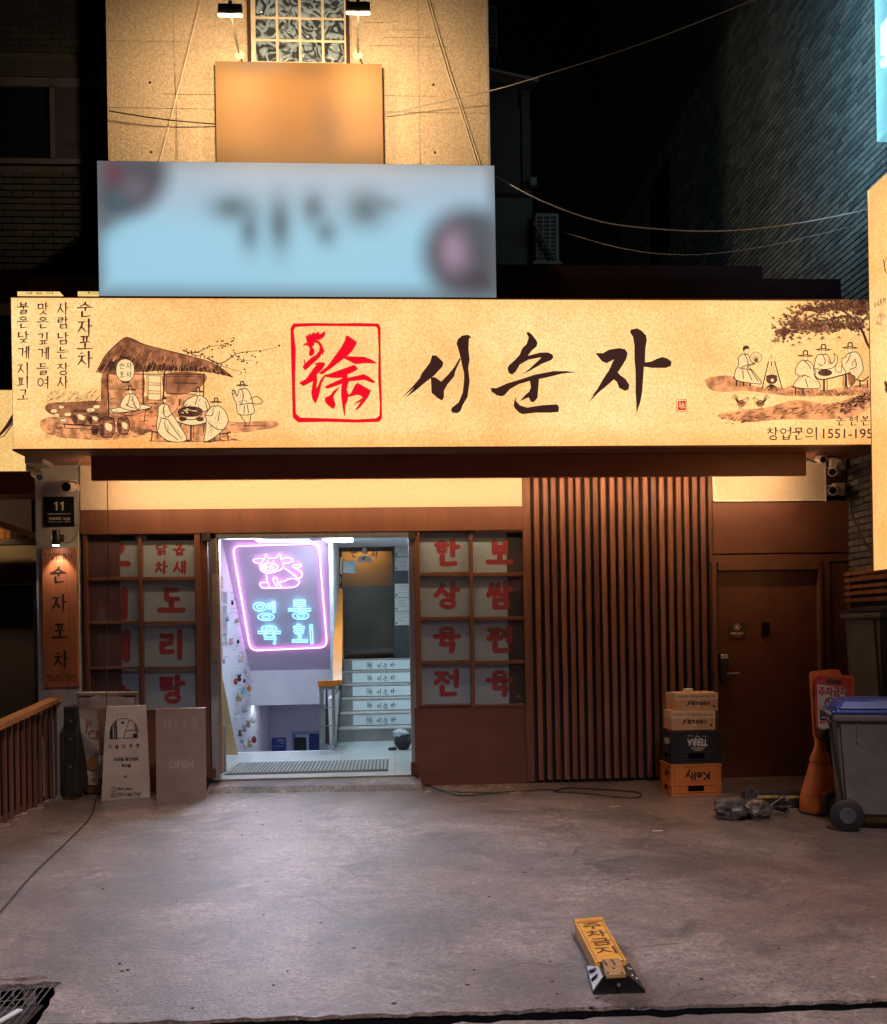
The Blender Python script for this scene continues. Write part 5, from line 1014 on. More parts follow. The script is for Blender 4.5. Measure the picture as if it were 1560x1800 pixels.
# ================================================================== UPPER FACADE
tanw = mat('textured_tan_plaster', (.50, .40, .29), (.33, .255, .175), scale=44, rough=.9, bump=.9, bscale=50, contrast=(.36, .64))
UP = thing('upper_facade', (-1, .3, 4.9), 'tan textured plaster upper storey with a glass block window', 'building')
YU = .30
def ux(px): return P(px, 200, YU).x
def uz(py): return P(520, py, YU).z
xL_, xR_ = P(189, 200, YU).x, P(859, 200, YU).x
M().box(xL_+.01, xR_-.01, YU+.012, YU+.4, 4.7, 9.3).obj('wall_core', mat('joint_shadow', (.12, .09, .07), rough=.9), UP)
gx0, gx1 = ux(443), ux(612); gz = uz(112)
cols = [xL_, ux(308), ux(738), xR_]; rws = [4.7, uz(194), uz(77), uz(-45), 9.3]
for i in range(3):
    for j in range(4):
        a, b, c, d = cols[i]+.002, cols[i+1]-.002, rws[j]+.002, rws[j+1]-.002
        if i == 1 and j >= 1:
            M().box(a, gx0, YU, YU+.012, c, d).obj('wall_panel', tanw, UP); M().box(gx1, b, YU, YU+.012, c, d).obj('wall_panel', tanw, UP)
            if j == 1: M().box(gx0+.001, gx1-.001, YU, YU+.012, c, gz).obj('wall_panel', tanw, UP)
        else: M().box(a, b, YU, YU+.012, c, d, .001).obj('wall_panel', tanw, UP)
M().box(xR_-.012, xR_+.012, YU-.008, YU+.03, 4.7, 9.3).obj('corner_bead', mat('steel_bead', (.35, .32, .3), rough=.5), UP)
q = M()
for a, b, w in (((308, 130), (312, 280), 1.1), ((640, 40), (700, 38), .8), ((680, 52), (742, 53), .8), ((675, 66), (770, 65), .8), ((288, 165), (384, 166), 1.0), ((676, 168), (766, 169), 1.0)): stroke(q, [a, ((a[0]+b[0])/2+.6, (a[1]+b[1])/2+.5), b], w, SY(YU), .001, dot=False)
q.obj('hairline_crack', mat('crack_shadow', (.13, .1, .07), rough=.9), UP, kind='stuff')
for x, y in ((264, 145), (266, 267), (762, 149), (765, 268)): M().ball(P(x, y, YU), .014, .006, .014, 10, 6).obj('anchor_hole', blackm, UP, smooth=True)
# glass block window
gw = M().box(gx0, gx1, YU+.0, YU+.06, gz, 9.3).obj('glass_block_window', mat('block_mortar', (.55, .47, .36), rough=.7), UP)
fr_ = mat('bronze_window_frame', (.05, .025, .025), rough=.4)
M().box(gx0-.03, gx0+.005, YU-.02, YU+.05, gz, 9.3).obj('frame', fr_, gw); M().box(gx1-.005, gx1+.03, YU-.02, YU+.05, gz, 9.3).obj('frame', fr_, gw)
gbm = bpy.data.materials.new('glass_block'); gbm.use_nodes = True; t = gbm.node_tree; b = t.nodes['Principled BSDF']
b.inputs['Roughness'].default_value = .06; b.inputs['Coat Weight'].default_value = 1
tc = t.nodes.new('ShaderNodeTexCoord'); n_ = t.nodes.new('ShaderNodeTexNoise'); n_.inputs['Scale'].default_value = 8; n_.inputs['Detail'].default_value = .6; n_.inputs['Distortion'].default_value = 2.5; t.links.new(tc.outputs['Object'], n_.inputs['Vector'])
r_ = t.nodes.new('ShaderNodeValToRGB'); r_.color_ramp.elements[0].position = .42; r_.color_ramp.elements[1].position = .6; r_.color_ramp.elements[0].color = (.025, .03, .035, 1); r_.color_ramp.elements[1].color = (.17, .22, .25, 1); t.links.new(n_.outputs['Fac'], r_.inputs[0]); t.links.new(r_.outputs[0], b.inputs['Base Color'])
bp = t.nodes.new('ShaderNodeBump'); bp.inputs['Strength'].default_value = 1; bp.inputs['Distance'].default_value = .03; t.links.new(n_.outputs['Fac'], bp.inputs['Height']); t.links.new(bp.outputs[0], b.inputs['Normal'])
b.inputs['Emission Color'].default_value = (.25, .45, .55, 1); t.links.new(r_.outputs[0], b.inputs['Emission Color']); b.inputs['Emission Strength'].default_value = .3; gbm.cycles.emission_sampling = 'NONE'
bx0 = ux(450); bwid = (ux(610)-bx0)/4; z = uz(114)
zz = [uz(108+k*-39.3) for k in range(0, 6)]
for j in range(6):
    z1 = uz(71.5-39.3*(j-1)) if j else uz(71.5); z0 = uz(109-39.3*j)
    z0, z1 = uz(109-39.3*j), uz(74-39.3*j)
    for i in range(4): M().box(bx0+bwid*i+.012, bx0+bwid*(i+1)-.012, YU-.012, YU+.03, z0, z1, .012, seg=2).obj('glass_block', gbm, gw, smooth=True)
for i in range(4): pobj('glass_block', 500+i*38-34, 519, 530+i*38-34, 530, YU-.02, YU+.03, gbm, gw, .004)
# ---- floodlights
fl = mat('flood_black', (.015, .015, .017), rough=.4); flw = mat('flood_lamp', (1, .9, .7), emi=(1, .72, .35), es=40)
discm = mat('white_rose', (.7, .62, .45), rough=.5)
for k, (hx, hy, bx, by, lab) in enumerate(((405, 18, 421, 97, 'left black floodlight on a thin arm from the tan wall beside the glass block window'), (630, 14, 630, 97, 'right black floodlight on a thin arm from the tan wall beside the glass block window'))):
    base = P(bx, by, YU); head = P(hx, hy, -.75)
    t = thing('wall_floodlight', base, lab, 'floodlight', 'floodlights beside the glass block window')
    M().lathe([(.052, -.0), (.052, -.012), (.03, -.03), (.012, -.034)], base, 20, 'y').obj('mounting_rose', discm, t, smooth=True)
    M().tube([base+Vector((0, -.03, 0)), base+Vector((.0, -.12, .03)), head+Vector((0, .05, .0))], .009, 8).obj('arm', steel, t, smooth=True)
    M().box(head.x-.105, head.x+.105, head.y-.022, head.y+.022, head.z-.035, head.z+.05, .008).obj('housing', fl, t)
    M().box(head.x-.115, head.x+.115, head.y-.028, head.y+.026, head.z-.045, head.z-.034, .003).obj('bezel', mat('cream_bezel', (.6, .5, .35), rough=.4), t)
    M().box(head.x-.1, head.x+.1, head.y-.012, head.y+.012, head.z-.050, head.z-.046).obj('lens', flw, t)
    M().tube([head+Vector((0, 0, .05)), head+Vector((0, 0, .08))], .018, 8).obj('hinge', fl, t)
    M().tube([base+Vector((.02, -.02, -.05)), base+Vector((.05, -.015, -.12))], .008, 6).obj('cable', blackm, t)
    ld = bpy.data.lights.new('flood_beam', 'SPOT'); ld.energy = 170; ld.spot_size = R(179); ld.spot_blend = .6; ld.color = (1, .68, .36); ld.shadow_soft_size = .08
    lo = bpy.data.objects.new('flood_beam', ld); C.objects.link(lo); lo.parent = t; lo.location = head-base+Vector((0, 0, -.09)); lo.rotation_euler = (R(70), 0, 0)
# ---- print-blurred boards
def vcol_mat(name, es=0, diff=1.0, rough=.5):
    m = bpy.data.materials.new(name); m.use_nodes = True; t = m.node_tree; b = t.nodes['Principled BSDF']; a = t.nodes.new('ShaderNodeAttribute'); a.attribute_name = 'print'
    b.inputs['Roughness'].default_value = rough
    if es: t.links.new(a.outputs['Color'], b.inputs['Emission Color']); b.inputs['Emission Strength'].default_value = es; b.inputs['Base Color'].default_value = (.015, .015, .015, 1)
    else: t.links.new(a.outputs['Color'], b.inputs['Base Color'])
    return m
def soft_board(name, px0, py0, px1, py1, Y, nx, ny, fn, m, par):
    a, b = P(px0, (py0+py1)/2, Y).x, P(px1, (py0+py1)/2, Y).x; c, d = P((px0+px1)/2, py0, Y).z, P((px0+px1)/2, py1, Y).z
    vs = [(a+(b-a)*i/nx, Y, c+(d-c)*j/ny) for j in range(ny+1) for i in range(nx+1)]
    fs = [(j*(nx+1)+i, (j+1)*(nx+1)+i, (j+1)*(nx+1)+i+1, j*(nx+1)+i+1) for j in range(ny) for i in range(nx)]
    q = M().add(vs, fs); o = q.obj(name, m, par); at = o.data.color_attributes.new('print', 'FLOAT_COLOR', 'POINT')
    for k in range(len(vs)):
        i, j = k % (nx+1), k//(nx+1); at.data[k].color = (*fn(px0+(px1-px0)*i/nx, py0+(py1-py0)*j/ny), 1)
    return o
def gz_(x, y, cx, cy, rx, ry, p=2): return math.exp(-(((x-cx)/rx)**2+((y-cy)/ry)**2)**(p/2))
def mixc(a, b, t): return tuple(a[i]+(b[i]-a[i])*t for i in range(3))
def ss(a, b, x): t = min(1, max(0, (x-a)/(b-a))); return t*t*(3-2*t)
def blue_fn(x, y):
    c = mixc(srgb(168, 188, 206), srgb(156, 206, 228), ss(320, 420, y))
    c = mixc(c, srgb(172, 178, 182), .8*(1-ss(286, 330, y)))
    for cx, cy, rx, ry, col, k in ((405, 366, 40, 26, (92, 118, 128), .95), (435, 405, 20, 40, (98, 125, 138), .9), (488, 392, 22, 52, (95, 120, 132), 1), (548, 365, 24, 32, (95, 118, 130), .9), (570, 408, 22, 26, (98, 125, 138), .8), (640, 366, 38, 36, (96, 120, 132), 1), (675, 358, 30, 14, (110, 135, 145), .6)):
        c = mixc(c, srgb(*col), k*gz_(x, y, cx, cy, rx, ry))
    # emblem top left and bottom right
    r = math.hypot((x-205)/1.0, (y-300)/.95); c = mixc(c, srgb(72, 74, 84), 1-ss(62, 118, r)); c = mixc(c, srgb(112, 104, 116), gz_(x, y, 235, 335, 30, 30)*.8); c = mixc(c, srgb(70, 104, 112), gz_(x, y, 205, 358, 24, 20)*.7); c = mixc(c, srgb(112, 62, 74), gz_(x, y, 196, 300, 22, 30)*.75); c = mixc(c, srgb(75, 70, 76), gz_(x, y, 180, 390, 30, 26)*.7)
    r = math.hypot((x-822)/1.05, (y-445)/1.05); c = mixc(c, srgb(82, 84, 92), 1-ss(50, 105, r)); c = mixc(c, srgb(158, 135, 158), gz_(x, y, 796, 440, 28, 42)*.95); c = mixc(c, srgb(84, 98, 104), gz_(x, y, 850, 400, 30, 30)*.6); c = mixc(c, srgb(76, 62, 66), gz_(x, y, 850, 500, 60, 26)*.8)
    e = min(ss(166, 202, x), 1-ss(842, 878, x), 1-ss(484, 530, y)); e2 = ss(278, 312, y)
    return mixc(srgb(104, 110, 116), c, .25+.75*e*(.55+.45*e2))
bsg = thing('pale_blue_signboard', P(520, 522, -.25), 'wide pale blue backlit signboard with hazy grey lettering and a round emblem at each end', 'signboard')
pobj('sign_case', 172.5, 286.5, 871.5, 522, -.248, .29, mat('grey_case', (.2, .21, .22), rough=.5), bsg)
soft_board('sign_face', 173, 287, 871, 521.5, -.25, 120, 44, blue_fn, vcol_mat('pale_blue_backlit_print', 1.0), bsg)
def tan_fn(x, y): return tuple(w_*v**1.35 for w_, v in zip((.34, .36, .40), tan_raw(x, y)))
def tan_raw(x, y):
    c = (.62, .36, .15)
    for cx, cy, rx, ry, col, k in ((420, 150, 60, 60, (.80, .52, .25), .9), (525, 165, 50, 60, (.60, .33, .10), .9), (500, 240, 70, 60, (.44, .23, .06), .8), (575, 225, 34, 70, (.36, .21, .11), .9), (640, 150, 50, 60, (.82, .55, .26), .9), (450, 112, 60, 20, (.44, .34, .26), .8), (545, 118, 40, 24, (.42, .25, .12), .8), (645, 250, 50, 50, (.62, .38, .2), .6)): c = mixc(c, col, k*gz_(x, y, cx, cy, rx, ry))  # pale spots are floodlight pools painted into the board colour
    return mixc(c, (.36, .22, .1), ss(240, 290, y)*.7)
tsg = thing('ochre_signboard', P(526, 286, .2), 'square ochre signboard with hazy markings and painted light pools under the glass block window', 'signboard')
pobj('sign_case', 380.5, 110.5, 672.5, 287, .202, .299, mat('ochre_case', (.4, .26, .13), rough=.6), tsg)
soft_board('sign_face', 380, 110, 673, 287, .20, 50, 30, tan_fn, vcol_mat('ochre_print_and_glow', 0, 1, .7), tsg)
# ---- wires
wirem = mat('black_cable', (.015, .013, .014), rough=.5); wireg = mat('grey_cable', (.30, .29, .30), rough=.5); wirel = mat('pale_wall_cable', (.5, .42, .32), rough=.6)
def wire(pts, r, m, lab, cat='cable', grp=None, n=10):
    q = M().tube([Vector(v) for v in smooth2([tuple(p) for p in pts], n)], r, 6).obj('cable', m, smooth=True); q['label'] = lab; q['category'] = cat; return q
wire([P(355, -10, YU-.01), P(318, 140, YU-.01), P(279, 290, YU-.01)], .007, wirel, 'pale cable slanting down the left part of the tan wall')
wire([P(747, -10, YU-.01), P(785, 120, YU-.01), P(812, 200, YU-.01), P(840, 290, YU-.01)], .006, wirel, 'left of the twin cables slanting down the right part of the tan wall')
wire([P(752, -10, YU-.01), P(790, 120, YU-.01), P(816, 200, YU-.01), P(845, 290, YU-.01)], .006, wirel, 'right of the twin cables slanting down the right part of the tan wall')
wire([P(192, 195, .2), P(290, 210, .22), P(379, 218, .27), P(400, 219, .285)], .006, wirem, 'dark sagging cable crossing the tan wall left of the ochre signboard')
wire([P(655, 206, .285), P(676, 201, .27), P(860, 160, .1), P(960, 131, -.4), P(1130, 76, -.8), P(1340, -6, -1.2)], .004, wireg, 'thin cable rising from the ochre signboard to the top edge on the right')
wire([P(868, 308, -.1), P(950, 352, -.3), P(1050, 388, -.4), P(1150, 402, -.5), P(1270, 406, -.6), P(1400, 393, -.7), P(1530, 368, -.9)], .006, mat('bright_cable', (.5, .47, .5), rough=.45), 'pale sagging cable between the blue signboard and the brick flank wall')
wire([P(990, 408, 1.2), P(1100, 438, .6), P(1210, 448, .1), P(1330, 436, -.3), P(1440, 412, -.6), P(1530, 390, -.8)], .0035, wireg, 'faint thin cable sagging just below the brighter cable')
# ---- wing behind on the right, with eave and air conditioners
wg = thing('rear_wing', (P(900, 300, 2).x, 2, 5), 'dark rear wing with a small roof eave seen right of the tan wall', 'building')
gw1 = mat('dark_grey_render', (.075, .08, .078), (.055, .06, .058), scale=3, rough=.85); gw2 = mat('dark_violet_panel', (.05, .045, .055), rough=.7)
pobj('wall', 800, 344, 937, 470, 1.6, 3, gw1, wg); pobj('upper_wall', 800, 190, 917, 338, 1.62, 3, gw2, wg); pobj('floor_band', 800, 338.5, 938, 343.5, 1.56, 3, blackm, wg); pobj('top_wall', 800, 150, 915, 189, 1.64, 3, gw2, wg)
pobj('corner_post', 918, 158, 933, 338, 1.60, 3, mat('dark_post', (.06, .055, .06), rough=.6), wg)
q = M(); q.hexa([P(800, 105, 1.2), P(948, 138, 1.2), P(948, 143, 1.2), P(800, 110, 1.2)], [P(800, 100, 2.4), P(935, 142, 2.4), P(933, 160, 2.4), P(800, 150, 2.4)]).obj('eave', mat('eave_grey', (.2, .2, .21), rough=.6), wg)
pobj('low_roof', 800, 466, 1340, 530, .7, 4, MATS['maroon_parapet'], wg)
acm = mat('ac_casing', (.2, .195, .19), (.15, .15, .145), rough=.5)
ac = thing('air_conditioner', P(963, 462, 1.5), 'pale outdoor air conditioner unit with slotted grille on the side of the rear wing', 'air conditioner')
pobj('casing', 941, 374, 983, 460, 1.5, 1.8, acm, ac, .01)
for i in range(11):
    for j in range(3): pobj('grille_slot', 945+j*12, 380+i*7.1, 954.5+j*12, 384.8+i*7.1, 1.495, 1.51, blackm, ac)
M().tube([P(938, 392, 1.45), P(978, 462, 1.45)], .018, 6).obj('brace', mat('rust_brace', (.12, .08, .08), rough=.7), ac); pobj('bracket', 937, 459, 988, 463.5, 1.42, 1.85, acm, ac)
ac2 = thing('air_conditioner', P(868, 60, 1.3), 'upper dark air conditioner unit against the right edge of the tan wall', 'air conditioner')
pobj('casing', 840, 9, 875, 83, 1.3, 1.6, mat('ac_dark', (.07, .07, .075), rough=.5), ac2, .01); 
for i in range(9): pobj('grille_slot', 861, 16+i*7, 871, 20+i*7, 1.295, 1.31, blackm, ac2)
wire([P(866, 83, 1.3), P(876, 100, 1.35), P(882, 120, 1.5)], .02, wirem, 'short hose hanging under the upper air conditioner', 'hose')
pobj('small_light_box', 933, 311, 944, 325, 1.5, 1.58, acm, None, label='small pale box on the corner of the rear wing above the air conditioner', category='box')
# far back building
fb = thing('far_building', (2, 11, 0), 'almost black building closing the gap behind', 'building')
M().box(-9, XB+4, 11, 12, 0, 16).obj('wall', mat('night_wall', (.02, .02, .022), rough=.9), fb)
M().ball(P(1193, 246, 10.9), .035, .03, .05, 10, 8).obj('wall_bulb', mat('dim_bulb', (.3, .3, .28), emi=(.5, .5, .42), es=.35, nosample=True), None, smooth=True, label='tiny dim bulb alone on the far black wall', category='bulb')
# ---- left dark building
LB = thing('left_building', (-5, .6, 4), 'nearly black brick building with a long window left of the tan wall', 'building')
YL = .6
lbm = [mat('night_brick_%s' % n_, c_, rough=.9, bump=.3, scale=14) for n_, c_ in (('a', (.018, .017, .017)), ('b', (.013, .012, .013)))]
pobj('mortar_wall', -420, -60, 200, 525, YL+.02, YL+.5, mat('night_mortar', (.032, .03, .03), rough=.9), LB)
lme = [M().box(0, .19, -.004, .02, 0, .055, .002).mesh('brick', m_) for m_ in lbm]
zt1, zb1 = P(80, 287, YL).z, P(80, 520, YL).z
z, r_ = zb1, 0; lx1 = P(196, 380, YL).x
while z < P(80, -10, YL).z:
    x = P(-30, 380, YL).x-(r_ % 2)*.1
    while x < lx1:
        if z+.055 < zt1-.02 or z > P(80, 100, YL).z: sub('brick', lme[rnd.random() < .5], LB, Vector((x, YL+rnd.uniform(-.002, .002), z))-Vector(LB['_at']))
        x += .2
    z += .067; r_ += 1
wf = mat('dim_window_frame', (.05, .047, .055), rough=.6)
w = pobj('window', -300, 150, 190, 275, YL+.01, YL+.015, mat('black_glass', (.006, .006, .007), rough=.1), LB)
for a in ((-300, 134, 190, 150), (-300, 277, 190, 286), (88, 150, 96, 277), (-300, 100, 190, 132)): pobj('frame', *a, YL-.01 if a[1] != 100 else YL+.002, YL+.02, wf if a[1] != 100 else lbm[0], w)
pobj('window_reveal', 96, 143, 190, 286, YL-.002, YL+.009, mat('night_reveal', (.012, .012, .013), rough=.8), w)
pobj('canopy_band', -420, 472, 172, 524, .25, YL, mat('dark_plum_band', (.05, .03, .04), rough=.6), LB)
# ---- left neighbour bay under its sign
NBy = thing('neighbour_bay', P(20, 1230, .5), 'dark neighbouring bay left of the pillar under the warm sign', 'building')
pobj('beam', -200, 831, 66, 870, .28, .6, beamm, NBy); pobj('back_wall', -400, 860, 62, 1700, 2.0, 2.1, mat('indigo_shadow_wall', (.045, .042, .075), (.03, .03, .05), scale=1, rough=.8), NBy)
pobj('transom', -200, 948, 66, 958, .9, 1.0, blackm, NBy); pobj('glazed_panel', -200, 960, 66, 1030, 1.4, 1.45, mat('murky_panel', (.06, .045, .04), (.03, .025, .028), scale=9, st=(1, 1, .3), rough=.5), NBy)
q = M(); q.hexa([P(-60, 893, .55), P(66, 938, .55), P(66, 948, .55), P(-60, 908, .55)], [P(-60, 893, .7), P(66, 938, .7), P(66, 948, .7), P(-60, 908, .7)]).obj('roof_edge', mat('lit_pine', (.55, .3, .13), (.42, .22, .09), scale=5, st=(.4, 1, 1), rough=.5), NBy)
for i in range(6): pobj('pine_board', -10+i*10, 921+i*3.2, -1.5+i*10, 947, .75, .78, MATS['lit_pine'] if i < 3 else mat('murky_panel'), NBy)
bl3 = M().box(-5.6, -4.2, .64, .68, 2.68, 2.72).obj('bay_fill_bar', mat('bay_fill_glow', (1, .7, .3), emi=(1, .55, .2), es=60), NBy)  # unseen glowing bar added to brighten the roof edge

# ================================================================== THINGS ON THE FACADE
wp = mat('aged_white_camera', (.5, .46, .42), (.42, .39, .36), rough=.45)
# house number plate
hp = thing('house_number_plate', P(104, 925, -.03), 'black address plate with a large white 11 on the grey pillar', 'address plate')
pobj('plate', 77, 873, 130.5, 925, -.03, -.021, mat('plate_black', (.008, .01, .012), rough=.3), hp, .001)
q = M(); s_ = SY(-.03)
[(stroke(q, [(x, 882), (x, 897)], 3.1, s_, .001, dot=False), stroke(q, [(x-4.2, 886), (x+.5, 883.2)], 2.4, s_, .0012, dot=False)) for x in (100, 110.5)]; stroke(q, [(84, 903.5), (124.5, 903)], 1, s_, .001, dot=False); text(q, '강남대로 120길', 86, 909, 123.5, 914, s_, .001, bold=.2); text(q, 'Gangnam-daero 120-gil', 85, 915.5, 124.5, 918.8, s_, .001); q.obj('lettering', whitelet, hp)
# wall lamp + wooden sign
wlm = thing('wall_spot_lamp', P(104, 950, -.05), 'black cylinder spot lamp lit at its lower end above the wooden sign', 'wall lamp')
c0_ = P(98.5, 947, -.14); q = M(); q.lathe([(.036, .0), (.038, .004), (.038, .135), (.034, .14)], (c0_.x, c0_.y, P(98, 958.5, -.14).z), 22).obj('lamp_body', mat('lamp_black', (.02, .02, .022), rough=.35), wlm, smooth=True)
M().lathe([(.030, 0), (.031, .003)], (c0_.x, c0_.y, P(98, 958.5, -.14).z-.003), 20).obj('lamp_lens', mat('spot_lens', (1, 1, 1), emi=(1, .85, .7), es=25), wlm)
M().tube([P(109, 940, -.06), P(109, 953, -.06)], .02, 10).obj('back_tube', MATS['lamp_black'], wlm, smooth=True); M().box(P(101, 945, -.1).x, P(108, 945, -.1).x, -.12, -.02, P(105, 947, -.1).z, P(105, 943, -.1).z).obj('arm', MATS['lamp_black'], wlm)
ld = bpy.data.lights.new('sign_spot', 'SPOT'); ld.energy = 14; ld.spot_size = R(75); ld.spot_blend = .5; ld.color = (1, .72, .5); ld.shadow_soft_size = .02
lo = bpy.data.objects.new('sign_spot', ld); C.objects.link(lo); lo.parent = wlm; lo.location = Vector((c0_.x, c0_.y, P(98, 961, -.14).z))-Vector(wlm['_at']); lo.rotation_euler = (R(12), 0, 0)
wsg = thing('wooden_sign', P(106, 1208, -.05), 'tall narrow stained wooden sign with black brush lettering on the grey pillar', 'sign')
pobj('board', 75.5, 963, 136.5, 1208, -.05, -.021, mat('stained_sign_wood', (.42, .16, .075), (.30, .10, .05), scale=7, st=(3, 3, .2), rough=.45), wsg, .003)
q = M(); s_ = SY(-.05)
for ch, x, y in (('순', 103, 1011), ('자', 105, 1060), ('포', 106, 1110), ('차', 108, 1160)): brush(q, ch, x, y, 26, 28, s_, 3.0, 4.3, .001, 1)
for ch, i in zip('친절한', range(3)): brush(q, ch, 82.5+i*9.5, 978, 9, 11, s_, .8, 1.2, .001)
for ch, i in zip('음식', range(2)): brush(q, ch, 114+i*9.5, 978, 9, 11, s_, .8, 1.2, .001)
for ch, i in zip('맛있는', range(3)): brush(q, ch, 87+i*9.5, 1192, 9, 11, s_, .8, 1.2, .001)
for ch, i in zip('직원', range(2)): brush(q, ch, 119+i*9.5, 1191, 9, 11, s_, .8, 1.2, .001)
q.obj('lettering', inkdark, wsg)
def bullet_cam(at, d, lab, r=.035, l=.13, base=None, rb=.05):
    """bullet camera: body along d, mount at base"""
    t = thing('security_camera', at, lab, 'security camera', 'security cameras on the shop front'); d = Vector(d).normalized(); a = Vector(at)
    q = M(); q.tube([a-d*l*.6, a-d*l*.55, a+d*l*.4, a+d*l*.5], r, 16).obj('camera_body', wp, t, smooth=True)
    M().tube([a+d*l*.45, a+d*l*.515], r*.82, 16).obj('camera_lens', lens, t, smooth=True)
    q = M(); n_ = d.cross(Vector((0, 0, 1))).normalized(); u_ = n_.cross(d)
    q.hexa([a-d*l*.6+n_*r*1.1+u_*r*1.05, a-d*l*.6-n_*r*1.1+u_*r*1.05, a-d*l*.6-n_*r*1.1+u_*r*1.2, a-d*l*.6+n_*r*1.1+u_*r*1.2], [a+d*l*.62+n_*r*1.1+u_*r*1.05, a+d*l*.62-n_*r*1.1+u_*r*1.05, a+d*l*.62-n_*r*1.1+u_*r*1.2, a+d*l*.62+n_*r*1.1+u_*r*1.2]).obj('hood', wp, t)
    if base is not None:
        b_ = Vector(base); M().tube([a-d*l*.3, (a-d*l*.3+b_)/2+Vector((0, 0, -.01)), b_], .012, 8).obj('bracket_arm', wp, t, smooth=True)
        M().box(b_.x-rb, b_.x+rb, b_.y-.02, b_.y+.035, b_.z-rb, b_.z+rb, .006).obj('mounting_box', wp, t)
    return t
bullet_cam(P(66, 836, -.25), (.75, -.9, -.45), 'lower left security camera looking out under the left end of the long signboard', .034, .13, P(60, 815, -.12), .07)
q = pobj('camera_junction_box', 43, 797, 76, 815, -.35, -.1, wp, None, .01, label='white junction box above the lower left security camera', category='junction box')
bullet_cam(P(121, 856, -.14), (-.1, -1, -.12), 'square faced security camera on the pillar above the address plate', .05, .1, P(134, 857, -.04), .03)
bullet_cam(P(1443, 808, -.35), (-.05, -1, -.2), 'round security camera hanging under the soffit at the right end of the valance', .034, .12)
M().tube([P(1444, 804, -.33), P(1445, 796, -.33)], .008, 8).obj('camera_stalk', wp, None, label='thin stalk carrying the round camera under the soffit', category='bracket')
bullet_cam(P(1467, 829, -.22), (-.8, -.9, -.25), 'upper of two white security cameras on the dark right corner column', .042, .14, P(1473, 812, -.06), .075)
bullet_cam(P(1467, 862, -.2), (-.7, -.9, -.15), 'lower of two white security cameras on the dark right corner column', .045, .14, P(1475, 860, -.06), .06)
wire([P(1419, 806, -.3), P(1435, 812, -.32), P(1455, 803, -.3), P(1480, 806, -.2), P(1484, 818, -.15)], .007, wirem, 'black cable looping past the cameras at the right corner')
wire([P(1470, 870, -.1), P(1480, 873, -.06), P(1492, 873, -.05)], .006, wirem, 'short black cable under the lower right camera')
wire([P(1492, 790, -.06), P(1496, 850, -.06), P(1498, 900, -.2), P(1520, 950, -.6), P(1545, 990, -1.0)], .008, wirem, 'black cable dropping diagonally across the brick flank wall')
wire([P(138, 796, -.5), P(141, 808, -.3), P(136, 830, -.06), P(136, 870, -.05), P(139, 905, -.05), P(137, 935, -.05), P(124, 953, -.06), P(112, 953, -.07)], .006, wireg, 'grey cable running down the pillar edge to the spot lamp')
wire([P(189, 843, -.42), P(190, 960, -.45), P(189, 1100, -.5), P(187, 1240, -.75)] + [P(180, 1320, -.95), G(169, 1407, .02)], .0045, wirem, 'black cable hanging from the valance past the left window to the ground')
wire([G(169, 1407, .012), G(158, 1438, .008), G(120, 1478, .008), G(60, 1535, .008), G(0, 1604, .008), G(-40, 1650, .008)], .006, wirem, 'black cable running over the ground to the lower left')
for pts, lab in (([(722, 1353), (728, 1366), (745, 1378), (790, 1391), (860, 1393), (905, 1391), (960, 1388), (980, 1390)], 'black cable along the foot of the right window'), ([(980, 1389), (1000, 1385), (1060, 1388), (1115, 1392), (1128, 1397), (1118, 1402), (1080, 1400), (1020, 1394), (975, 1392)], 'black cable lying in a loop in front of the slatted wall'), ([(740, 1372), (770, 1388), (810, 1398), (850, 1396), (880, 1394)], 'thin cable below the right window among litter')):
    wire([G(x, y, .008) for x, y in pts], .007, wirem, lab)
g8 = random.Random(8); q = M()
for i in range(150):
    p = G(g8.uniform(775, 925), g8.uniform(1380, 1396), .004); a = g8.uniform(0, 3.14); d = Vector((math.cos(a), math.sin(a), 0))*g8.uniform(.01, .04); e = Vector((-d.y, d.x, 0)).normalized()*.003; q.slab([p-d-e, p+d-e, p+d+e, p-d+e], Vector((0, 0, .004)))
q.obj('dry_litter_drift', mat('dry_litter', (.42, .3, .16), (.25, .17, .09), scale=30, rough=.8), kind='stuff')

# ================================================================== THINGS STANDING IN THE YARD
def board(at_px, quad, thick, m, name, lab, cat, ytop, par=None):
    """leaning flat board: bottom corners on the ground, top corners at depth ytop"""
    tl_, tr_, br_, bl2 = quad; a, b = G(*bl2), G(*br_); c, d = P(*tr_, ytop), P(*tl_, ytop)
    sf = S3(a, b, (c+d)/2); t = thing(name, (a+b)/2, lab, cat)
    pts = [sf.pr(*tl_), sf.pr(*tr_), sf.pr(*br_), sf.pr(*bl2)]; M().slab(pts, -sf.n*thick).obj('board', m, t); return t, sf
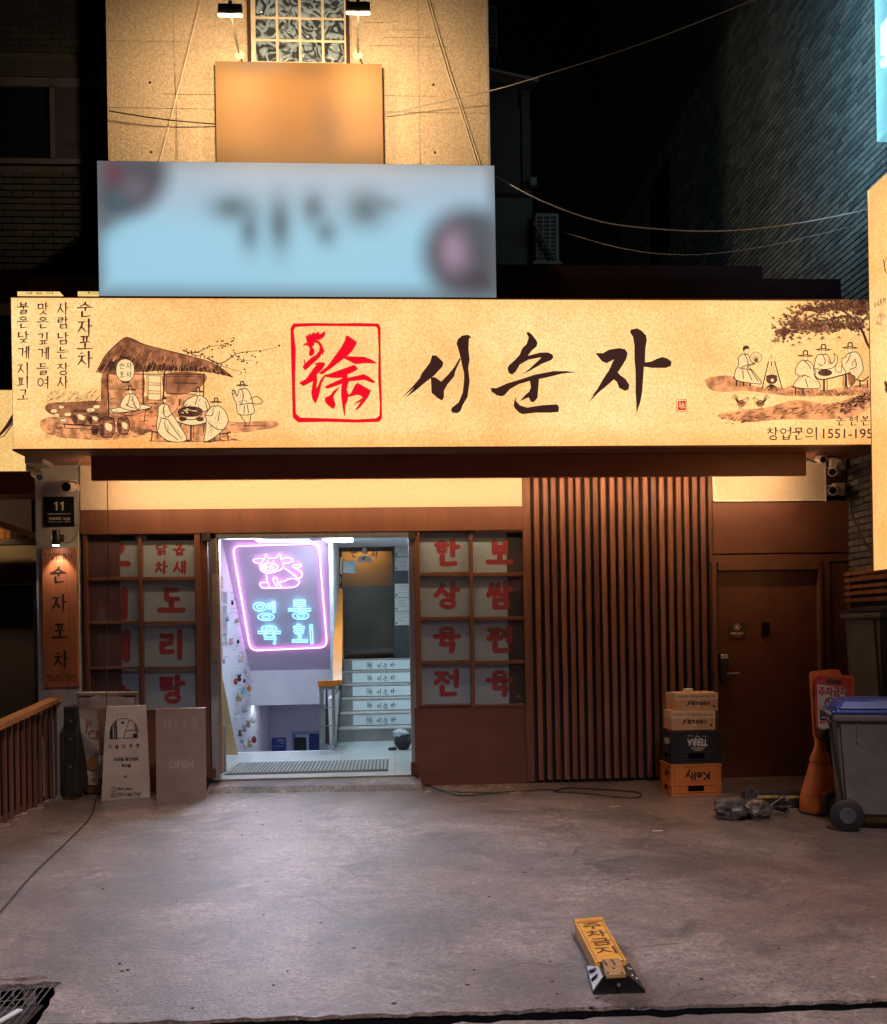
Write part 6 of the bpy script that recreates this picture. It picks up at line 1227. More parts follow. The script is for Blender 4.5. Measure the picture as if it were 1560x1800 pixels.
# A: banner stand with wrinkled sheet
fsm = mat('pale_frame', (.42, .38, .33), rough=.5)
ba, sA = board(None, ((135, 1219), (242, 1218), (243, 1391), (136, 1396)), .012, mat('stand_backing', (.16, .15, .15), rough=.8), 'banner_stand', 'white framed stand with a torn wrinkled ice cream poster behind the other boards', 'banner stand', -.28)
q = M()
for p in ([(134, 1218), (243, 1217), (243, 1222), (134, 1223)], [(134, 1218), (137.5, 1218), (138.5, 1396), (135, 1396)], [(238.5, 1218), (243, 1218), (243.5, 1391), (239, 1391)], [(135, 1386), (243, 1382), (243, 1386), (135, 1390)]): q.slab([sA.pr(x, y, .012) for x, y in p], -sA.n*.024)
q.obj('stand_frame', fsm, ba)
gA = random.Random(9); nx, ny = 26, 36; vs = []
for j in range(ny+1):
    for i in range(nx+1):
        u, v = i/nx, j/ny; x = 139+u*98; y = 1226+v*154-8*max(0, 1-abs(u-.5)*3)*(1 if v < .05 else 0)
        w9 = .012+.012*math.sin(7*u+5*v+2*math.sin(9*v))+.010*math.sin(13*v-9*u+3)+gA.uniform(-.003, .003); vs.append(sA.pr(x, y, max(.004, w9)))
q = M().add(vs, [(j*(nx+1)+i, j*(nx+1)+i+1, (j+1)*(nx+1)+i+1, (j+1)*(nx+1)+i) for j in range(ny) for i in range(nx)]); q.obj('wrinkled_poster', mat('poster_paper', (.55, .5, .48), (.46, .42, .41), scale=5, rough=.35), ba, smooth=True)
q = M(); text(q, 'P', 152, 1267, 162, 1283, sA, .03); text(q, 'ICE', 151, 1284, 178, 1299, sA, .03, bold=.5); text(q, '2500', 148, 1368, 168, 1375, sA, .03, bold=.4); text(q, '아이스크림', 141, 1360, 168, 1364, sA, .03)
q.obj('poster_print', mat('poster_orange', (.42, .15, .05), rough=.5), ba)
q = M(); cc = [(163+11*math.cos(k*.4), 1341+13*math.sin(k*.4)) for k in range(16)]; poly(q, cc, sA, .03); q.obj('poster_picture', mat('poster_waffle', (.5, .3, .1), (.25, .1, .04), scale=60, rough=.5), ba)
# dark crate behind it
bc = thing('black_bin_box', G(123, 1396), 'tall dark ribbed box standing between the rail and the banner stand', 'box')
pobj('box_body', 113, 1242, 136, 1397, -.32, -.03, mat('box_black', (.02, .022, .022), rough=.6), bc, .006)
for y in (1262, 1293, 1342): pobj('box_seam', 112.5, y, 136, y+1.6, -.326, -.31, mat('seam_grey', (.06, .06, .06), rough=.5), bc); M().tube([P(124, y+6, -.33), P(124, y+6, -.322)], .014, 10).obj('rivet', MATS['seam_grey'], bc)
# B: white A board
bmat = mat('dirty_white_board', (.72, .65, .55), (.55, .46, .38), scale=2.6, rough=.45, contrast=(.4, .75))
bb, sBd = board(None, ((187, 1242.5), (257.5, 1240), (265, 1400), (178.5, 1408)), .012, bmat, 'sandwich_board', 'dirty white sandwich board with a black attic room drawing and phone number', 'sandwich board', -.62)
q = M(); q.slab([P(172, 1245, -.62), P(186, 1243, -.62), G(168, 1395)+Vector((.02, .3, .0)), G(160, 1394)+Vector((.0, .3, 0))], Vector((0, .012, 0))); q.obj('rear_leaf', bmat, bb)
q = M(); t9 = lambda pts: [(x/9+160, y/9+1220) for x, y in pts]
def L9(pts, w=5, w2=None): stroke(q, t9(pts), w/9*1.6, sBd, .0015, None if w2 is None else w2/9)
text(q, 'D', *t9([(415, 312)])[0], *t9([(438, 345)])[0], sBd); text(q, 'A', *t9([(468, 310)])[0], *t9([(492, 342)])[0], sBd); text(q, 'O', *t9([(520, 308)])[0], *t9([(545, 340)])[0], sBd); text(q, 'L', *t9([(572, 308)])[0], *t9([(592, 340)])[0], sBd)
L9([(305,710),(302,600),(325,510),(380,430),(450,392),(520,385),(590,398)], 6); poly(q, t9([(305,710),(303,600),(325,520),(345,490),(352,710)]), sBd); poly(q, t9([(358,475),(378,450),(385,710),(368,710)]), sBd); poly(q, t9([(385,445),(410,425),(420,700),(395,710)]), sBd)
L9([(305,712),(485,702)], 5); L9([(502,395),(505,430)], 3); poly(q, t9([(505,425),(545,465),(470,468)]), sBd); L9([(612,402),(515,700)], 6); L9([(612,402),(670,440),(705,485),(735,560),(738,690)], 5); L9([(515,700),(735,688)], 6); L9([(565,578),(730,568)], 5); poly(q, t9([(660,632),(735,625),(735,690),(675,692)]), sBd)
for x, y in ((705,480),(720,495),(700,515),(730,530),(712,550),(745,555),(725,575),(745,600),(715,600)): L9([(x-14, y), (x+14, y-6)], 7)
for ch, x, y in zip('다올다락방', (302, 412, 524, 636, 745), (835, 832, 827, 822, 815)): X, Y9 = t9([(x, y)])[0]; brush(q, ch, X, Y9, 6.2, 7, sBd, .9, 1.0, .0015)
text(q, '소모임 공간대여', *t9([(365, 1000)])[0], *t9([(748, 1055)])[0], sBd, bold=.2); text(q, '파티룸', *t9([(485, 1110)])[0], *t9([(635, 1160)])[0], sBd, bold=.2); text(q, '4F', *t9([(518, 1288)])[0], *t9([(582, 1330)])[0], sBd)
for x, y in ((333, 1045), (456, 1140)): poly(q, t9([(x+8*math.cos(k), y+8*math.sin(k)) for k in range(6)]), sBd)
text(q, 'daol_attic', *t9([(418, 1475)])[0], *t9([(655, 1518)])[0], sBd, bold=.12); text(q, '010.4180.7747', *t9([(420, 1560)])[0], *t9([(795, 1615)])[0], sBd, bold=.12)
for y in (1505, 1600):
    L9([(330, y-30), (392, y-32), (396, y+30), (334, y+32), (330, y-30)], 4)
L9([(350,1500),(362,1490),(375,1500),(362,1515),(350,1500)], 3); L9([(345,1585),(355,1605),(378,1620)], 5)
q.obj('lettering', inkdark, bb)
# C: brown board
bcm = mat('brown_grey_board', (.34, .255, .22), (.28, .205, .18), scale=4, rough=.6)
bj, sC = board(None, ((274, 1246.5), (361.5, 1244.5), (363.5, 1404), (275.5, 1409)), .022, bcm, 'brown_signboard', 'brown grey board with faded handwriting and the word OPEN leaning by the doorway', 'signboard', -.60)
q = M()
for ch, x in zip('제주아홉', (294, 309, 324, 342)): brush(q, ch, x, 1271 if x < 340 else 1272, 13, 17 if x < 340 else 22, sC, .9, 1.1, .0015)
text(q, 'OPEN', 297, 1337.5, 340, 1350, sC, .0015, bold=.35); text(q, '2F', 342, 1393, 350, 1398.5, sC, .0015)
q.obj('lettering', mat('faded_white', (.52, .46, .43), rough=.6), bj)
q = M()
for tx, a, b, c, d in (('맛있는 음식과', 297, 1294, 336, 1300), ('사람이 있어 좋은 공간', 290, 1304, 346, 1311), ('언제든 놀러 오세요', 294, 1320, 340, 1326), ('@a_jeju33 인스타', 286, 1360, 350, 1369), ('저녁만 영업해요', 296, 1373, 341, 1380), ('단체 예약', 307, 1395, 330, 1399)): text(q, tx, a, b, c, d, sC, .0015)
q.obj('faint_lettering', mat('faint_white', (.36, .30, .28), rough=.6), bj)
# ---- rail fence
hrm = mat('oiled_rail_wood', (.5, .24, .10), (.32, .14, .06), scale=7, st=(1, .3, 1), rough=.45); balm = mat('brown_baluster', (.20, .085, .055), (.13, .055, .04), scale=5, st=(2, 2, .3), rough=.5)
rf = thing('rail_fence', RF, 'low slatted timber railing with a pale wooden handrail at the left edge', 'railing')
za_ = P(106, 1224, RF.y).z; zb_2 = za_-.088
def railz(t): return za_-t*.085
tt = 3.0; a = RF+Vector((.0, 0, za_)); b = RF+rdir*tt+Vector((0, 0, railz(tt)))
sd_ = rdir.cross(Vector((0, 0, 1))).normalized()
def bar(m, a, b, w, h): 
    m.hexa([a+sd_*w+Vector((0, 0, h)), a-sd_*w+Vector((0, 0, h)), a-sd_*w-Vector((0, 0, h)), a+sd_*w-Vector((0, 0, h))], [b+sd_*w+Vector((0, 0, h)), b-sd_*w+Vector((0, 0, h)), b-sd_*w-Vector((0, 0, h)), b+sd_*w-Vector((0, 0, h))]); return m
bar(M(), a-rdir*.02, b, .055, .022).obj('handrail', hrm, rf); M().tube([a+sd_*.05+Vector((0, 0, -.035)), b+sd_*.05+Vector((0, 0, -.035))], .015, 8).obj('lower_rod', mat('rod_wood', (.3, .15, .09), rough=.4), rf, smooth=True)
nb_ = 22
for i in range(nb_):
    p = RF+rdir*(.05+i*.135); z = railz(.05+i*.135)-.02; q = M(); bar(q, p+Vector((0, 0, (z-.05)/2+.0))-rdir*.017, p+Vector((0, 0, (z-.05)/2))+rdir*.017, .011, (z+.05)/2); q.obj('baluster', balm, rf)
q = M(); bar(q, RF+Vector((0, 0, za_/2-.03))-rdir*.05, RF+Vector((0, 0, za_/2-.03))-rdir*.005, .035, za_/2+.0); q.obj('end_post', mat('end_post_dark', (.06, .04, .035), rough=.6), rf)
cb_ = thing('carabiner', P(50, 1262, -1.2), 'small metal snap hook tied to the wooden handrail', 'snap hook')
hb = RF+rdir*.78+sd_*.07+Vector((0, 0, railz(.78)-.06)); M().tube([hb+Vector((.0, 0, .06))]+[hb+rdir*.022*math.sin(k*.7)+Vector((0, 0, .045*math.cos(k*.7))) for k in range(9)], .005, 6, closed=False).obj('hook_loop', steel, cb_, smooth=True)
for k in range(3): p = RF+rdir*(.7+k*.05)+Vector((0, 0, railz(.7)-.01)); M().tube([p+sd_*.062+Vector((0, 0, .028)), p+sd_*.072-Vector((0, 0, .05)), p-sd_*.06-Vector((0, 0, .035))], .003, 5).obj('tie', wireg, cb_)
# ---- crates and cartons
def crate(name, lab, px0, px1, y0, y1, yf, m, word, mword, depth=.32, flip=True):
    my = (y0+y1)/2; x0_, x1_ = P(px0, my, yf).x, P(px1, my, yf).x; z1, z0 = P(px1-20, y0, yf).z, P(px1-20, y1, yf).z
    t = thing(name, ((x0_+x1_)/2, yf+depth/2, z0), lab, 'crate')
    h = z1-z0; hw = .058; hz0, hz1 = z0+h*.13, z0+h*.30; cx = (x0_+x1_)/2; q = M(); th = .014
    q.box(x0_, x1_, yf, yf+th, z0+h*.34, z1, .002); q.box(x0_, cx-hw*1.25, yf, yf+th, z0, z0+h*.338, .002); q.box(cx+hw*1.25, x1_, yf, yf+th, z0, z0+h*.338, .002); q.box(cx-hw*1.25, cx+hw*1.25, yf, yf+th, z0, hz0, .001); q.box(cx-hw*1.25, cx+hw*1.25, yf, yf+th, hz1, z0+h*.338, .001)
    q.box(x0_, x0_+th, yf+th, yf+depth, z0+h*.34, z1, .002); q.box(x0_, x0_+th, yf+th, yf+depth*.35, z0, z0+h*.338, .002); q.box(x0_, x0_+th, yf+depth*.65, yf+depth, z0, z0+h*.338, .002); q.box(x0_, x0_+th, yf+depth*.35, yf+depth*.65, z0, hz0); q.box(x0_, x0_+th, yf+depth*.35, yf+depth*.65, hz1, z0+h*.338)
    q.box(x1_-th, x1_, yf+th, yf+depth, z0, z1, .002); q.box(x0_+th, x1_-th, yf+depth-th, yf+depth, z0, z1, .002); q.box(x0_+th, x1_-th, yf+th, yf+depth-th, z1-.02, z1-.008)
    q.obj('crate_shell', m, t)
    M().box(cx-hw*1.3, cx+hw*1.3, yf+.06, yf+.065, z0, z0+h*.33).obj('handle_hollow', blackm, t); M().box(x0_+.06, x0_+.065, yf+depth*.3, yf+depth*.7, z0, z0+h*.33).obj('handle_hollow', blackm, t)
    q = M()
    for zz_, hh in ((z1-.012, .014), (z0+h*.34, .010), (z0+h*.11, .006), (z0+.004, .012)): q.box(x0_-.006, x1_+.006, yf-.006, yf+.004, zz_-hh/2, zz_+hh/2, .001); q.box(x0_-.0065, x0_+.004, yf+.004, yf+depth, zz_-hh/2, zz_+hh/2, .001)
    for xx in (x0_+.004, x0_+.03, x0_+.045, x0_+.08, x1_-.09, x1_-.055, x1_-.03, x1_-.004): q.box(xx-.004, xx+.004, yf-.005, yf+.003, z0+.012, z1-.014)
    for yy in (.02, .05, depth-.05, depth-.02): q.box(x0_-.005, x0_+.003, yf+yy-.004, yf+yy+.004, z0+.012, z1-.014)
    for k in range(15): xx = x0_+(x1_-x0_)*(k+.5)/15; q.box(xx-.002, xx+.002, yf-.004, yf+.002, z0+.008, z0+h*.11)
    q.obj('ribs', m, t)
    sf = SY(yf); q = M(); return t, sf, q
orm = mat('orange_crate_plastic', (.62, .21, .05), (.52, .17, .04), scale=6, rough=.45); bkm = mat('black_crate_plastic', (.018, .019, .022), (.028, .028, .032), rough=.38)
yf = G(1216, 1398).y
t, sf, q = crate('beer_crate', 'orange beer crate with upside down black lettering, bottom of the stack', 1180, 1268, 1342, 1398, yf, orm, '', None)
text(q, 'Kelly', 1205, 1353, 1248, 1370.5, sf, .0015, flip=True, bold=.6, shear=.0); stroke(q, [(1206, 1350), (1217, 1350)], .6, sf); stroke(q, [(1241, 1351.5), (1248, 1351.5)], .6, sf); q.obj('lettering', mat('crate_print_dark', (.05, .02, .02), rough=.5), t)
xc0 = P(1180, 1370, yf).x; sL = Surf((xc0, 0, 0), (-1, 0, 0)); q = M(); text(q, 'Kelly', 1168.5, 1351, 1178.5, 1364, sL, .0015, flip=True, bold=.3); q.obj('lettering', MATS['crate_print_dark'], t)
t, sf, q = crate('beer_crate', 'black beer crate with upside down white lettering standing on the orange crate', 1180, 1269, 1284.5, 1341, yf+.002, bkm, '', None)
text(q, 'TERRA', 1209, 1299, 1243.5, 1311, sf, .0015, flip=True, bold=.5); stroke(q, [(1221, 1299), (1226, 1293), (1231.5, 1299)], .9, sf); stroke(q, [(1209, 1293.5), (1219, 1293.5)], .7, sf); stroke(q, [(1234, 1294), (1243, 1294.2)], .7, sf); text(q, 'TERRA', 1168.5, 1297, 1178, 1307.5, Surf((P(1180, 1310, yf).x, 0, 0), (-1, 0, 0)), .0015, flip=True, bold=.3)
q.obj('lettering', mat('crate_print_pale', (.8, .78, .76), rough=.5), t)
q = M(); poly(q, [(1213, 1313), (1240, 1313), (1236, 1319), (1228, 1321), (1220, 1319.5)], sf, .0012); poly(q, [(1219, 1287), (1233, 1287), (1227, 1291)], sf, .0012); q.obj('emblem', mat('emblem_tan', (.32, .22, .19), rough=.5), t)
card = mat('brown_cardboard', (.62, .36, .20), (.52, .29, .155), scale=5, rough=.8, bump=.05); tape = mat('printed_tape', (.72, .56, .36), (.62, .46, .28), scale=20, rough=.35)
def carton(lab, px0, px1, y0, y1, yf, depth, rot):
    my = (y0+y1)/2; x0_, x1_ = P(px0, my, yf).x, P(px1, my, yf).x; z1, z0 = P((px0+px1)/2, y0, yf).z, P((px0+px1)/2, y1, yf).z
    t = thing('cardboard_box', (x0_, yf, z0), lab, 'cardboard box', 'cartons on the crate stack')
    at = Vector((x0_, yf, z0)); W9, D9, H9 = x1_-x0_, depth, z1-z0
    q = M().box(0, W9, 0, D9, 0, H9, .003); q.v = [tuple(Vector(v)+at) for v in q.v]; q.obj('carton', card, t)
    q = M(); q.box(-.001, W9+.001, -.0015, 0, H9*.62, H9*.98); q.box(-.0015, 0, .0, D9, H9*.62, H9*.98); q.box(W9*.46, W9*.55, -.0025, 0, H9*.2, H9*.62); q.box(0.0, W9, D9*.3, D9*.62, H9, H9+.0015); q.v = [tuple(Vector(v)+at) for v in q.v]; q.obj('tape', tape, t)
    sf = SY(yf-.002); q = M()
    for k in range(7):
        a = px0+2+k*(px1-px0-4)/7; stroke(q, [(a, y0+(y1-y0)*.18), (a+(px1-px0)/7*.8, y0+(y1-y0)*.18)], 3.2, sf, .0006, dot=False)
    q.obj('tape_print', mat('tape_print_red', (.42, .14, .05), (.62, .36, .2), scale=90, rough=.5, contrast=(.45, .55)), t)
    q = M(); mx = px0+(px1-px0)*.36; text(q, '로켓프레시', mx, y0+(y1-y0)*.45, mx+(px1-px0)*.44, y0+(y1-y0)*.66, sf, .001, bold=.3)
    poly(q, [(mx-9, y0+(y1-y0)*.72), (mx-6, y0+(y1-y0)*.5), (mx-1, y0+(y1-y0)*.38), (mx-3, y0+(y1-y0)*.58)], sf, .001); cxx, cyy = px1-7, y0+(y1-y0)*.72; poly(q, [(cxx+2.4*math.cos(k*.8), cyy+2.4*math.sin(k*.8)) for k in range(8)], sf, .001)
    q.obj('carton_print', mat('carton_print', (.10, .04, .03), rough=.6), t); bpy.context.view_layer.update(); t.rotation_euler.z = rot; return t
carton('lower brown carton with rocket logo on top of the black crate', 1181, 1257, 1250, 1283.5, yf+.01, .26, R(-1.5))
carton('upper brown carton with rocket logo, topmost of the stack', 1190, 1264, 1218.5, 1250.5, yf+.02, .27, R(3))
cu = thing('crumpled_cup', P(1209, 1215, yf+.1), 'crumpled white cup lid on the top carton', 'cup lid'); c_ = P(1210, 1212.5, yf+.12); M().lathe([(.03, -.012), (.042, -.008), (.04, .0), (.044, .006), (.03, .012)], c_, 14, sx=1.1).obj('lid', whitepl, cu, smooth=False)
# ---- wheel stop
wsx = thing('wheel_stop', G(1370, 1421), 'black rubber wheel stop with a yellow reflective strip below the staff door', 'wheel stop')
yw = G(1370, 1421).y; x0_, x1_ = P(1315, 1407, yw).x, P(1424, 1407, yw).x; z1 = P(1370, 1394, yw).z
q = M(); q.hexa([(x0_, yw, 0), (x1_, yw, 0), (x1_, yw+.02, z1), (x0_, yw+.02, z1)], [(x0_, yw+.15, 0), (x1_, yw+.15, 0), (x1_, yw+.13, z1), (x0_, yw+.13, z1)]).obj('rubber_block', blackm, wsx)
ye = mat('worn_yellow', (.6, .42, .1), (.35, .24, .08), scale=18, rough=.5); pobj('reflective_strip', 1330, 1398.5, 1368, 1403, yw+.006, yw+.02, ye, wsx); pobj('reflective_strip', 1371, 1399, 1422, 1403, yw+.006, yw+.02, ye, wsx)
# ---- rubbish bags
gg = random.Random(31); bagm = mat('dark_bin_liner', (.05, .044, .048), (.085, .078, .082), scale=9, rough=.42, bump=.5, bscale=30); bagm2 = mat('clouded_bin_liner', (.07, .06, .06), (.24, .13, .09), scale=7, rough=.42, bump=.5, bscale=30, contrast=(.5, .68))
from mathutils import noise as mn
def rbag(lab, c, r, m, neck, fan, tail=.12):
    """slumped knotted bag: soft lump with pulled creases running to the knot"""
    c = Vector(c); t = thing('rubbish_bag', c-Vector((0, 0, r[2])), lab, 'rubbish bag', 'knotted bags by the wheel stop'); q = M(); n, mm_ = 56, 34; neck = Vector(neck); nn_ = neck.normalized(); vs = []; fs = []; so = Vector((gg.uniform(0, 9), gg.uniform(0, 9), 0))
    e1 = nn_.orthogonal().normalized(); e2 = nn_.cross(e1)
    for i in range(mm_+1):
        th = math.pi*i/mm_
        for k in range(n):
            a = 2*math.pi*k/n; u = nn_*math.cos(th)+(e1*math.cos(a)+e2*math.sin(a))*math.sin(th)
            j = 1+.38*mn.noise(u*1.5+so)+.14*mn.noise(u*3.6+so)
            pull = max(0, math.cos(th))**3; j += .05*math.sin(11*a+3*mn.noise(u*3+so))*(.3+pull)*math.sin(th)+.035*mn.noise(u*11+so)
            p = Vector((r[0]*u.x, r[1]*u.y, r[2]*u.z))*j
            p = p.lerp(neck, pull*.75); p.z = max(p.z, -r[2]*.72+.008*mn.noise(u*9))
            vs.append(c+p)
    for i in range(mm_): fs += [(i*n+k, i*n+(k+1) % n, (i+1)*n+(k+1) % n, (i+1)*n+k) for k in range(n)]
    q.add(vs, fs).obj('bag_body', m, t, smooth=True)
    k0 = c+neck; M().ball(k0, .018, .015, .015, 10, 8, .2, gg).obj('knot', m, t, smooth=True)
    f = Vector(fan).normalized(); s9 = f.cross(Vector((0, 1, 0))).normalized(); vs, fs = [], []
    for i in range(9):
        for k in range(25): w = (.010+tail*.62*(i/8)**.9); a = (k-12)/12; vs.append(k0+f*tail*i/8*(1-.25*a*a+.12*mn.noise(Vector((k*.5, 0, so.x))))+s9*w*a*.7+Vector((0, (.022*math.sin(k*1.3)+.012*math.sin(k*2.9+1))*(i/8+.15), .012*mn.noise(Vector((k*.4, i*.5, so.y))))))
    for i in range(8): fs += [(i*25+k, i*25+k+1, (i+1)*25+k+1, (i+1)*25+k) for k in range(24)]
    M().add(vs, fs).obj('tied_tail', m, t, smooth=True)
b1 = G(1301, 1444)
rbag('dark grey knotted rubbish bag, left one of the pair', b1+Vector((-.02, .12, .075)), (.13, .11, .098), bagm, (.115, 0, .05), (.35, 0, .5), .13)
b2_ = G(1340, 1443)
rbag('stained knotted rubbish bag with a fanned tail, right one of the pair', b2_+Vector((-.005, .12, .066)), (.12, .11, .085), bagm2, (.13, 0, .02), (1, 0, .12), .15)
# ---- traffic cone with sign
ocm = mat('orange_cone_plastic', (.62, .17, .035), (.5, .12, .025), scale=6, rough=.5)
cc_ = G(1461, 1436)+Vector((0, .17, 0)); sc = .185
tcn = thing('cone_sign', cc_, 'orange cone base carrying an orange no parking sign beside the bins', 'no parking sign')
hz = lambda py: P(1461, py, cc_.y).z
M().lathe([(.15, .0), (.158, .02), (.158, .10), (.15, .15), (.142, .17), (.085, hz(1345)), (.075, hz(1340)), (.078, hz(1332)), (.055, hz(1320)), (.04, hz(1312)), (.04, hz(1296))], (cc_.x, cc_.y, 0), 32).obj('cone', ocm, tcn, smooth=True)
M().lathe([(.162, 0), (.162, .014), (.15, .016)], (cc_.x, cc_.y, .001), 28).obj('base_ring', blackm, tcn)
for z_ in (hz(1336), hz(1390)): M().lathe([(.0795 if z_ > .4 else .140, z_-.006), (.082 if z_ > .4 else .146, z_), (.0795 if z_ > .4 else .138, z_+.006)], (cc_.x, cc_.y, 0), 28).obj('rib_ring', ocm, tcn, smooth=True)
M().ball((cc_.x-.01, cc_.y-.05, hz(1318)), .008, .006, .008, 8, 6).obj('screw', steel, tcn)
sP = SY(cc_.y-.06); YP = cc_.y-.06
def rr(pts, r=6): return rrect(pts, r, 4)
fp = rr([(1436, 1183), (1503, 1188), (1500, 1300), (1438, 1303)], 7)
q = M(); q.slab([sP.pr(x, y) for x, y in fp], Vector((0, .03, 0))).obj('sign_panel', ocm, tcn)
bp_ = rr([(1425, 1181), (1478, 1176), (1486, 1296), (1433, 1300)], 7); q = M(); sQ = SY(YP+.07); q.slab([sQ.pr(x, y) for x, y in bp_], Vector((0, .03, 0))).obj('rear_panel', ocm, tcn)
q = M(); poly(q, rr([(1433, 1188), (1499, 1192), (1496, 1297), (1436, 1300)], 6), sP, .0012); q.obj('red_face', mat('sign_red_face', (.50, .06, .055), (.42, .05, .045), scale=8, rough=.5), tcn)
q = M(); poly(q, [(1437, 1203), (1489, 1209), (1486, 1294), (1439, 1296)], sP, .002); q.obj('sign_sheet', mat('sign_sheet_white', (.58, .5, .46), (.5, .43, .4), scale=9, rough=.5), tcn)
q = M(); poly(q, [(1429, 1225), (1434, 1222), (1434, 1260), (1430, 1252)], sQ, .002); q.obj('side_sticker', MATS['sign_sheet_white'], tcn)
q = M(); text(q, '주차금지', 1440, 1207.5, 1487.5, 1224, sP, .003, bold=.55); text(q, '불법 주차시', 1441, 1267, 1466, 1272, sP, .003, bold=.2); q.obj('red_lettering', mat('sign_red', (.45, .02, .08), rough=.5), tcn)
q = M(); cc = el(1460, 1236, 9, 9); [stroke(q, [cc[i], cc[i+1]], 2, sP, .0042, dot=False) for i in range(16)]; stroke(q, [(1454, 1230), (1466, 1242)], 2, sP, .0042); stroke(q, [(1442, 1262), (1446, 1257.5), (1452, 1257), (1456, 1261), (1462, 1262)], 1.6, sP, .0042); stroke(q, [(1455, 1255), (1462, 1252)], 1, sP, .0042); poly(q, [(1441, 1262), (1465, 1263), (1463, 1267), (1443, 1266)], sP, .004); q.obj('pictogram', mat('sign_dark', (.06, .03, .06), rough=.5), tcn)
q = M(); poly(q, rr([(1453, 1193), (1481, 1196), (1481, 1203), (1453, 1201)], 3), sP, .002); q.obj('carry_slot', mat('slot_shadow', (.10, .05, .04), rough=.8), tcn)
q = M(); gj = random.Random(2); [q.ball(sP.pr(gj.uniform(1447, 1462), gj.uniform(1283, 1297), .02), .024, .02, .028, 8, 6, .2, gj) for _ in range(7)]; q.obj('taped_joint', blackm, tcn, smooth=True)
pobj('paper_tag', 1441, 1302, 1453, 1319, YP+.06, YP+.064, whitepl, tcn)
# ---- bins
binm = mat('grey_bin_plastic', (.17, .155, .16), (.12, .11, .115), scale=5, rough=.5, bump=.05); bind = mat('dark_bin_plastic', (.10, .097, .11), (.07, .068, .078), scale=4, rough=.42, bump=.05); bluem = mat('blue_lid_plastic', (.035, .09, .42), (.025, .06, .3), scale=5, rough=.3)
def wheelie(lab, at, yaw, w, d, h, bm_, lidm, tilt=0, wheels=True, lidh=.06, handle=True):
    """two-wheeled bin, built at the origin: wheels and handle on the -x side"""
    t = thing('wheelie_bin', (0, 0, 0), lab, 'wheelie bin', 'wheelie bins on the right'); k = .82
    z0 = .10
    lo = [(-w/2*k, -d/2*k), (w/2*k, -d/2*k), (w/2*k, d/2*k), (-w/2*k, d/2*k)]; hi = [(-w/2, -d/2), (w/2, -d/2), (w/2, d/2), (-w/2, d/2)]
    b = bmesh.new(); v0 = [b.verts.new((x, y, z0)) for x, y in lo]; v1 = [b.verts.new((x, y, h)) for x, y in hi]
    b.faces.new(v0[::-1]); b.faces.new(v1)
    for i in range(4): b.faces.new((v0[i], v0[(i+1) % 4], v1[(i+1) % 4], v1[i]))
    bmesh.ops.bevel(b, geom=b.edges[:], offset=.022, segments=3, affect='EDGES'); M().bm(b).obj('bin_body', bm_, t, smooth=True)
    M().box(-w/2-.025, w/2+.02, -d/2-.022, d/2+.022, h-.045, h+.004, .01, seg=2).obj('rim', bm_, t, smooth=True)
    q = M(); q.box(-w/2-.03, w/2+.03, -d/2-.028, d/2+.028, h+.006, h+.03, .01, seg=2)
    b = bmesh.new(); a0 = [b.verts.new((x*1.05, y*1.05, h+.03)) for x, y in hi]; a1 = [b.verts.new((x*.8, y*.8, h+.03+lidh)) for x, y in hi]; b.faces.new(a1); b.faces.new(a0[::-1])
    for i in range(4): b.faces.new((a0[i], a0[(i+1) % 4], a1[(i+1) % 4], a1[i]))
    bmesh.ops.bevel(b, geom=b.edges[:], offset=.02, segments=3, affect='EDGES'); q.bm(b); q.obj('lid', lidm, t, smooth=True)
    if handle: M().tube([(-w/2-.02, -d/2+.03, h-.01), (-w/2-.05, -d/2+.03, h+.012), (-w/2-.05, d/2-.03, h+.012), (-w/2-.02, d/2-.03, h-.01)], .015, 10).obj('handle', bm_, t, smooth=True)
    for s in (-1, 1) if handle else (): M().box(-w/2-.06, -w/2-.0, s*(d/2-.05)-.012, s*(d/2-.05)+.012, h-.05, h+.01, .004).obj('hinge_lug', bm_, t)
    for s in (-.25, .25): M().box(w*s-.006, w*s+.006, -d/2-.004, -d/2+.04, h-.2, h-.05, .002).obj('moulded_rib', bm_, t)
    if wheels:
        for s in (-1, 1):
            wh = M().lathe([(.02, -.03), (.10, -.03), (.115, -.022), (.115, .022), (.10, .03), (.02, .03)], (-w/2*k+.01, s*(d/2*.86+.02), .115), 28, 'y').obj('wheel', blackm, t, smooth=True)
            M().lathe([(.01, -.036), (.055, -.036), (.06, -.03), (.06, .03), (.055, .036), (.01, .036)], (-w/2*k+.01, s*(d/2*.86+.02), .115), 20, 'y').obj('hub', bind, wh, smooth=True)
        M().tube([(-w/2*k+.01, -d/2*.86, .115), (-w/2*k+.01, d/2*.86, .115)], .012, 8).obj('axle', steel, t)
        M().tube([(-w/2*k-.0, -d/2*.8, .14), (-w/2-.04, -d/2+.04, h-.06)], .012, 8).obj('back_rib', blackm, t)
    t.location = at; t.rotation_euler = (tilt, 0, yaw); t['_at'] = (0, 0, 0); return t
wc = G(1497, 1464); w9, d9 = .56, .42
wo = Matrix.Rotation(R(-17), 3, 'Z') @ Vector((-w9/2*.82+.01, -(d9/2*.86+.02), 0))
wheelie('grey wheelie bin with a bright blue lid at the right edge', (wc.x-wo.x, wc.y+.06-wo.y, 0), R(-17), w9, d9, .845, binm, bluem, lidh=.08)
tb = wheelie('taller dark grey bin rising behind the blue lidded one', (P(1492, 1080, -1.0).x+.42, -1.0, .0), R(3), .62, .6, 1.6, bind, mat('dark_blue_lid', (.02, .025, .06), rough=.3), wheels=True, lidh=.03, handle=False)
q = M(); s_ = SY(-1.0-.31)
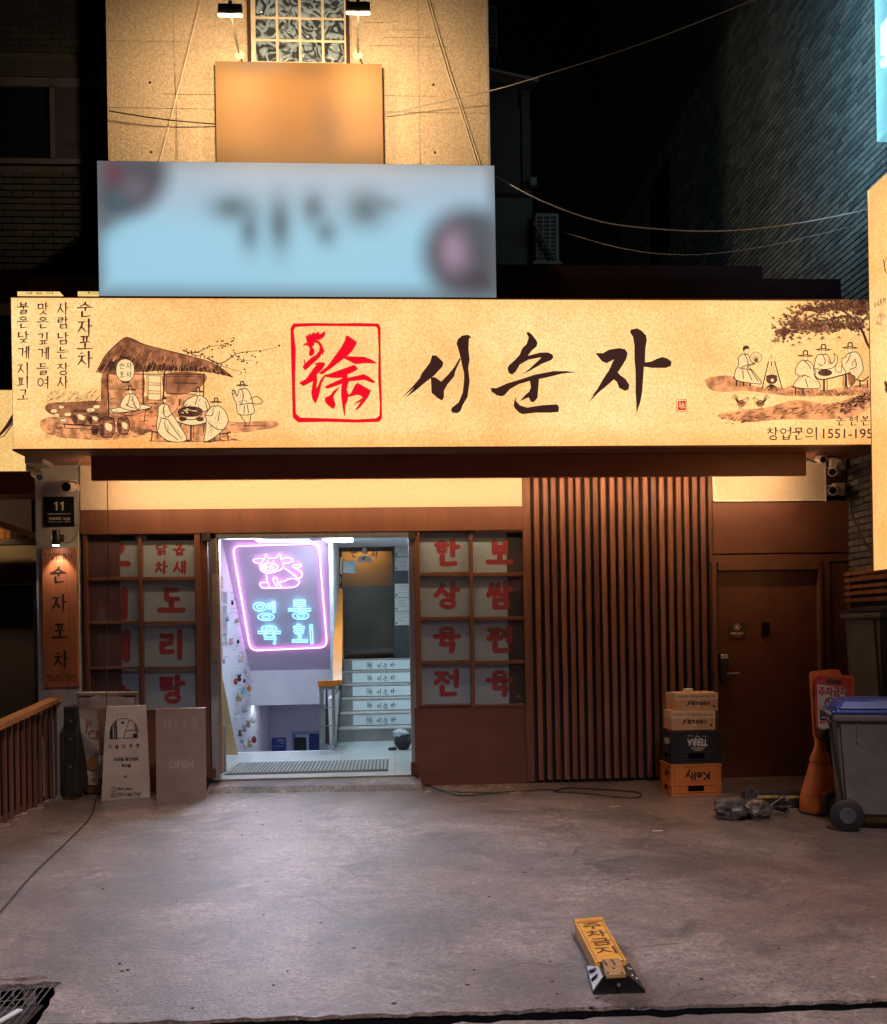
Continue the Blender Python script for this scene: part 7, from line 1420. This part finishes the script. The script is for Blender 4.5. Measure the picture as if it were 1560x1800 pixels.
text(q, '음식물', 1495, 1092, 1508, 1099, s_, .012); text(q, '전용', 1494, 1104, 1505, 1110, s_, .012); q.obj('bin_lettering', mat('faded_bin_print', (.05, .04, .05), rough=.6), None); bpy.data.objects.remove(bpy.data.objects['bin_lettering'])
# ---- folded parking barrier
pk = thing('parking_barrier', G(1080, 1748), 'folded down yellow no parking post on a black steel base with a silver reflector', 'parking barrier')
f4 = [G(1043, 1749), G(1135, 1746), G(1108, 1698), G(1031, 1703)]
def up_(p, z): return Vector((p.x, p.y, z))
A_, B_, C_, D_ = f4; cen = (A_+B_+C_+D_)/4; zt_ = .085
tA, tB = P(1062, 1716, A_.y+.06), P(1105, 1714, B_.y+.06)
top4 = [Vector((G(1062, 1716, zt_).x, G(1062, 1716, zt_).y, zt_)), Vector((G(1104, 1714, zt_).x, G(1104, 1714, zt_).y, zt_)), Vector((G(1098, 1698, zt_).x, G(1098, 1698, zt_).y, zt_)), Vector((G(1056, 1700, zt_).x, G(1056, 1700, zt_).y, zt_))]
lo4 = [up_(p, .012) for p in f4]
q = M(); q.add([up_(p, .001) for p in f4]+lo4+top4, [(0, 1, 5, 4), (1, 2, 6, 5), (2, 3, 7, 6), (3, 0, 4, 7), (4, 5, 9, 8), (5, 6, 10, 9), (6, 7, 11, 10), (7, 4, 8, 11), (8, 9, 10, 11), (3, 2, 1, 0)])
q.obj('base', mat('black_steel_base', (.012, .012, .014), rough=.35), pk)
sl1 = S3(lo4[3], lo4[0], top4[0]); q = M(); def_ = [lo4[3].lerp(top4[3], .12), lo4[0].lerp(top4[0], .10), lo4[0].lerp(top4[0], .93), lo4[3].lerp(top4[3], .9)]
q.slab([p+sl1.n*.002 for p in def_], sl1.n*.003); q.obj('reflector', mat('silver_reflector', (.75, .84, .9), (.6, .66, .72), scale=30, rough=.3), pk)
q = M()
for a in (.28, .68): p = def_[0].lerp(def_[1], a); r9 = def_[3].lerp(def_[2], a-.05); q.tube([p.lerp(r9, .2)+sl1.n*.006, p.lerp(r9, .7)+sl1.n*.006], .008, 8)
q.obj('reflector_slot', blackm, pk, smooth=True)
sl2 = S3(lo4[1], lo4[2], top4[1]); q = M()
for a in (.3, .75):
    for b in (.3, .6): q.ball(lo4[1].lerp(lo4[2], a).lerp(top4[1].lerp(top4[2], a), b), .007, .007, .007, 8, 6)
q.obj('bolt', steel, pk, smooth=True)
fpn = S3(lo4[0], lo4[1], top4[0]); M().tube([fpn.pr(1088, 1731, -.002), fpn.pr(1088, 1731, .004)], .008, 12).obj('lock_barrel', MATS['seam_grey'], pk, smooth=True)
# post: lies from base back, slightly raised
zp = .075; s4 = [G(1047, 1692, zp), G(1101, 1688, zp), G(1061, 1615, zp+.01), G(1011, 1619, zp+.01)]
s4 = [Vector((p.x, p.y, zp)) for p in s4]; yel = mat('worn_yellow_plastic', (.62, .33, .05), (.48, .22, .035), scale=12, rough=.5, bump=.1)
ps = Surf((0, 0, zp), (0, 0, 1))
q = M(); q.slab([p for p in s4], Vector((0, 0, -.055))); q.obj('post', yel, pk)
ph = Surf((0, 0, zp+.016), (0, 0, 1)); ps2 = [ph.pr(1058, 1686), ph.pr(1089, 1684), ph.pr(1101, 1712), ph.pr(1066, 1714)]
q = M(); q.slab([Vector((p.x, p.y, zp+.016)) for p in ps2], Vector((0, 0, -.014))); q.obj('hinge_plate', mat('brassy_steel', (.42, .26, .12), (.3, .18, .09), scale=20, rough=.4, metal=.3), pk)
q = M(); 
for x, y in ((1079, 1702), (1069, 1710.5), (1096-2, 1710)): q.ball(Surf((0, 0, zp+.017), (0, 0, 1)).pr(x, y), .006, .006, .003, 8, 6)
for a, b in (((1061, 1688), (1067, 1696)), ((1075, 1687), (1081, 1695))): q.tube([Surf((0, 0, zp+.018), (0, 0, 1)).pr(*a), Surf((0, 0, zp+.018), (0, 0, 1)).pr(*b)], .004, 6)
q.obj('rivet', blackm, pk, smooth=True)
fr4 = [s4[0].lerp(s4[1], .08), s4[1].lerp(s4[0], .08), s4[2].lerp(s4[3], .08), s4[3].lerp(s4[2], .08)]
q = M()
for i in range(4): a, b = fr4[i], fr4[(i+1) % 4]; q.tube([a+Vector((0, 0, .001)), b+Vector((0, 0, .001))], .0022, 5)
q.obj('embossed_border', mat('border_brown', (.28, .10, .03), rough=.6), pk)
# lettering in the post's own frame
o_ = fr4[3]; ex = (fr4[2]-fr4[3]); ey = (fr4[0]-fr4[3]); q = M()
for k, ch in enumerate('주차금지'):
    vs, fs = glyphs(ch); ax, bx = min(v[0] for v in vs), max(v[0] for v in vs); ay, by = min(v[1] for v in vs), max(v[1] for v in vs)
    q.add([o_+ex*(.14+.74*(x-ax)/(bx-ax))+ey*(.03+k*.212+.168*(by-y)/(by-ay))+Vector((0, 0, .0018)) for x, y in vs], fs)
    q.add([o_+ex*(.165+.74*(x-ax)/(bx-ax))+ey*(.035+k*.212+.168*(by-y)/(by-ay))+Vector((0, 0, .0022)) for x, y in vs], fs)
q.obj('lettering', mat('post_lettering', (.12, .03, .02), rough=.6), pk)
M().tube([s4[3]+Vector((0, .02, .0)), s4[2]+Vector((0, .02, .0))], .014, 8).obj('end_grip', yel, pk, smooth=True)

# ================================================================== ASSUMED STREET LAMP, added unseen behind the viewer to light the yard
stl = thing('assumed_street_lamp', (3.2, -12.2, 0), 'assumed street lamp, added unseen behind the viewer to light the yard', 'street lamp')
M().tube([(3.2, -12.2, 0), (3.2, -12.2, 9.6), (2.2, -10.2, 10.2)], .07, 10, r2=.04).obj('lamp_post', steel, stl, smooth=True); M().box(1.95, 2.35, -10.4, -9.8, 10.18, 10.28, .02).obj('lamp_head', steel, stl)
M().box(2.0, 2.3, -10.35, -9.85, 10.165, 10.175).obj('lamp_glass', mat('assumed_street_glow', (1, .9, .8), emi=(1, .8, .68), es=6), stl)
ld = bpy.data.lights.new('assumed_street_beam', 'SPOT'); ld.energy = 7000; ld.spot_size = R(57); ld.spot_blend = .9; ld.color = (1, .80, .79); ld.shadow_soft_size = .45  # beam of the assumed lamp, added to brighten the ground
lo = bpy.data.objects.new('assumed_street_beam', ld); C.objects.link(lo); lo.parent = stl
lpos = Vector((2.15, -10.1, 10.1)); dirv = (Vector((.1, -5.7, 0))-lpos).normalized(); lo.location = lpos-Vector(stl['_at']); lo.rotation_euler = dirv.to_track_quat('-Z', 'Y').to_euler()

for o in list(bpy.data.objects):
    if '_at' in o: del o['_at']
